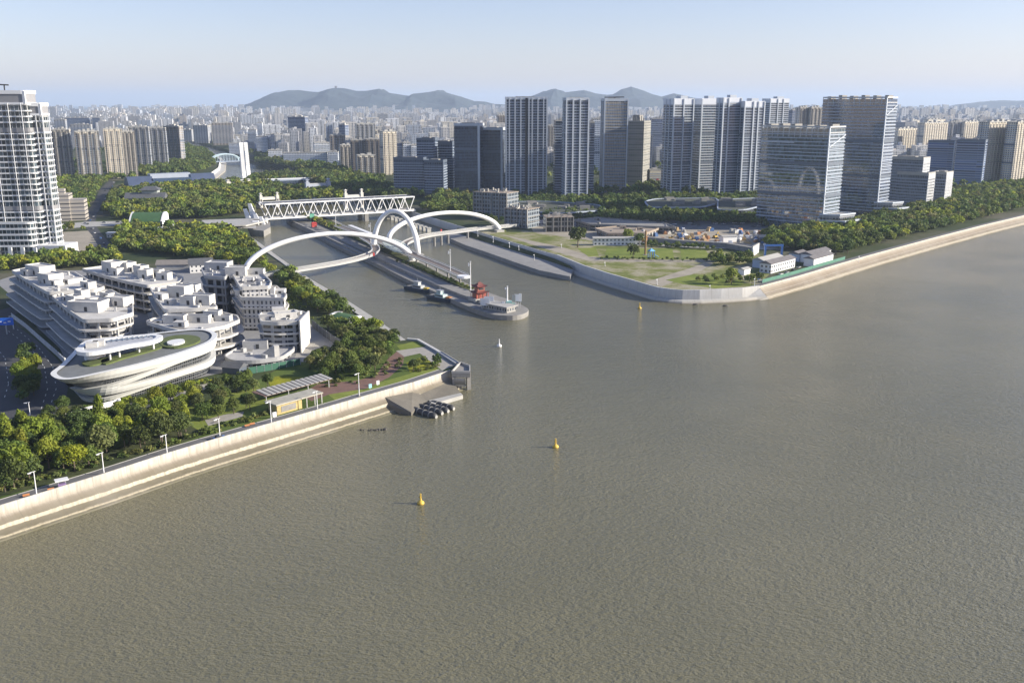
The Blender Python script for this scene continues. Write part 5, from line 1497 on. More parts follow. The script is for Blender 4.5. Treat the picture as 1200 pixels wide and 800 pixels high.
# cream apartments on the right
for lb, r, m in (('cream apartment block with a shaded left side just right of the tall blue glass block', (1049, 1053, 1076, 151, 188, .65), M_CR), ('wide cream apartment block with dark left return behind the grey offices', (1076, 1084, 1111, 144, 190, .65), M_CR),
                 ('grey-blue apartment block in shade between cream blocks on the right', (1111, 1114, 1129, 143, 186, .2), M_GY), ('cream apartment block above the right-hand blue office slab', (1127, 1131, 1152, 143, 186, .65), M_CR),
                 ('brown narrow apartment block just left of the large cream wall of flats', (1151, 1153, 1160, 144, 190, .2), M_BR), ('large cream apartment block, biggest of the sunlit flats at the right edge', (1156, 1160, 1192, 143, 216, .65), M_CR),
                 ('cream apartment block cut by the right edge of the photo', (1190, 1193, 1232, 143, 217, .65), M_CR), ('distant cream tower block over the tops of the right-hand flats', (1062, 1064, 1078, 141, 172, .5), M_CR), ('distant cream tower block with twin tops behind the wide cream flats', (1086, 1088, 1108, 140, 170, .5), M_CR)):
    slab(lb, *r, m, huts=4)
# cream-grey apartment row on the left
for lb, r, m in (('beige apartment block directly right of the white tower', (57, 60, 80, 152, 212, .25), M_BE), ('wide beige apartment block with a dark shaded left end in the left row', (76, 87, 115, 154, 212, .45), M_BE),
                 ('beige apartment block with bright narrow end in the left row', (112, 121, 142, 151, 209, .45), M_CR), ('beige apartment block with deep vertical recesses in the middle of the left row', (134, 142, 157, 154, 207, .45), M_BE),
                 ('grey-brown apartment block third from the canal in the left row', (148, 150, 173, 149, 200, .2), M_GY), ('grey-brown apartment block second from the canal in the left row', (171, 173, 193, 150, 197, .2), M_GY),
                 ('dark apartment block with a sunlit right end, last of the left row before the canal', (190, 209, 213, 148, 192, -.3), M_BR),
                 ('low wide blue-grey slab behind the left row', (72, 74, 104, 138, 160, .1), M_DB), ('second low wide blue-grey slab behind the left row', (106, 108, 137, 138, 160, .1), M_DB), ('grey slab with narrow windows seen behind the left row', (60, 63, 76, 140, 166, .1), M_GY), ('grey colonnaded slab on the skyline of the left row', (80, 82, 106, 146, 172, .1), M_GY)):
    slab(lb, *r, m, huts=4, dep=15)
# centre-left city, read from the photo
for lb, r, m in (('low blue-shaded apartment block with lit right end beyond the far canal bend', (209, 224, 227, 152, 166, -.3), M_GY), ('long blue-shaded apartment block with a lit end above the arch bridge', (226, 243, 246, 147, 168, -.3), M_GY),
                 ('grey apartment block above the far pale arch bridge', (246, 248, 272, 144, 170, .2), M_BR), ('beige low apartment block on the skyline beyond the far arch bridge', (228, 230, 262, 139, 155, .15), M_BE),
                 ('white terraced campus block just above the white bridge tower', (277, 279, 289, 152, 168, .1), M_WH), ('white boxy campus block behind the top of the white bridge tower', (287, 290, 300, 152, 177, .1), M_WH), ('broad low white campus block left of the white bridge tower', (266, 268, 284, 168, 181, .1), M_WH),
                 ('tall white campus block right of the white bridge tower', (298, 300, 313, 160, 181, .1), M_WH), ('slender pale campus block with a stair tower', (299, 301, 307, 144, 172, .1), M_WH), ('white stepped office building next to the dark office pair', (308, 310, 320, 158, 180, .1), M_WH),
                 ('brown-grey office block with a lit upper corner left of the dark navy tower', (323, 328, 350, 156, 180, .2), M_BR), ('blue shaded block at the left foot of the brown-grey office block', (316, 317, 327, 157, 181, .1), M_DB),
                 ('dark navy tower, tallest building in the centre-left skyline', (337, 357, 361, 137, 178, -.25), M_DB), ('dark navy lower tower attached to the right of the tallest navy tower', (355, 366, 369, 156, 179, -.25), M_DB),
                 ('grey gridded apartment slab on the skyline right of the navy tower', (362, 364, 386, 142, 164, .1), M_GY), ('yellow-beige hotel block lit by the sun right of the navy tower', (378, 382, 393, 148, 174, .5), M_CR), ('yellow-beige wing joined to the right of the lit hotel block', (392, 394, 402, 152, 174, .25), M_CR),
                 ('long low white blue-striped building behind the park trees', (330, 332, 383, 179, 194, .1), M_WH), ('white annexe with small towers at the right end of the long low striped building', (382, 384, 396, 178, 194, .1), M_WH),
                 ('dark slab tower left of the grey hospital-like block', (397, 404, 410, 146, 186, -.3), M_DB), ('large grey block with vertical windows, centre of the middle distance', (409, 418, 439, 145, 192, .35), M_GY),
                 ('brown-shaded apartment group behind the park left of the cream tower', (408, 411, 428, 164, 203, .2), M_BR), ('brown-shaded apartment block touching the cream tower at its left', (427, 429, 447, 163, 203, .2), M_BR),
                 ('cream sunlit apartment tower standing out left of the dark offices', (444, 449, 464, 154, 205, .5), M_CR), ('dark block in front of the white strip offices', (461, 463, 471, 167, 200, .1), M_DB), ('white strip-windowed office left of the dark office group', (469, 472, 481, 167, 200, .2), M_WH), ('white strip-windowed office touching the dark office group', (480, 482, 490, 170, 200, .2), M_WH),
                 ('cream apartment block with stepped top above the dark office group', (484, 487, 500, 149, 176, .2), M_CR), ('cream apartment block right of the stepped one above the dark office group', (500, 502, 521, 151, 176, .2), M_CR),
                 ('grey-brown block filling the gap left of the large grey centre block', (384, 387, 404, 158, 192, .3), M_BR), ('pale mid-rise block in front of the yellow-beige hotel', (366, 368, 386, 167, 190, .3), M_WH), ('beige mid-rise block below the large grey centre block', (396, 399, 413, 170, 200, .35), M_BE), ('cream mid-rise slab between the grey centre block and the cream tower', (436, 440, 456, 158, 190, .4), M_CR), ('grey low block at the foot of the dark grid offices', (470, 473, 492, 196, 222, .2), M_GY), ('beige low block behind the park left of the cream tower', (416, 419, 440, 182, 208, .3), M_BE), ('tan narrow block behind the brown-shaded group', (425, 428, 444, 152, 188, .4), M_BE), ('pale low campus block left of the long striped building', (312, 314, 330, 176, 190, .2), M_WH),
                 ('white block with a pointed top on the far plain under the long hill', (433, 435, 446, 137, 152, .1), M_WH), ('pale office cube on the far plain between white blocks', (466, 467, 475, 137, 150, .1), M_WH), ('bright white slab on the far plain', (480, 481, 492, 138, 149, .1), M_WH),
                 ('beige tower block behind the large grey centre block', (455, 457, 466, 147, 168, .2), M_CR), ('long grey slab spanning the skyline behind the centre blocks', (446, 448, 486, 146, 160, .1), M_GY), ('blue-grey long office on the skyline above the dark offices', (505, 507, 523, 144, 160, .1), M_DB)):
    slab(lb, *r, m, huts=2, dep=18)

# --- malls and podiums at the foot of the high row: white wavy edges over dark glass
def mall(label, px, z, n, fh, wavy=True):
    P = uvz(px, z); P = rounded(P, 12)
    c = sum(P, Vector((0, 0))) / len(P)
    t = thing('shopping_podium', label, 'podium', loc=(c.x, c.y, 7))
    L_ = ccw([p - c for p in P])
    occupy([p + c for p in L_], 2)
    part('glass_wall', MB().prism(offset(L_, -1.5), 0, z - 7.6), facade('podium_dark_glass', (.12, .13, .15), (.03, .04, .055), fh=4.5, bay=3, wf=.8, hf=.7), t)
    part('roof', MB().prism(L_, z - 7.6, z - 7.2), plain('podium_roof_garden', (.075, .085, .06), .9, .5, .12, scale2=.5), t)
    r = random.Random(n); xs = [p.x for p in L_]; ys = [p.y for p in L_]
    for k in range(12):
        x, y = r.uniform(min(xs), max(xs)) * .8, r.uniform(min(ys), max(ys)) * .7
        part('roof_plant', MB().rbox((x, y), r.uniform(4, 12), r.uniform(3, 7), z - 7.3, z - 7.2 + r.uniform(1, 4), r.uniform(-.3, .3)), CONCD, t)
    for k in range(n):
        zz = z - 7 - k * fh
        part('white_edge', MB().ring(offset(L_, 1.2 * ((k + 1) % 2)), zz - .7, zz + .6, .4, -1), BANDG, t)
    return t
mall('curved podium of car park decks below the twin-slab apartment tower', [(570, 237), (640, 236), (700, 240), (710, 246), (660, 250), (590, 246)], 15, 2, 4)
mall('wavy white-edged mall podium beneath the fourth high tower', [(756, 236), (770, 233), (838, 232), (842, 238), (820, 243), (762, 243)], 16, 2, 4.5)
mall('wavy white-edged mall podium beneath the broad pale tower', [(842, 234), (893, 232), (896, 240), (872, 246), (842, 246)], 17, 2, 5)
# unfinished halls near the arch foot, right bank
def shell(label, ul, uc, ur, vt, vb, a, dep, mat, fl=5):
    t, w, d, H = tower('unfinished_block', label, ul, uc, ur, vt, vb, a, dep, body=mat, band=CONCD, fh=fl, bt=.3, bo=.35, crown=None, cat='building', pmat=CONCD, piers=(0, .27, .55, .78, 1), pw=.9)
    r = random.Random(int(ul))
    part('rough_roof', MB().box(-w / 2 - .3, w / 2 + .3, -d / 2 - .3, d / 2 + .3, H - 1, H - .4), plain('rusty_concrete', (.34, .28, .22), .9, .35, .3, scale2=.9), t)
    for k in range(16):
        x, y = r.uniform(-.45, .45) * w, r.uniform(-.45, .45) * d
        part('roof_stub', MB().rbox((x, y), r.uniform(.6, 4), r.uniform(.6, 3), H - .6, H + r.uniform(.6, 3.4)), CONC if k % 2 else CONCD, t)
    return t
NET = facade('blue_netted_shell', (.22, .25, .28), (.03, .04, .055), fh=4, bay=3.4, wf=.7, hf=.7, wv=.4)
shell('unfinished concrete block wrapped in blue netting, nearest the right foot of the arch bridge', 555, 594, 605, 226, 258, -.5, 26, NET)
shell('lower unfinished block with pale ragged top in front of the netted one', 592, 618, 636, 245, 268, -.55, 24, NET)
shell('raw concrete frame with deep bays beside the lone tall tree', 636, 640, 672, 254, 272, .1, 22, facade('raw_frame', (.25, .235, .21), (.02, .022, .025), fh=5, bay=6, wf=.85, hf=.8, wv=.3))
terraced('unfinished_podium', 'wide flat unfinished podium with rust-brown roof right of the lone tall tree', [(697, 268), (740, 264), (772, 268), (756, 274), (712, 274)], 12, 0, 5, [(730, 268, 6, 4, 2.5, 0), (750, 269, 5, 4, 2, 0)], plain('rusty_concrete', (.34, .28, .22), .9, .35, .3, scale2=.9), rr=1, setback=2)
terraced('unfinished_podium', 'long low concrete slab on columns behind the site yard', [(672, 258), (700, 255), (780, 262), (792, 267), (740, 265), (690, 263)], 13, 0, 5, [(700, 258, 6, 4, 2.5, 0)], CONCD, rr=1, setback=3)
# --- sheds beside the river on the right bank
SHED = facade('shed_wall', (.62, .63, .64), (.07, .08, .1), fh=3.2, bay=3.4, wf=.5, hf=.45)
SHB = plain('pale_blue_shed_wall', (.42, .5, .62), .6, .1, .3)
SR = plain('dark_shed_roof', (.16, .15, .15), .8, .25, .4)
A2 = atan2(RIVER_R[3].y - RIVER_R[0].y, RIVER_R[3].x - RIVER_R[0].x)
gable('site_shed', 'two-storey white shed with dark roof nearest the corner of the river wall', 911, 316, 38, 9, 7, 2.2, A2, SHED, SR, 'shed')
gable('site_shed', 'pale blue-ended shed directly behind the two-storey white shed', 899, 311, 30, 9, 6, 2, A2, SHB, CONC, 'shed')
gable('site_shed', 'long white shed with a pale roof highest on the bank beside the trees', 955, 304.5, 34, 10, 6.5, 2.2, A2, WHITE, SR, 'shed')
gable('site_shed', 'white shed with grey roof in front of the pale-roofed one, next to the green fence', 959, 309, 34, 8, 6, 2, A2, WHITE, SR, 'shed')
gable('site_shed', 'small blue-grey shed between the two groups of white sheds', 935, 305, 14, 9, 6, 2, A2, SHB, SR, 'shed')
gable('site_shed', 'small white cabin standing alone beside the dirt track', 872, 321, 9, 5, 4, 1, A2, WHITE, CONC, 'shed')
gable('site_shed', 'white row of cabins behind the practice turf', 723, 287, 42, 7, 6.5, 1, .03, SHED, CONC, 'shed')
gable('site_shed', 'white cabin in the middle of the site yard', 853, 283, 14, 8, 5, 1, .3, WHITE, CONC, 'shed')
gable('site_shed', 'low dark tunnel-roofed shed at the right end of the site yard', 906, 284, 26, 9, 4, 3, .05, plain('dark_blue_sheet', (.06, .08, .12)), plain('dark_blue_roof', (.07, .085, .12), .5), 'shed')
p = W(885, 298, 7)
sl_ = thing('white_end_wall', 'tall bright white end panel at the end of the long grey service ramp', 'wall', loc=(p.x, p.y, 7), rz=1.1)
part('panel', MB().box(-11, 11, -.4, .4, 0, 7.5), WHITE, sl_); part('cap', MB().box(-11.3, 11.3, -.7, .7, 7.5, 8), CONC, sl_)
fence('service_ramp', [(760, 283), (800, 287), (850, 290), (884, 296)], 4.2, CONCD, 'long grey concrete ramp wall running behind the practice turf', 'ramp', th=5)
GRN = plain('green_fence_sheet', (.06, .19, .13), .6, .2, .4)
rr_ = strip(RIVER_R[:5], -9, -9.4)
o = rr_[0]
fence('river_fence', [(893, 331.5), (925, 323), (962, 312), (990, 304)], 2.4, GRN, 'green sheet fence along the top of the right river wall beside the sheds', 'fence')
gf = thing('gantry', 'blue portal gantry standing between the service ramp and the sheds', 'gantry', loc=(W(906, 300).x, W(906, 300).y, 7), rz=.1)
BLU = plain('blue_steel', (.03, .12, .38), .5, .1, .4)
for x in (-7, 7): part('leg', MB().box(x - .7, x + .7, -.7, .7, 0, 8), BLU, gf)
part('beam', MB().box(-8, 8, -.8, .8, 8, 9.4), BLU, gf)
t = thing('climbing_frame', 'bright blue play tower on the practice turf', 'play tower', loc=(W(763, 302).x, W(763, 302).y, 7), rz=.4)
for x, y in ((-2, -1.5), (2, -1.5), (2, 1.5), (-2, 1.5)): part('leg', MB().box(x - .25, x + .25, y - .25, y + .25, 0, 5.5), BLU, t)
part('roof', MB().prism([(-2.6, -2.2), (2.6, -2.2), (2.6, 2.2), (-2.6, 2.2)], 5.5, 7.5, poly1=[(-.3, -.2), (.3, -.2), (.3, .2), (-.3, .2)]), plain('sky_blue_paint', (.15, .4, .65), .5), t)
part('slide', MB().bar((2, 0, 3), (7, 0, .4), 1.2, .3), plain('sky_blue_paint', (.15, .4, .65), .5), t)
t = thing('brown_column', 'tall rust-brown steel column at the edge of the practice turf', 'column', loc=(W(756, 299).x, W(756, 299).y, 7))
part('shaft', MB().tube([(0, 0, 0), (0, 0, 20)], .8, 10), plain('rust_brown_steel', (.25, .15, .06), .8), t); part('base', MB().rbox((0, 0), 3, 3, 0, .6), CONC, t)
# building materials heaped about the site
mats = [(plain('timber_pile', (.42, .30, .16), .9), 'stack of tan timber'), (CONC, 'pale concrete block pile'), (plain('orange_steel', (.42, .2, .08), .7), 'rust-orange steel bundle'), (plain('blue_tarpaulin', (.06, .14, .32), .6), 'blue covered heap'), (WHITE, 'white bagged material pile')]
for i in range(95):
    u = 745 + 175 * random.random(); v = 268.5 + 17 * random.random() + (u - 745) * .02
    p = W(u, v); m_, lb = random.choice(mats)
    m = MB(); wd, dp, hh = random.uniform(2.5, 7), random.uniform(2, 4), random.uniform(1, 2.6)
    m.rbox((0, 0), wd, dp, 0, hh); m.rbox((wd * .1, 0), wd * .7, dp * .8, hh, hh * 1.6, .1)
    solo('material_stack', m, m_, lb + ' lying in the construction yard behind the practice turf', 'material stack', lb + 's in the construction yard', loc=(p.x, p.y, 7.1), rz=random.uniform(0, 3))

# ------------------------------------------------------------------ far bridges on the canal
pt = W(289, 211, 7)
cb = thing('cable_stayed_bridge', 'cable-stayed bridge with one white split tower and a fan of cables to the right', 'bridge', loc=(pt.x, pt.y, 0))
zt2 = zat(167, pt.y)
for s in (-1, 1):
    rp = Matrix.Rotation(.62, 2); b0 = [rp @ Vector(q) for q in ((s * 4.1 - 3.2, -2.4), (s * 4.1 + 3.2, -2.4), (s * 4.1 + 3.2, 2.4), (s * 4.1 - 3.2, 2.4))]; b1 = [rp @ Vector((q[0], q[1])) + Vector((-2, 0)) for q in ((s * 3.7 - 2.9, -2), (s * 3.7 + 2.9, -2), (s * 3.7 + 2.9, 2), (s * 3.7 - 2.9, 2))]
    m = MB(); m.prism(b0, 0, zt2, poly1=b1)
    part('pylon_leg', m, WHITE, cb)
part('pylon_web', MB().box(-1.7, .9, -2, 2, 0, zt2 - 14), BANDG, cb)
d0, d1 = W(236, 213.5, 14) - Vector((pt.x, pt.y, 0)), W(372, 209, 14) - Vector((pt.x, pt.y, 0))
part('deck', MB().bar(d0, d1, 22, 2.4), BANDG, cb)
part('deck_edge', MB().bar(d0 + Vector((0, -11.3, 1.8)), d1 + Vector((0, -11.3, 1.8)), .5, 1.4), STEELW, cb)
for k in range(12):
    e = Vector((0, 0, 14)).lerp(d1, .16 + .76 * k / 11)
    part('cable', MB().tube([(0, 0, zt2 - 4 - (11 - k) * 2.6), (e.x, e.y, 15)], .22, 5), plain('dark_cable', (.06, .07, .09), .5), cb)
for f in (.1, .3, .62, .85):
    q = d0.lerp(d1, f); part('pier', MB().box(q.x - 2, q.x + 2, q.y - 6, q.y + 6, -1, 12.8), CONCD, cb)
pa, pb = W(247, 189, 9), W(281, 188, 9)
ab = thing('far_arch_bridge', 'small pale blue steel arch bridge at the far bend of the canal', 'bridge', loc=((pa.x + pb.x) / 2, (pa.y + pb.y) / 2, 0), rz=atan2(pb.y - pa.y, pb.x - pa.x))
hw = (pb - pa).length / 2
PB = plain('pale_blue_steel', (.5, .62, .66), .5, .08, .2)
for y in (-8, 8):
    part('arch', MB().tube([(hw * cos(pi - pi * i / 20), y, 8 + 15 * sin(pi * i / 20)) for i in range(21)], 1.3, 6), PB, ab)
    for k in range(1, 10):
        x = -hw + 2 * hw * k / 10
        part('hanger', MB().tube([(x, y, 8), (x, y, 8 + 15 * sqrt(max(1 - (x / hw) ** 2, 0)))], .35, 5), PB, ab)
part('deck', MB().box(-hw - 12, hw + 12, -9.5, 9.5, 6.8, 8.4), BANDG, ab)

# ------------------------------------------------------------------ street blocks behind: individual buildings, then the distant mass
WALLS = [(.60, .60, .60), (.66, .64, .60), (.55, .53, .50), (.45, .46, .48), (.62, .58, .50), (.50, .46, .42), (.38, .42, .48), (.70, .71, .72), (.36, .36, .37)]
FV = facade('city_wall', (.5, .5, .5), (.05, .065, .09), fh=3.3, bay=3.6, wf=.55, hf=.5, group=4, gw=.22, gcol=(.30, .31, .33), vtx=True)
def setcol(me, cols):
    a = me.color_attributes.new('Col', 'FLOAT_COLOR', 'POINT')
    a.data.foreach_set('color', np.asarray(cols, dtype=np.float32).ravel())
cands = []
GA = .18
def blocked(x, y):
    u, v = proj((x, y, 7))
    if 205 < u < 330 and v > 179: return True
    if 330 <= u < 410 and v > 188: return True
    if u < 235 and v > 176: return True
    if v > 200: return True
    if 150 < u < 250 and v > 166: return True
    return inpoly(x, y, CANW)
CANW = [(p.x, p.y) for p in CANAL_L + CANAL_FAR]
CANW = [(p.x, p.y) for p in offset(ccw([Vector((p.x, p.y)) for p in CANAL_L[6:] + CANAL_FAR]), 30)]
Yr = 1500.0
while Yr < 14500:
    step = 36 + Yr * .0075
    half = Yr * .60 + 60
    x = -half
    while x < half:
        xx = x + RNG.uniform(-.25, .25) * step; yy = Yr + RNG.uniform(-.25, .25) * step + 30 * sin(xx / 400)
        clus = mn.noise(Vector((xx / 500, yy / 700, 2.0)))
        if RNG.random() < .96 - .3 * (clus < -.25) and not blocked(xx, yy) and not taken(xx, yy):
            tall = clus > .05
            h = RNG.uniform(18, 38) if not tall else RNG.uniform(40, 80)
            if Yr > 5000: h *= RNG.choice([.6, .9, 1.25])
            if yy > 9000: h *= 1.15
            w = RNG.uniform(.32, .8) * min(step, 80); d = RNG.uniform(12, 22)
            cands.append((xx, yy, w, d, h, GA + (RNG.random() < .2) * 1.57 + RNG.uniform(-.05, .05), int(RNG.integers(0, len(WALLS)))))
        x += step * (1.0 if Yr < 5000 else .9)
    Yr += step * 1.15
cands.sort(key=lambda c: -(c[2] * c[4]) / c[1] ** 2)
CN = {0: 'light grey', 1: 'off-white', 2: 'beige grey', 3: 'grey', 4: 'cream', 5: 'tan', 6: 'blue-grey', 7: 'white', 8: 'dark grey'}
MR = [plain('wall_%s' % CN[i].replace(' ', '_').replace('-', '_'), WALLS[i]) for i in range(len(WALLS))]
def where(x, y):
    u, v = proj((x, y, 7))
    if u < 215: return 'behind the left apartment row'
    if u < 400: return 'in the blocks behind the white bridge tower'
    if u < 590: return 'in the blocks under the long wooded hill'
    if u < 930: return 'in the gaps between the high towers'
    return 'behind the cream flats on the right'
NIND = 190
for i, (x, y, w, d, h, a, ci) in enumerate(cands[:NIND]):
    kind = 'tower' if h > 45 else ('slab' if w > 34 else 'block')
    depth = 'nearer' if y < 1900 else ('middle-distance' if y < 2600 else 'distant')
    hg = 'high' if h > 60 else ('tall' if h > 45 else ('mid-rise' if h > 26 else 'low'))
    t = thing('city_' + kind, '%s %s %s %s %s' % (depth, hg, CN[ci], kind, where(x, y)), 'building', loc=(x, y, 7), rz=a, group='city blocks filling the plain %s' % where(x, y))
    L_ = [Vector(s) for s in ((-w / 2, -d / 2), (w / 2, -d / 2), (w / 2, d / 2), (-w / 2, d / 2))]
    m = MB().prism(L_, 0, h); me = m.mesh('wall', FV)
    setcol(me, [c4(WALLS[ci])] * len(me.vertices))
    part('wall', me, None, t)
    m = MB().ring(L_, h - .6, h + .9, .2, -.5); part('roof_rim', m, MR[ci], t)
    q = (i * 7 % 5 - 2) * w * .12
    part('roof_hut', MB().box(q - w * .1, q + w * .1, -d * .25, d * .25, h - .2, h + 3 + i % 3), MR[(ci + 2) % 9], t)
    occupy([Vector((x, y)) + Matrix.Rotation(a, 2) @ s for s in L_], 2)
V, Fc, UV, CC = [], [], [], []
for (x, y, w, d, h, a, ci) in cands[NIND:]:
    ca, sa = cos(a), sin(a)
    col = WALLS[ci]; k = RNG.uniform(.8, 1.2); col = (min(col[0] * k, .85), min(col[1] * k, .85), min(col[2] * k, .85), 1)
    parts_ = [(0, 0, w, d, 0, h)] + ([(RNG.uniform(-.2, .2) * w, 0, w * .25, d * .5, h, h + RNG.uniform(3, 7))] if y < 7000 else [])
    for (px, py, ww, dd, z0, z1) in parts_:
        i0 = len(V)
        c_ = [(-ww / 2, -dd / 2), (ww / 2, -dd / 2), (ww / 2, dd / 2), (-ww / 2, dd / 2)]
        for z in (z0, z1):
            for (qx, qy) in c_:
                V.append((x + ca * (px + qx) - sa * (py + qy), y + sa * (px + qx) + ca * (py + qy), 7 + z)); CC.append(col)
        L0 = 0
        for i in range(4):
            j = (i + 1) % 4; l = ww if i % 2 == 0 else dd
            Fc.append((i0 + i, i0 + j, i0 + 4 + j, i0 + 4 + i)); UV += [(L0, z0), (L0 + l, z0), (L0 + l, z1), (L0, z1)]; L0 += l
        Fc.append((i0 + 4, i0 + 5, i0 + 6, i0 + 7)); UV += [(0, 0)] * 4
fm = MB(); fm.v, fm.f, fm.uv, fm.mi = V, Fc, UV, [0] * len(Fc)
me = fm.mesh('distant_city', FV); setcol(me, CC)
o = link(bpy.data.objects.new('distant_city', me)); o['kind'] = 'stuff'
print('city', len(cands))
# ================================================================== TREES
LEAF = foliage('leaf_clumps', None)
LEAFA = foliage('leaf_clumps_massed', None, True)
BARK = plain('bark', (.11, .085, .06), .9, .3, 1.0)
def crown_arrays(seed, n, s, R=(3.9, 3.9, 3.3), zc=5.4, nc=13, cone=False):
    r = np.random.default_rng(seed)
    # clump centres spread over an uneven ellipsoid
    k = np.arange(nc) + .5
    ph = np.arccos(1 - 1.75 * k / nc); th = pi * (1 + 5 ** .5) * k + r.uniform(0, 6)
    C = np.stack([np.sin(ph) * np.cos(th), np.sin(ph) * np.sin(th), np.cos(ph)], 1)
    C *= r.uniform(.45, .78, (nc, 1))
    if cone: C[:, :2] *= (1.05 - .45 * (C[:, 2:3] + 1))
    cr = r.uniform(.34, .52, nc)
    ci = r.integers(0, nc, n)
    dv = r.normal(size=(n, 3)); dv /= np.linalg.norm(dv, axis=1, keepdims=True)
    dv[:, 2] = np.where(dv[:, 2] < -.45, -dv[:, 2], dv[:, 2])
    P = C[ci] + dv * cr[ci][:, None] * r.uniform(.72, 1.08, (n, 1))
    P = P * np.array(R) + np.array([0, 0, zc])
    nr = dv + r.normal(size=(n, 3)) * .55; nr /= np.linalg.norm(nr, axis=1, keepdims=True)
    t = np.cross(nr, r.normal(size=(n, 3))); t /= np.linalg.norm(t, axis=1, keepdims=True)
    b = np.cross(nr, t)
    sz = s * r.uniform(.6, 1.25, (n, 1))
    Q = np.stack([P - t * sz - b * sz * .6, P + t * sz * .8 - b * sz * .7, P + t * sz + b * sz * .6, P - t * sz * .7 + b * sz * .75], 1)   # n,4,3
    return Q.astype(np.float32)
def quads_mesh(name, Q, mat, cols=None):
    n = len(Q)
    me = bpy.data.meshes.new(name)
    me.vertices.add(n * 4); me.vertices.foreach_set('co', Q.reshape(-1))
    me.loops.add(n * 4); me.loops.foreach_set('vertex_index', np.arange(n * 4, dtype=np.int32))
    me.polygons.add(n); me.polygons.foreach_set('loop_start', np.arange(0, n * 4, 4, dtype=np.int32)); 
    me.materials.append(mat)
    me.update(calc_edges=True)
    if cols is not None:
        a = me.color_attributes.new('Col', 'FLOAT_COLOR', 'POINT'); a.data.foreach_set('color', cols.astype(np.float32).ravel())
    return me
BIG = [quads_mesh('crown', crown_arrays(i, 1500, .30, nc=15 + i % 4), LEAF) for i in range(6)]
TALL = [quads_mesh('crown', crown_arrays(20 + i, 1300, .28, R=(2.7, 2.7, 4.6), zc=6.4, nc=16, cone=True), LEAF) for i in range(3)]
MID = [quads_mesh('crown', crown_arrays(40 + i, 520, .46, nc=12 + i % 3), LEAF) for i in range(5)]
LOWQ = [crown_arrays(60 + i, 150, .80, nc=9 + i % 3) for i in range(6)]
SHR = [quads_mesh('crown', crown_arrays(80 + i, 420, .26, R=(1.6, 1.6, 1.1), zc=1.1, nc=9), LEAF) for i in range(3)]
def trunk_mesh(seed, h=4.2):
    r = random.Random(seed); m = MB()
    m.tube([(0, 0, -.2), (.1, .05, h * .5), (0, .1, h), (.05, 0, h * 1.5)], [.30, .22, .17, .07], 7)
    for k in range(4):
        a = k * 1.6 + r.random(); z = h * (.55 + .13 * k)
        m.tube([(.05, .03, z), (cos(a) * 1.1, sin(a) * 1.1, z + 1.2), (cos(a) * 2.0, sin(a) * 2.0, z + 2.2)], [.13, .09, .04], 5)
    return m.mesh('trunk', BARK)
TRK = [trunk_mesh(i) for i in range(3)]
DKG, MDG, YLG, OLV, BRT = (.086, .122, .038), (.130, .176, .044), (.225, .27, .040), (.155, .175, .065), (.28, .31, .03)
GN = {DKG: 'dark green', MDG: 'mid green', YLG: 'yellow-green', OLV: 'olive', BRT: 'bright yellow-green'}
TREES = []                                                           # (x, y, scale, colour, kind, zone)
def zone(px, spacing, cols, zname, sc=(.8, 1.15), kind='round', z=7.0, prob=1.0, pad=True):
    poly = [(p.x, p.y) for p in WL(px, z)]
    xs = [p[0] for p in poly]; ys = [p[1] for p in poly]
    y = min(ys); row = 0
    while y < max(ys):
        x = min(xs) + (row % 2) * spacing / 2
        while x < max(xs):
            qx, qy = x + RNG.uniform(-.38, .38) * spacing, y + RNG.uniform(-.38, .38) * spacing
            g = mn.noise(Vector((qx / 35, qy / 35, 4.0)))
            if inpoly(qx, qy, poly) and RNG.random() < prob * (1.0 if g > -.35 else .55) and not (pad and taken(qx, qy)):
                k = int(np.clip((mn.noise(Vector((qx / 60, qy / 60, 8.0))) * .9 + .5 + RNG.normal() * .22) * len(cols), 0, len(cols) - 1))
                TREES.append([qx, qy, RNG.uniform(*sc), cols[k], kind, zname, z])
            x += spacing
        y += spacing * .88; row += 1
Z_BELT = 'in the leafy belt along the curving left river wall'
zone([(-60, 560), (0, 578), (60, 562), (110, 546), (150, 532), (200, 518), (216, 512), (220, 500), (180, 494), (140, 492), (96, 498), (60, 510), (0, 480), (-60, 480)], 6.6, [DKG, MDG, YLG, MDG, DKG], Z_BELT, (.72, 1.12))
zone([(216, 510), (260, 496), (300, 484), (296, 474), (240, 484), (216, 496)], 8.0, [DKG, MDG, OLV], Z_BELT, (.55, .9), prob=.8)
zone([(186, 486), (250, 462), (300, 446), (316, 454), (300, 462), (240, 480), (200, 494)], 7.2, [MDG, DKG, OLV, YLG], 'on the striped lawn in front of the curved hall', (.6, .95), prob=.9)
zone([(360, 428), (398, 415), (420, 412), (440, 405), (462, 404), (466, 412), (450, 428), (436, 442), (400, 448), (372, 452)], 5.8, [DKG, MDG, MDG, OLV], 'in the grove between the hoarding and the brown plaza', (.6, .95), prob=.85)
zone([(395, 398), (420, 380), (446, 392), (470, 404), (462, 408), (430, 414), (405, 412)], 5.4, [MDG, OLV, DKG, YLG], 'in the grove beside the canal corner', (.6, .95), prob=.95)
zone([(318, 326), (340, 322), (372, 345), (402, 362), (425, 377), (400, 395), (384, 388), (372, 372), (352, 352), (334, 338)], 5.6, [MDG, YLG, DKG, MDG], 'on the bank between the white blocks and the towpath', (.65, 1.0), prob=.97)
zone([(476, 431), (500, 424), (512, 418), (520, 426), (508, 430), (486, 438)], 6.2, [MDG, DKG], 'on the corner lawn by the slipway', (.45, .75), prob=.6)
zone([(-60, 545), (0, 520), (40, 505), (60, 512), (0, 575), (-60, 600)], 6.0, [YLG, MDG, YLG], Z_BELT, (.85, 1.2))
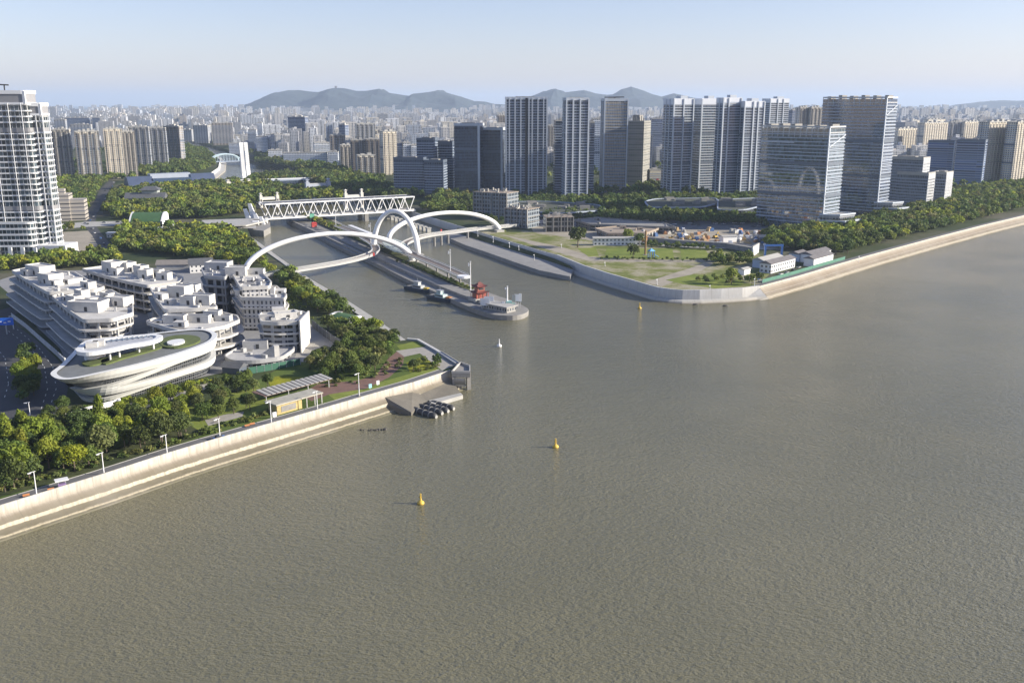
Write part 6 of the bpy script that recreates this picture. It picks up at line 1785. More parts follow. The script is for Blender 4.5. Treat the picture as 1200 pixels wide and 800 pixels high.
zone([(24, 418), (36, 414), (44, 444), (40, 470), (26, 472), (22, 440)], 5.5, [MDG, DKG, YLG], 'on the median of the shaded road', (.6, .95), pad=False)
zone([(40, 500), (78, 478), (84, 492), (66, 506)], 5.5, [DKG, MDG], 'at the road corner below the curved hall', (.5, .8), pad=False, prob=.7)
NEAR_N = len(TREES)
zone([(0, 309), (60, 305), (134, 298), (140, 310), (96, 315), (60, 316), (30, 316), (0, 320)], 6.5, [MDG, YLG, DKG], 'in the tree row between the white tower and the concrete halls', (.8, 1.1), pad=False)
# further woods
G3 = [DKG, DKG, MDG, MDG, OLV, YLG]
zone([(10, 316), (80, 300), (130, 294), (200, 300), (236, 308), (290, 318), (296, 310), (320, 322), (300, 300), (286, 280), (262, 270), (240, 270), (160, 268), (140, 268), (136, 290), (60, 306)], 7.0, [MDG, YLG, MDG, OLV, DKG, YLG], 'in the park wood behind the concrete halls', (.8, 1.25))
zone([(140, 258), (240, 257), (296, 250), (298, 240), (262, 219), (230, 217), (150, 226), (134, 228), (122, 250)], 8.0, G3, 'in the old wood below the long dark museum', (.9, 1.5))
zone([(62, 208), (128, 208), (122, 222), (112, 236), (100, 256), (74, 258), (62, 240)], 8.5, G3, 'beside the far road left of the museum', (.9, 1.4))
zone([(60, 262), (98, 270), (110, 290), (120, 302), (80, 304), (60, 300)], 8.0, G3, 'around the foot of the white tower', (.7, 1.0), prob=.4)
zone([(130, 212), (150, 207), (200, 205), (230, 204), (250, 196), (252, 188), (240, 178), (215, 172), (160, 182), (140, 196)], 9.5, [DKG, MDG, DKG], 'on the wooded knoll beyond the apartment row', (1.1, 1.6))
zone([(290, 216), (360, 214), (410, 226), (470, 240), (480, 232), (520, 232), (500, 240), (560, 240), (560, 232), (470, 230), (440, 212), (400, 202), (360, 190), (300, 182), (300, 192), (340, 197), (360, 206), (300, 208)], 9.0, [DKG, DKG, MDG, DKG, OLV], 'in the woods behind the truss bridge', (1.0, 1.6))
zone([(262, 216), (300, 216), (330, 222), (400, 228), (404, 234), (330, 238), (302, 240), (280, 228)], 8.5, G3, 'in the old wood below the long dark museum', (1.0, 1.5), pad=False)
zone([(488, 244), (560, 240), (560, 250), (520, 252), (500, 250)], 8.5, [DKG, MDG], 'in the woods behind the truss bridge', (.9, 1.2), prob=.8)
zone([(893, 276), (930, 272), (970, 268), (1010, 262), (1046, 252), (1110, 238), (1120, 226), (1200, 214), (1260, 206), (1300, 214), (1260, 230), (1200, 245), (1090, 272), (1020, 290), (985, 300), (960, 296), (900, 292)], 7.4, [DKG, DKG, MDG, MDG, OLV, DKG, YLG], 'in the tree belt along the right river wall', (.9, 1.35))
zone([(642, 262), (680, 252), (730, 250), (760, 246), (900, 250), (900, 266), (820, 262), (760, 260), (700, 256)], 8.5, [DKG, DKG, MDG], 'in the shade at the foot of the high towers', (.8, 1.2), prob=.75)
zone([(560, 236), (640, 232), (700, 236), (760, 232), (900, 232), (900, 250), (760, 246), (700, 250), (640, 250)], 9, [DKG, DKG, MDG], 'in the shade at the foot of the high towers', (.9, 1.3), prob=.8)
zone([(640, 252), (700, 250), (760, 252), (840, 254), (892, 255), (892, 264), (760, 262), (640, 260)], 8, [DKG, DKG, MDG], 'in front of the curved podiums', (.8, 1.15), prob=.8, pad=False)
zone([(600, 222), (900, 214), (900, 230), (600, 230)], 11, [DKG, DKG, MDG], 'between the feet of the high towers', (1.1, 1.5), prob=.6)
zone([(560, 256), (640, 262), (640, 266), (560, 260)], 8.5, [DKG, MDG], 'in the shade at the foot of the high towers', (.7, 1.0), prob=.4)
zone([(800, 330), (850, 324), (880, 330), (870, 336)], 7.0, [MDG, OLV], 'on the weedy corner near the river wall', (.4, .6), prob=.6, pad=False)
zone([(830, 303), (884, 303), (880, 312), (836, 312)], 6.5, [DKG, MDG, OLV], 'in the thicket between the turf and the sheds', (.6, .9), prob=.9, pad=False)
zone([(700, 303), (835, 305), (835, 307), (700, 305)], 5.0, [DKG], 'in the hedge below the practice turf', (.25, .35), prob=1, pad=False)
zone([(760, 286), (800, 289), (840, 292), (840, 294), (790, 291), (752, 289)], 5.0, [MDG, DKG], 'in the hedge behind the practice turf', (.4, .55), prob=1, pad=False)
for u, v, s, c, lb in ((677, 290, 2.0, DKG, 'tall dark lone tree on the waste ground'), (736, 283, 1.35, YLG, 'round yellow-green tree behind the practice turf'), (749, 288, 1.1, MDG, 'mid-green tree touching the yellow-green one behind the turf'), (742, 303, 1.35, DKG, 'dark olive tree in front of the practice turf'),
                       (857, 333, 1.2, YLG, 'yellow-green tree alone by the white cabin'), (881, 334, .8, MDG, 'small tree by the river wall corner'), (889, 331, .8, DKG, 'second small tree by the river wall corner')):
    p = W(u, v); TREES.append([p.x, p.y, s, c, 'solo:' + lb, '', 7.0])
for u, v, s, c, lb in ((20, 566, 1.55, YLG, 'big yellow-green tree at the left photo edge above the river wall'), (157, 520, .95, BRT, 'small bright yellow tree on a slim trunk standing out of the dark belt'), (88, 552, 1.2, BRT, 'bright yellow-green tree halfway along the dark belt'), (64, 540, 1.35, YLG, 'tall yellow-green tree with lumpy crown in the belt'),
                       (190, 521, 1.25, DKG, 'broad dark round tree in front of the curved hall'), (212, 512, 1.15, DKG, 'broad dark rounded tree right of a similar one below the curved hall'), (120, 538, 1.3, OLV, 'greyish olive round tree near the second river lamp'),
                       (125, 500, .9, YLG, 'light green street tree in front of the garden wall'), (143, 490, .85, YLG, 'first light green street tree before the curved hall'), (165, 484, .8, YLG, 'second light green street tree before the curved hall'), (183, 478, .85, YLG, 'third light green street tree before the curved hall'), (200, 472, .85, YLG, 'fourth light green street tree before the curved hall'), (222, 466, .8, YLG, 'fifth light green street tree, right end of the row before the curved hall')):
    p = W(u, v); TREES.append([p.x, p.y, s, c, 'solo:' + lb, '', 7.0])
for i in range(16):
    t = i / 15; p = W(352 + 46 * t, 255 + 17 * t, 4.4)
    TREES.append([p.x + RNG.uniform(-3, 3), p.y + RNG.uniform(-4, 4), RNG.uniform(.6, .9), OLV if i % 3 else YLG, 'round', 'on the lock island below the truss bridge', 4.4])
for i in range(34):
    t = i / 33; p = W(468 + 86 * t, 308 + 33 * t, 4.4)
    TREES.append([p.x + RNG.uniform(-2, 2), p.y + RNG.uniform(-2, 2), RNG.uniform(.22, .42), MDG if i % 3 else OLV, 'round', 'beneath the long ramp on the island', 4.4])
def tree_obj(T):
    x, y, s, c, kind, zn, z = T
    u, v = proj((x, y, z))
    D = hypot(x, y)
    if kind.startswith('solo:'): lb, gp = kind[5:], None
    else:
        lb = '%s %s %s' % (GN[c], 'bushy tree' if s < .6 else ('spreading tree' if s > 1.0 else 'round tree'), zn); gp = 'trees ' + zn
    t = thing('tree', lb, 'tree', loc=(x, y, z), rz=RNG.uniform(0, 6.28), group=gp)
    j = RNG.uniform(.8, 1.25)
    hs = s * RNG.uniform(.9, 1.2)
    pool = (TALL if (c == YLG and D < 420 and RNG.random() < .45) else BIG) if D < 480 else MID
    cr_ = part('crown', random.choice(pool), None, t)
    cr_.color = (c[0] * j * RNG.uniform(.9, 1.15), c[1] * j, c[2] * j, 1)
    cr_.scale = (s, s, hs)
    tk = part('trunk', random.choice(TRK), None, t); tk.scale = (s, s, hs)
solos = [T for T in TREES if T[4].startswith('solo:')]
rest = [T for T in TREES if not T[4].startswith('solo:')]
def vis(T):
    u, v = proj((T[0], T[1], T[6]))
    return -20 < u < 1220 and v < 640
rest = [T for T in rest if vis(T)]
rest.sort(key=lambda T: -T[2] / hypot(T[0], T[1]))
NI = 270
for T in solos + rest[:NI]: tree_obj(T)
groups = {}
for T in rest[NI:]: groups.setdefault(T[5], []).append(T)
def massed(name, items, base=LOWQ, mat=LEAFA):
    Qs, Cs = [], []
    for (x, y, s, c, k, zn, z) in items:
        q = base[int(RNG.integers(0, len(base)))]
        a = RNG.uniform(0, 6.28); ca, sa = cos(a), sin(a); hs = s * RNG.uniform(.85, 1.2)
        P = np.empty_like(q); P[..., 0] = (q[..., 0] * ca - q[..., 1] * sa) * s + x; P[..., 1] = (q[..., 0] * sa + q[..., 1] * ca) * s + y; P[..., 2] = q[..., 2] * hs + z - .8 * s
        Qs.append(P); j = RNG.uniform(.75, 1.3)
        j *= 1.18; col = np.array([c[0] * j * RNG.uniform(.9, 1.2), c[1] * j, c[2] * j, 1]); Cs.append(np.tile(col, (len(q) * 4, 1)))
    Q = np.concatenate(Qs); C = np.concatenate(Cs)
    o = link(bpy.data.objects.new(name, quads_mesh(name, Q, mat, C))); o['kind'] = 'stuff'
    return o
for zn, it in groups.items(): massed('woodland', it)
# green between the distant blocks
far = []
Yr = 1350.0
while Yr < 6500:
    st = 13 + Yr * .0045
    for x in np.arange(-Yr * .57, Yr * .57, st):
        xx, yy = x + RNG.uniform(-.4, .4) * st, Yr + RNG.uniform(-.4, .4) * st
        u, v = proj((xx, yy, 7))
        if RNG.random() < (.45 if mn.noise(Vector((xx / 160, yy / 160, 1))) > -.1 else .2) and not inpoly(xx, yy, CANW) and not taken(xx, yy) and not (v > 213 and u < 900):
            far.append((xx, yy, RNG.uniform(.9, 1.5), [DKG, MDG, DKG][int(RNG.integers(0, 3))], '', '', 7.0))
    Yr += st * 1.1
FARQ = [crown_arrays(100 + i, 34, 1.7, nc=7) for i in range(4)]
massed('city_greenery', far, FARQ)
print('trees', len(TREES), 'rest', len(rest), 'far', len(far), {k: len(v) for k, v in groups.items()})
# shrubs and low hedges in the near park
shr = []
for px, sp, cl in (([(0, 578), (60, 562), (200, 522), (320, 486), (318, 482), (200, 516), (60, 556), (0, 570)], 2.2, [DKG, MDG, OLV]), ([(84, 484), (134, 470), (160, 466), (150, 472), (96, 488)], 1.9, [YLG, MDG]),
                   ([(372, 452), (440, 436), (470, 416), (476, 424), (450, 440), (400, 456)], 4.5, [DKG, OLV]), ([(168, 470), (246, 444), (250, 448), (172, 475)], 2.2, [YLG, MDG]), ([(322, 428), (330, 334), (345, 345), (372, 384), (352, 360)], 3.0, [MDG]),
                   ([(478, 436), (512, 424), (516, 430), (486, 440)], 3, [MDG, OLV])):
    poly = [(p.x, p.y) for p in WL(px)]
    xs = [p[0] for p in poly]; ys = [p[1] for p in poly]
    for x in np.arange(min(xs), max(xs), sp):
        for y in np.arange(min(ys), max(ys), sp):
            if inpoly(x, y, poly) and RNG.random() < .8:
                c = cl[int(RNG.integers(0, len(cl)))]; shr.append((x + RNG.uniform(-1, 1), y + RNG.uniform(-1, 1), RNG.uniform(.5, 1.0), c, '', '', 7.0))
SQ = [crown_arrays(120 + i, 60, .42, R=(1.7, 1.7, 1.2), zc=1.5, nc=6) for i in range(3)]
massed('shrubbery', shr, SQ)
# ================================================================== SLIPWAY, PIER, BUOYS, BOATS, LAMPS
sp = WL([(447, 469), (463, 462), (500, 452), (530, 446), (541, 463), (520, 470), (482, 484)], 1.2)
o = W(495, 465, 0)
ram = thing('slipway', 'stained grey concrete slipway slab sloping from the wall corner into the river', 'slipway', loc=(o.x, o.y, 0))
def lo(u, v, z): return W(u, v, z) - o
m = MB()
T1, T2, T3, T4, T5 = lo(449, 464, 5.2), lo(484, 452, 5.0), lo(530, 444, 4.0), lo(541, 463, .9), lo(500, 470, 1.4)
B1, B2 = lo(482, 483, 1.6), lo(448, 471, 3.2)
m.face([B2, B1, T5, T2, T1]); m.face([T5, T4, T3, T2])
def down(a, b): m.face([Vector((a.x, a.y, -1.5)), Vector((b.x, b.y, -1.5)), b, a])
down(B2, B1); down(B1, T5); down(T5, T4); down(T4, T3); down(T1, B2)
SLIP = plain('wet_stained_concrete', (.17, .155, .125), .8, .3, .12, scale2=.8)
part('ramp', m, SLIP, ram)
m = MB(); a, b, c, d = lo(503, 470, 1.2), lo(540, 461, 1.3), lo(542.5, 464.5, 1.0), lo(507, 475, 1.0)
m.prism([a.xy, b.xy, c.xy, d.xy], -1, 1.7); part('landing', m, CONC, ram)
for i, (u0, v0, u1, v1) in enumerate(((484, 480, 511, 488.5), (492, 476.5, 518, 484.5), (499, 474.5, 525, 482), (506, 472.5, 531.5, 479))):
    a, b = W(u0, v0, .5), W(u1, v1, .5)
    t = thing('pontoon', ('dark cylindrical pontoon lowest and nearest the camera below the slipway', 'dark cylindrical pontoon second from the camera below the slipway', 'dark cylindrical pontoon third from the camera below the slipway', 'dark cylindrical pontoon farthest from the camera beside the slipway landing')[i], 'pontoon', loc=(a.x, a.y, 0), group='cylindrical pontoons below the slipway')
    d = b - a; L_ = d.length; dn = d.normalized()
    q = [Vector((0, 0, .6)), dn * .8 + Vector((0, 0, .6)), dn * (L_ - 1.2) + Vector((0, 0, .6)), dn * (L_ - .3) + Vector((0, 0, .6)), dn * L_ + Vector((0, 0, .6))]
    part('hull', MB().tube(q, [1.3, 1.5, 1.5, 1.2, .5], 14), plain('black_tarred_steel', (.045, .045, .045), .6, .4, .5), t, shade=True)
    for f in (.25, .5, .75): part('strap', MB().tube([dn * (L_ * f) + Vector((0, 0, .6)), dn * (L_ * f + .5) + Vector((0, 0, .6))], 1.62, 14), CONCD, t)
    part('end_cap', MB().tube([dn * (L_ - .1) + Vector((0, 0, .6)), dn * (L_ + .25) + Vector((0, 0, .6))], .75, 10), CONC, t)
# pier platform at the corner
o = W(541, 433, 7)
pier = thing('corner_pier', 'stained concrete platform on heavy legs at the corner where canal meets river', 'pier', loc=(o.x, o.y, 0))
pp = [(w - Vector((o.x, o.y, 0))).xy for w in WL([(529, 437), (536, 429), (540, 426), (551, 430), (551, 437)], 8.2)]
part('platform', MB().prism(pp, 6.2, 8.2, bottom=True), CONCD, pier)
part('parapet', MB().ring(pp, 8.2, 9.2, .05, -.4), CONC, pier)
for (u, v) in ((532, 437), (538, 436), (549, 436), (549, 431)):
    w = W(u, v, 8.2) - o; part('leg', MB().rbox(w.xy, 1.8, 1.8, -1, 6.2, .3), CONCD, pier)
w0 = [(w - Vector((o.x, o.y, 0))).xy for w in WL([(530, 437.5), (545, 438.5), (545, 436), (531, 435)], 8.2)]
part('skirt_wall', MB().prism(w0, 2.4, 6.2), QM, pier)
a, b = W(517, 412, 8) - o, W(541, 427, 8) - o
part('gallery', MB().bar(Vector((a.x, a.y, 6.6)), Vector((b.x, b.y, 6.6)), 4, 1.2), CONCD, pier)
for f in (.05, .35, .65, .95):
    q = a.lerp(b, f); part('leg', MB().rbox(q.xy, 1.4, 1.4, -1, 6, .5), CONCD, pier)
part('rail', MB().bar(Vector((a.x, a.y, 8.0)), Vector((b.x, b.y, 8.0)), .3, .8), CONC, pier)
# rocks
for i in range(9):
    p = W(424 + i * 3.4 + RNG.uniform(-1, 1), 504 + RNG.uniform(-1.2, 1.2), 0)
    m = MB(); r = RNG.uniform(.5, 1.3)
    for k in range(1):
        pts = [(r * cos(a) * RNG.uniform(.7, 1.2), r * sin(a) * RNG.uniform(.7, 1.2)) for a in [2 * pi * j / 7 for j in range(7)]]
        m.prism(pts, -.6, r * .55, poly1=[(x * .5, y * .5) for x, y in pts])
    solo('river_rock', m, plain('dark_wet_rock', (.06, .055, .05), .7, .3, .8), 'small dark rock just above the water in the cluster off the left river wall', 'rock', 'dark rocks in the river off the left wall', loc=(p.x, p.y, 0))
for i, (u, v) in enumerate(((815, 357), (850, 358.5))):
    p = W(u, v, 0); m = MB(); m.prism([(2.5 * cos(a), 1.2 * sin(a)) for a in [2 * pi * j / 8 for j in range(8)]], -.5, .7, poly1=[(1.4 * cos(a), .6 * sin(a)) for a in [2 * pi * j / 8 for j in range(8)]])
    solo('river_rock', m, plain('dark_wet_rock', (.06, .055, .05), .7), ('dark rock at the foot of the curved pale wall', 'dark rock at the foot of the pale wall, nearer its brown end')[i], 'rock', loc=(p.x, p.y, 0))
# buoys
def buoy(u, v, label, col, s=1.0):
    p = W(u, v, 0)
    t = thing('buoy', label, 'buoy', loc=(p.x, p.y, 0), group='channel buoys' if False else None)
    m = MB(); m.tube([(0, 0, -.5), (0, 0, -.1), (0, 0, .35 * s), (0, 0, .75 * s), (0, 0, 1.1 * s), (0, 0, 1.3 * s)], [.6 * s, 1.15 * s, 1.3 * s, 1.15 * s, .7 * s, .3 * s], 14)
    part('float', m, col, t, shade=True)
    part('mast', MB().tube([(0, 0, 1.25 * s), (0, 0, 2.2 * s), (0, 0, 3.3 * s)], [.42 * s, .25 * s, .2 * s], 8), col, t)
    part('lantern', MB().tube([(0, 0, 3.3 * s), (0, 0, 3.75 * s)], .3 * s, 8), col, t)
    m = MB(); m.bar((-.5 * s, 0, 2.5 * s), (.5 * s, 0, 2.5 * s), .1, .5 * s); m.bar((0, -.5 * s, 2.5 * s), (0, .5 * s, 2.5 * s), .1, .5 * s); part('radar_reflector', m, col, t)
YB = plain('yellow_buoy_paint', (.62, .42, .06), .5, .15, .8)
buoy(493, 590, 'yellow buoy nearest the camera, alone in the lower middle of the river', YB, .95)
buoy(651, 524, 'yellow buoy in the middle of the river, upper right of the nearest one', YB, .95)
buoy(749.5, 361.5, 'yellow buoy close to the curved pale canal wall', YB, 1.0)
buoy(585, 406, 'white buoy off the tip of the island', plain('white_buoy_paint', (.75, .75, .74), .5), 1.1)
for i, (u, v) in enumerate(((786, 281), (838, 279), (872, 282), (812, 284))):
    p = W(u, v); t = thing('excavator', ('yellow excavator at the left end of the construction yard', 'yellow excavator deep in the middle of the construction yard', 'yellow excavator near the white cabin in the construction yard', 'yellow excavator closest to the long ramp wall')[i], 'excavator', loc=(p.x, p.y, 7.1), rz=.7 * i)
    YE = plain('yellow_plant_paint', (.5, .32, .04), .6, .2, .8)
    for s in (-1.3, 1.3): part('track', MB().box(-2.2, 2.2, s - .4, s + .4, 0, .9), DARK, t)
    part('body', MB().box(-1.9, 1.5, -1.4, 1.4, .95, 2.4), YE, t); part('cab', MB().box(.2, 1.5, -1.3, -.1, 2.4, 3.6), plain('cab_glass', (.05, .06, .07), .2), t)
    part('boom', MB().bar((1.4, .4, 2), (4.6, .4, 5.2), .5, .6), YE, t); part('dipper', MB().bar((4.6, .4, 5.2), (6.8, .4, 2.2), .4, .45), YE, t); part('bucket', MB().box(6.2, 7.4, -.2, 1.0, .9, 2.2), DARK, t)
# boats moored at the island
def boat(u0, v0, u1, v1, wd, label, hullc, cabc, yellow):
    a, b = W(u0, v0, .5), W(u1, v1, .5); d = b - a; L_ = d.length; ang = atan2(d.y, d.x)
    t = thing('work_boat', label, 'boat', loc=(a.x, a.y, 0), rz=ang)
    o_ = [(0, -wd / 2), (L_ * .8, -wd / 2), (L_ * .95, -wd * .25), (L_, 0), (L_ * .95, wd * .25), (L_ * .8, wd / 2), (0, wd / 2)]
    i_ = [(x * .96 + L_ * .015, y * .84) for x, y in o_]
    part('hull', MB().prism(i_, -.6, 1.9, poly1=o_), hullc, t)
    part('bulwark', MB().ring(o_, 1.9, 2.5, .05, -.25), hullc, t)
    cb_ = part('deckhouse', MB().box(L_ * .28, L_ * .62, -wd * .3, wd * .3, 1.9, 4.4), cabc, t)
    part('window', MB().box(L_ * .30, L_ * .60, -wd * .3 - .06, -wd * .3 - .01, 3.0, 3.8), DARK, cb_)
    part('wheelhouse', MB().box(L_ * .33, L_ * .50, -wd * .22, wd * .22, 4.4, 6.6), cabc, t)
    part('wheelhouse_roof', MB().box(L_ * .31, L_ * .52, -wd * .26, wd * .26, 6.6, 6.85), STEELG, t)
    part('mast', MB().tube([(L_ * .42, 0, 6.8), (L_ * .42, 0, 9.6)], .12, 6), STEELG, t)
    part('deck_gear', MB().box(L_ * .70, L_ * .84, -wd * .2, wd * .2, 1.9, 3.4), yellow, t)
    part('stern_gear', MB().box(L_ * .06, L_ * .2, -wd * .3, wd * .25, 1.9, 3.0), CONCD, t)
HB = plain('dark_blue_hull', (.03, .05, .08), .5); YW = plain('yellow_machinery', (.55, .38, .04), .5)
boat(477, 338, 507, 343, 6.5, 'dark workboat with yellow deck gear moored farther up the island', HB, plain('grey_deckhouse', (.4, .42, .42)), YW)
boat(504, 348.5, 533, 354, 7.0, 'pale green-topped workboat moored nearer the island tip', HB, plain('pale_green_deckhouse', (.42, .52, .5)), plain('orange_machinery', (.5, .2, .05), .6))
# mooring piles and small things along the island
# promenade lamps
def lamp(u, v, vt, label, z=7.0, rz=.6, grp='slim grey lamps along the left river wall', arm=1.3):
    p = W(u, v, z); h = zat(vt, p.y) - z
    t = thing('street_lamp', label, 'street lamp', loc=(p.x, p.y, z), rz=rz, group=grp)
    part('pole', MB().tube([(0, 0, -.2), (0, 0, h)], [.2, .12], 8), STEELW, t)
    part('arm', MB().bar((-arm, 0, h - .25), (arm * .4, 0, h), .16, .16), STEELW, t)
    part('lamp_head', MB().box(-arm - .5, -arm + .5, -.25, .25, h - .5, h - .28), STEELW, t)
    part('base', MB().rbox((0, 0), .7, .7, 0, .5), CONC, t)
LM = ((43, 581, 552, 'leftmost river lamp, nearest the left photo edge'), (122, 557, 530, 'second river lamp from the left edge'), (196, 534, 509, 'third river lamp from the left edge, before the dark round trees'), (258, 516, 490, 'fourth river lamp, near the bright lawn'), (318, 497, 470, 'fifth river lamp, just left of the yellow kiosk'), (372, 481, 458, 'sixth river lamp, right of the yellow kiosk'), (421, 465, 437, 'seventh river lamp, tall, above the green lawn near the plaza'))
for (u, v, vt, lb) in LM: lamp(u, v - 1.2, vt, lb)
lamp(36, 492, 471, 'tall lamp pole at the shaded road junction left of the curved hall', rz=0, grp='tall lamps at the shaded road')
lamp(16, 386, 370, 'lamp pole in the road median far left', rz=0, grp='tall lamps at the shaded road')
for i, (u, v, vt) in enumerate(((770, 334, 327), (832, 340, 334), (578, 284, 277), (626, 305, 298), (560, 277, 270), (597, 290, 284), (608, 293, 288), (658, 291, 286), (709, 312, 307), (884, 337, 326))):
    lamp(u, v, vt, ('short white post lamp on the canal wall top, before the dirt track', 'short white post lamp on the wall top near the weedy corner', 'low lamp on the lower quay slope below the right arch foot', 'low lamp on the lower quay slope nearest its stairs', 'low lamp on the lower quay slope highest up the canal', 'low lamp third down the canal slope', 'low lamp fourth down the canal slope', 'white post in the waste ground near the canal wall', 'white post on the waste ground above the canal wall', 'white post at the joint of pale and brown walls')[i], grp='short white posts on the right bank', arm=.5)
lamp(1006, 310, 300, 'small white tide gauge post on the brown river wall', z=3.5, grp=None, arm=.4)
# notice boards and benches on the promenade
for i, (u, v, w_, h_, m_) in enumerate(((322, 490, 1.6, 2, WHITE), (434, 456, 1.4, 1.8, plain('aqua_board', (.3, .6, .65))), (443, 452, 1.4, 1.8, WHITE))):
    p = W(u, v, 7); t = thing('notice_board', ('small white notice board left of the yellow kiosk', 'small aqua notice board on the lawn by the promenade', 'small white notice board right of the aqua one on the lawn')[i], 'sign', loc=(p.x, p.y, 7), rz=.6)
    part('panel', MB().box(-w_ / 2, w_ / 2, -.1, .1, .6, .6 + h_), m_, t); part('post', MB().box(-.1, .1, .1, .25, 0, 1.8), STEELG, t)
p = W(73, 571, 7); t = thing('drinks_cart', 'white-canopied drinks cart standing on the promenade under the yellow-green trees', 'cart', loc=(p.x, p.y, 7), rz=.6)
part('body', MB().box(-1.2, 1.2, -.7, .7, .4, 1.4), plain('purple_cart', (.22, .15, .3)), t); part('canopy', MB().box(-2, 2, -1.3, 1.3, 2.6, 2.9), WHITE, t)
for x, y in ((-1.1, -.6), (1.1, -.6), (1.1, .6), (-1.1, .6)): part('post', MB().box(x - .06, x + .06, y - .06, y + .06, 1.4, 2.6), STEELG, t)
for x in (-.8, .8): part('wheel', MB().tube([(x, -.8, .3), (x, -.68, .3)], .3, 10), DARK, t)
for i, (u, v) in enumerate(((60, 576), (31, 583), (290, 501), (296, 499))):
    p = W(u, v - 1, 7); t = thing('park_bench', ('orange bench beside the drinks cart', 'orange bench between the first lamp and the photo edge', 'orange bench right of the fourth river lamp', 'orange bench closest to the fifth river lamp')[i], 'bench', loc=(p.x, p.y, 7), rz=.6)
    part('seat', MB().box(-1, 1, -.3, .3, .4, .5), plain('orange_timber', (.45, .2, .08), .7), t); part('backrest', MB().box(-1, 1, .25, .33, .5, .95), plain('orange_timber', (.45, .2, .08), .7), t)
    for x in (-.8, .8): part('leg', MB().box(x - .06, x + .06, -.25, .25, 0, .4), DARK, t)
# cars
def car_proto(col, nm):
    m = MB(); m.prism([(-2.2, -.9), (2.2, -.9), (2.3, 0), (2.2, .9), (-2.2, .9), (-2.3, 0)], .35, .85); body = m.mesh('body', col)
    m = MB(); m.prism([(-1.5, -.82), (1.2, -.82), (1.2, .82), (-1.5, .82)], .85, 1.45, poly1=[(-1.1, -.68), (.6, -.68), (.6, .68), (-1.1, .68)]); cabn = m.mesh('cabin', plain('car_glass', (.03, .035, .04), .15))
    wh = MB().tube([(0, -.1, 0), (0, .1, 0)], .33, 10).mesh('wheel', DARK)
    return body, cabn, wh
CC_ = {'white': plain('white_car_paint', (.75, .75, .75), .3, .03), 'blue': plain('blue_car_paint', (.06, .16, .42), .3, .03), 'dark': plain('dark_car_paint', (.05, .05, .06), .3, .03), 'silver': plain('silver_car_paint', (.45, .46, .48), .35, .03), 'red': plain('red_car_paint', (.4, .04, .03), .3, .03)}
PR = {k: car_proto(v, k) for k, v in CC_.items()}
def car(x, y, rz, k, label, grp):
    b, c, w = PR[k]
    t = thing('parked_car' if 'parked' in label else 'car', label, 'car', loc=(x, y, 7.12), rz=rz, group=grp)
    part('body', b, None, t); part('cabin', c, None, t)
    for sx in (-1.4, 1.4):
        for sy in (-.88, .88): part('wheel', w, None, t, loc=(sx, sy, .33))
ks = list(PR)
for i in range(16):
    t_ = i / 15; q = [(132, 214), (124, 226), (120, 238), (112, 252), (105, 263), (112, 276), (128, 294)]
    f = t_ * (len(q) - 1); a = int(min(f, len(q) - 2)); g = f - a
    u = q[a][0] * (1 - g) + q[a + 1][0] * g + RNG.uniform(-3, 3); v = q[a][1] * (1 - g) + q[a + 1][1] * g
    p0, p1 = W(*q[a]), W(*q[a + 1]); p = W(u, v); k = ks[i % 4]
    car(p.x, p.y, atan2(p1.y - p0.y, p1.x - p0.x), k, '%s car driving on the dark road beyond the white tower' % k, 'cars on the road beyond the white tower')
for i, (u, v) in enumerate(((100, 262.5), (122, 261.5), (138, 261), (206, 262))):
    p = W(u, v); k = ('white', 'silver', 'dark', 'white')[i]; car(p.x, p.y, .02, k, ('white car at the left end of the crossing road', 'silver car in the middle of the crossing road', 'dark car on the crossing road near the wood', 'white car on the crossing road inside the wood')[i], None)
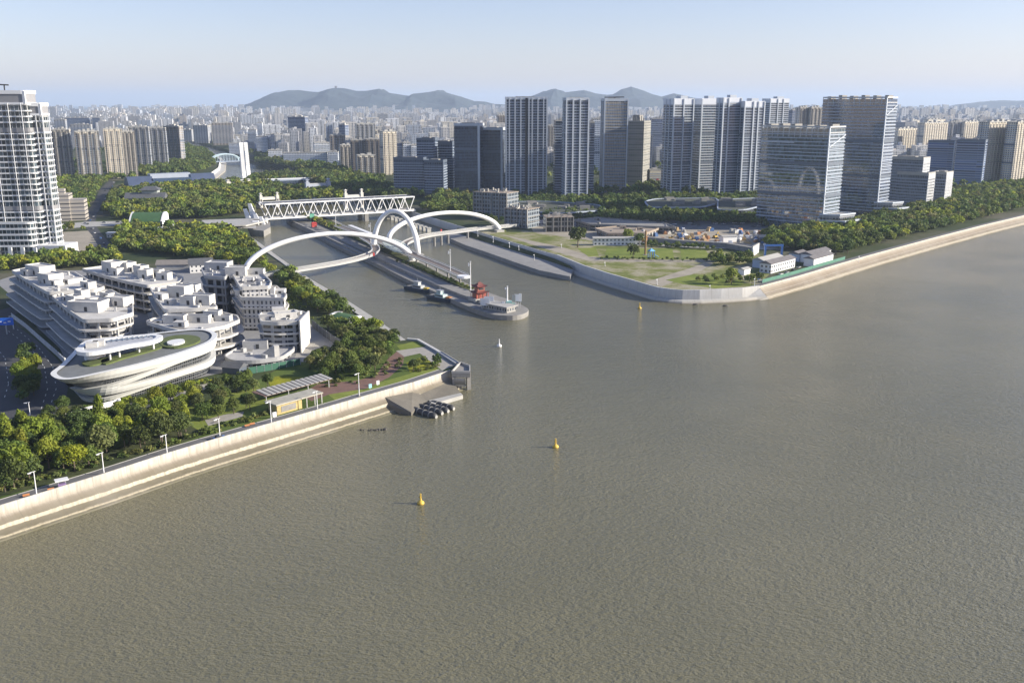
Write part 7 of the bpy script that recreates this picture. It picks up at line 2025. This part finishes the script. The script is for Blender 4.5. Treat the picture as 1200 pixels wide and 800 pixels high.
for i in range(34):
    u = 650 + 245 * i / 33 + RNG.uniform(-3, 3); v = 254 + 8 * i / 33 + RNG.uniform(-1.5, 5)
    p = W(u, v); k = ks[int(RNG.integers(0, 4))]
    if taken(p.x, p.y): pass
    car(p.x, p.y, RNG.uniform(-.1, .3), k, '%s parked car in the shade below the high towers' % k, 'cars parked in the shade below the high towers')
for i, (u, v, k) in enumerate(((902, 317.5, 'dark'), (915, 322, 'white'), (922, 320, 'silver'), (930, 317, 'dark'), (888, 328, 'blue'), (878, 328, 'dark'), (936, 314, 'silver'))):
    p = W(u, v); car(p.x, p.y, A2, k, ('dark parked car nearest the pale blue-ended shed', 'white parked car in front of the two-storey shed', 'silver parked car in front of the two-storey shed', 'dark parked car at the right end of the two-storey shed', 'blue parked car at the river wall corner', 'dark parked car near the small cabin', 'silver parked car between the shed groups')[i], None)
for i, (u, v, k) in enumerate(((257, 515.5, 'blue'),)):
    p = W(u, v - 1); car(p.x, p.y, .7, k, 'small blue car parked on the promenade beside the fourth river lamp', None)
# blue gantry sign over the shaded road
p = W(8, 392, 7); t = thing('road_sign', 'blue direction sign hanging over the shaded road at the far left', 'road sign', loc=(p.x, p.y, 7), rz=.15)
part('panel', MB().box(-4.2, 4.2, -.2, .2, 5.2, 9.2), plain('blue_sign_panel', (.02, .14, .62), .4), t)
part('post', MB().box(-.3, .3, .2, .6, 0, 9), STEELG, t)
for i in range(3): part('lettering', MB().box(-3 + i * 2.2, -1.6 + i * 2.2, -.26, -.21, 6.9 - (i % 2) * .6, 7.5 - (i % 2) * .6), WHITE, t)
for i in range(22):
    f = i / 21; p = W(20 + 52 * f, 376 + 46 * f + 2, 7)
    solo('site_barrier', MB().rbox((0, 0), 1.6, .8, 0, 1.1), WHITE, 'white plastic barrier in the row along the shaded road by the concrete halls', 'barrier', 'white barriers along the shaded road', loc=(p.x + 2.5, p.y, 7.1), rz=-.9)
# tower on the hill
p_Y = 11500; hx = Xat(394, p_Y, 250); hz_ = zat(103.5, p_Y)
t = thing('hilltop_tower', 'tiny lookout tower on the ridge of the long wooded hill', 'tower', loc=(hx, p_Y, hz_ - 12))
part('shaft', MB().box(-11, 11, -11, 11, 0, 30), CONCD, t); part('roof', MB().box(-15, 15, -15, 15, 30, 36), CONCD, t)
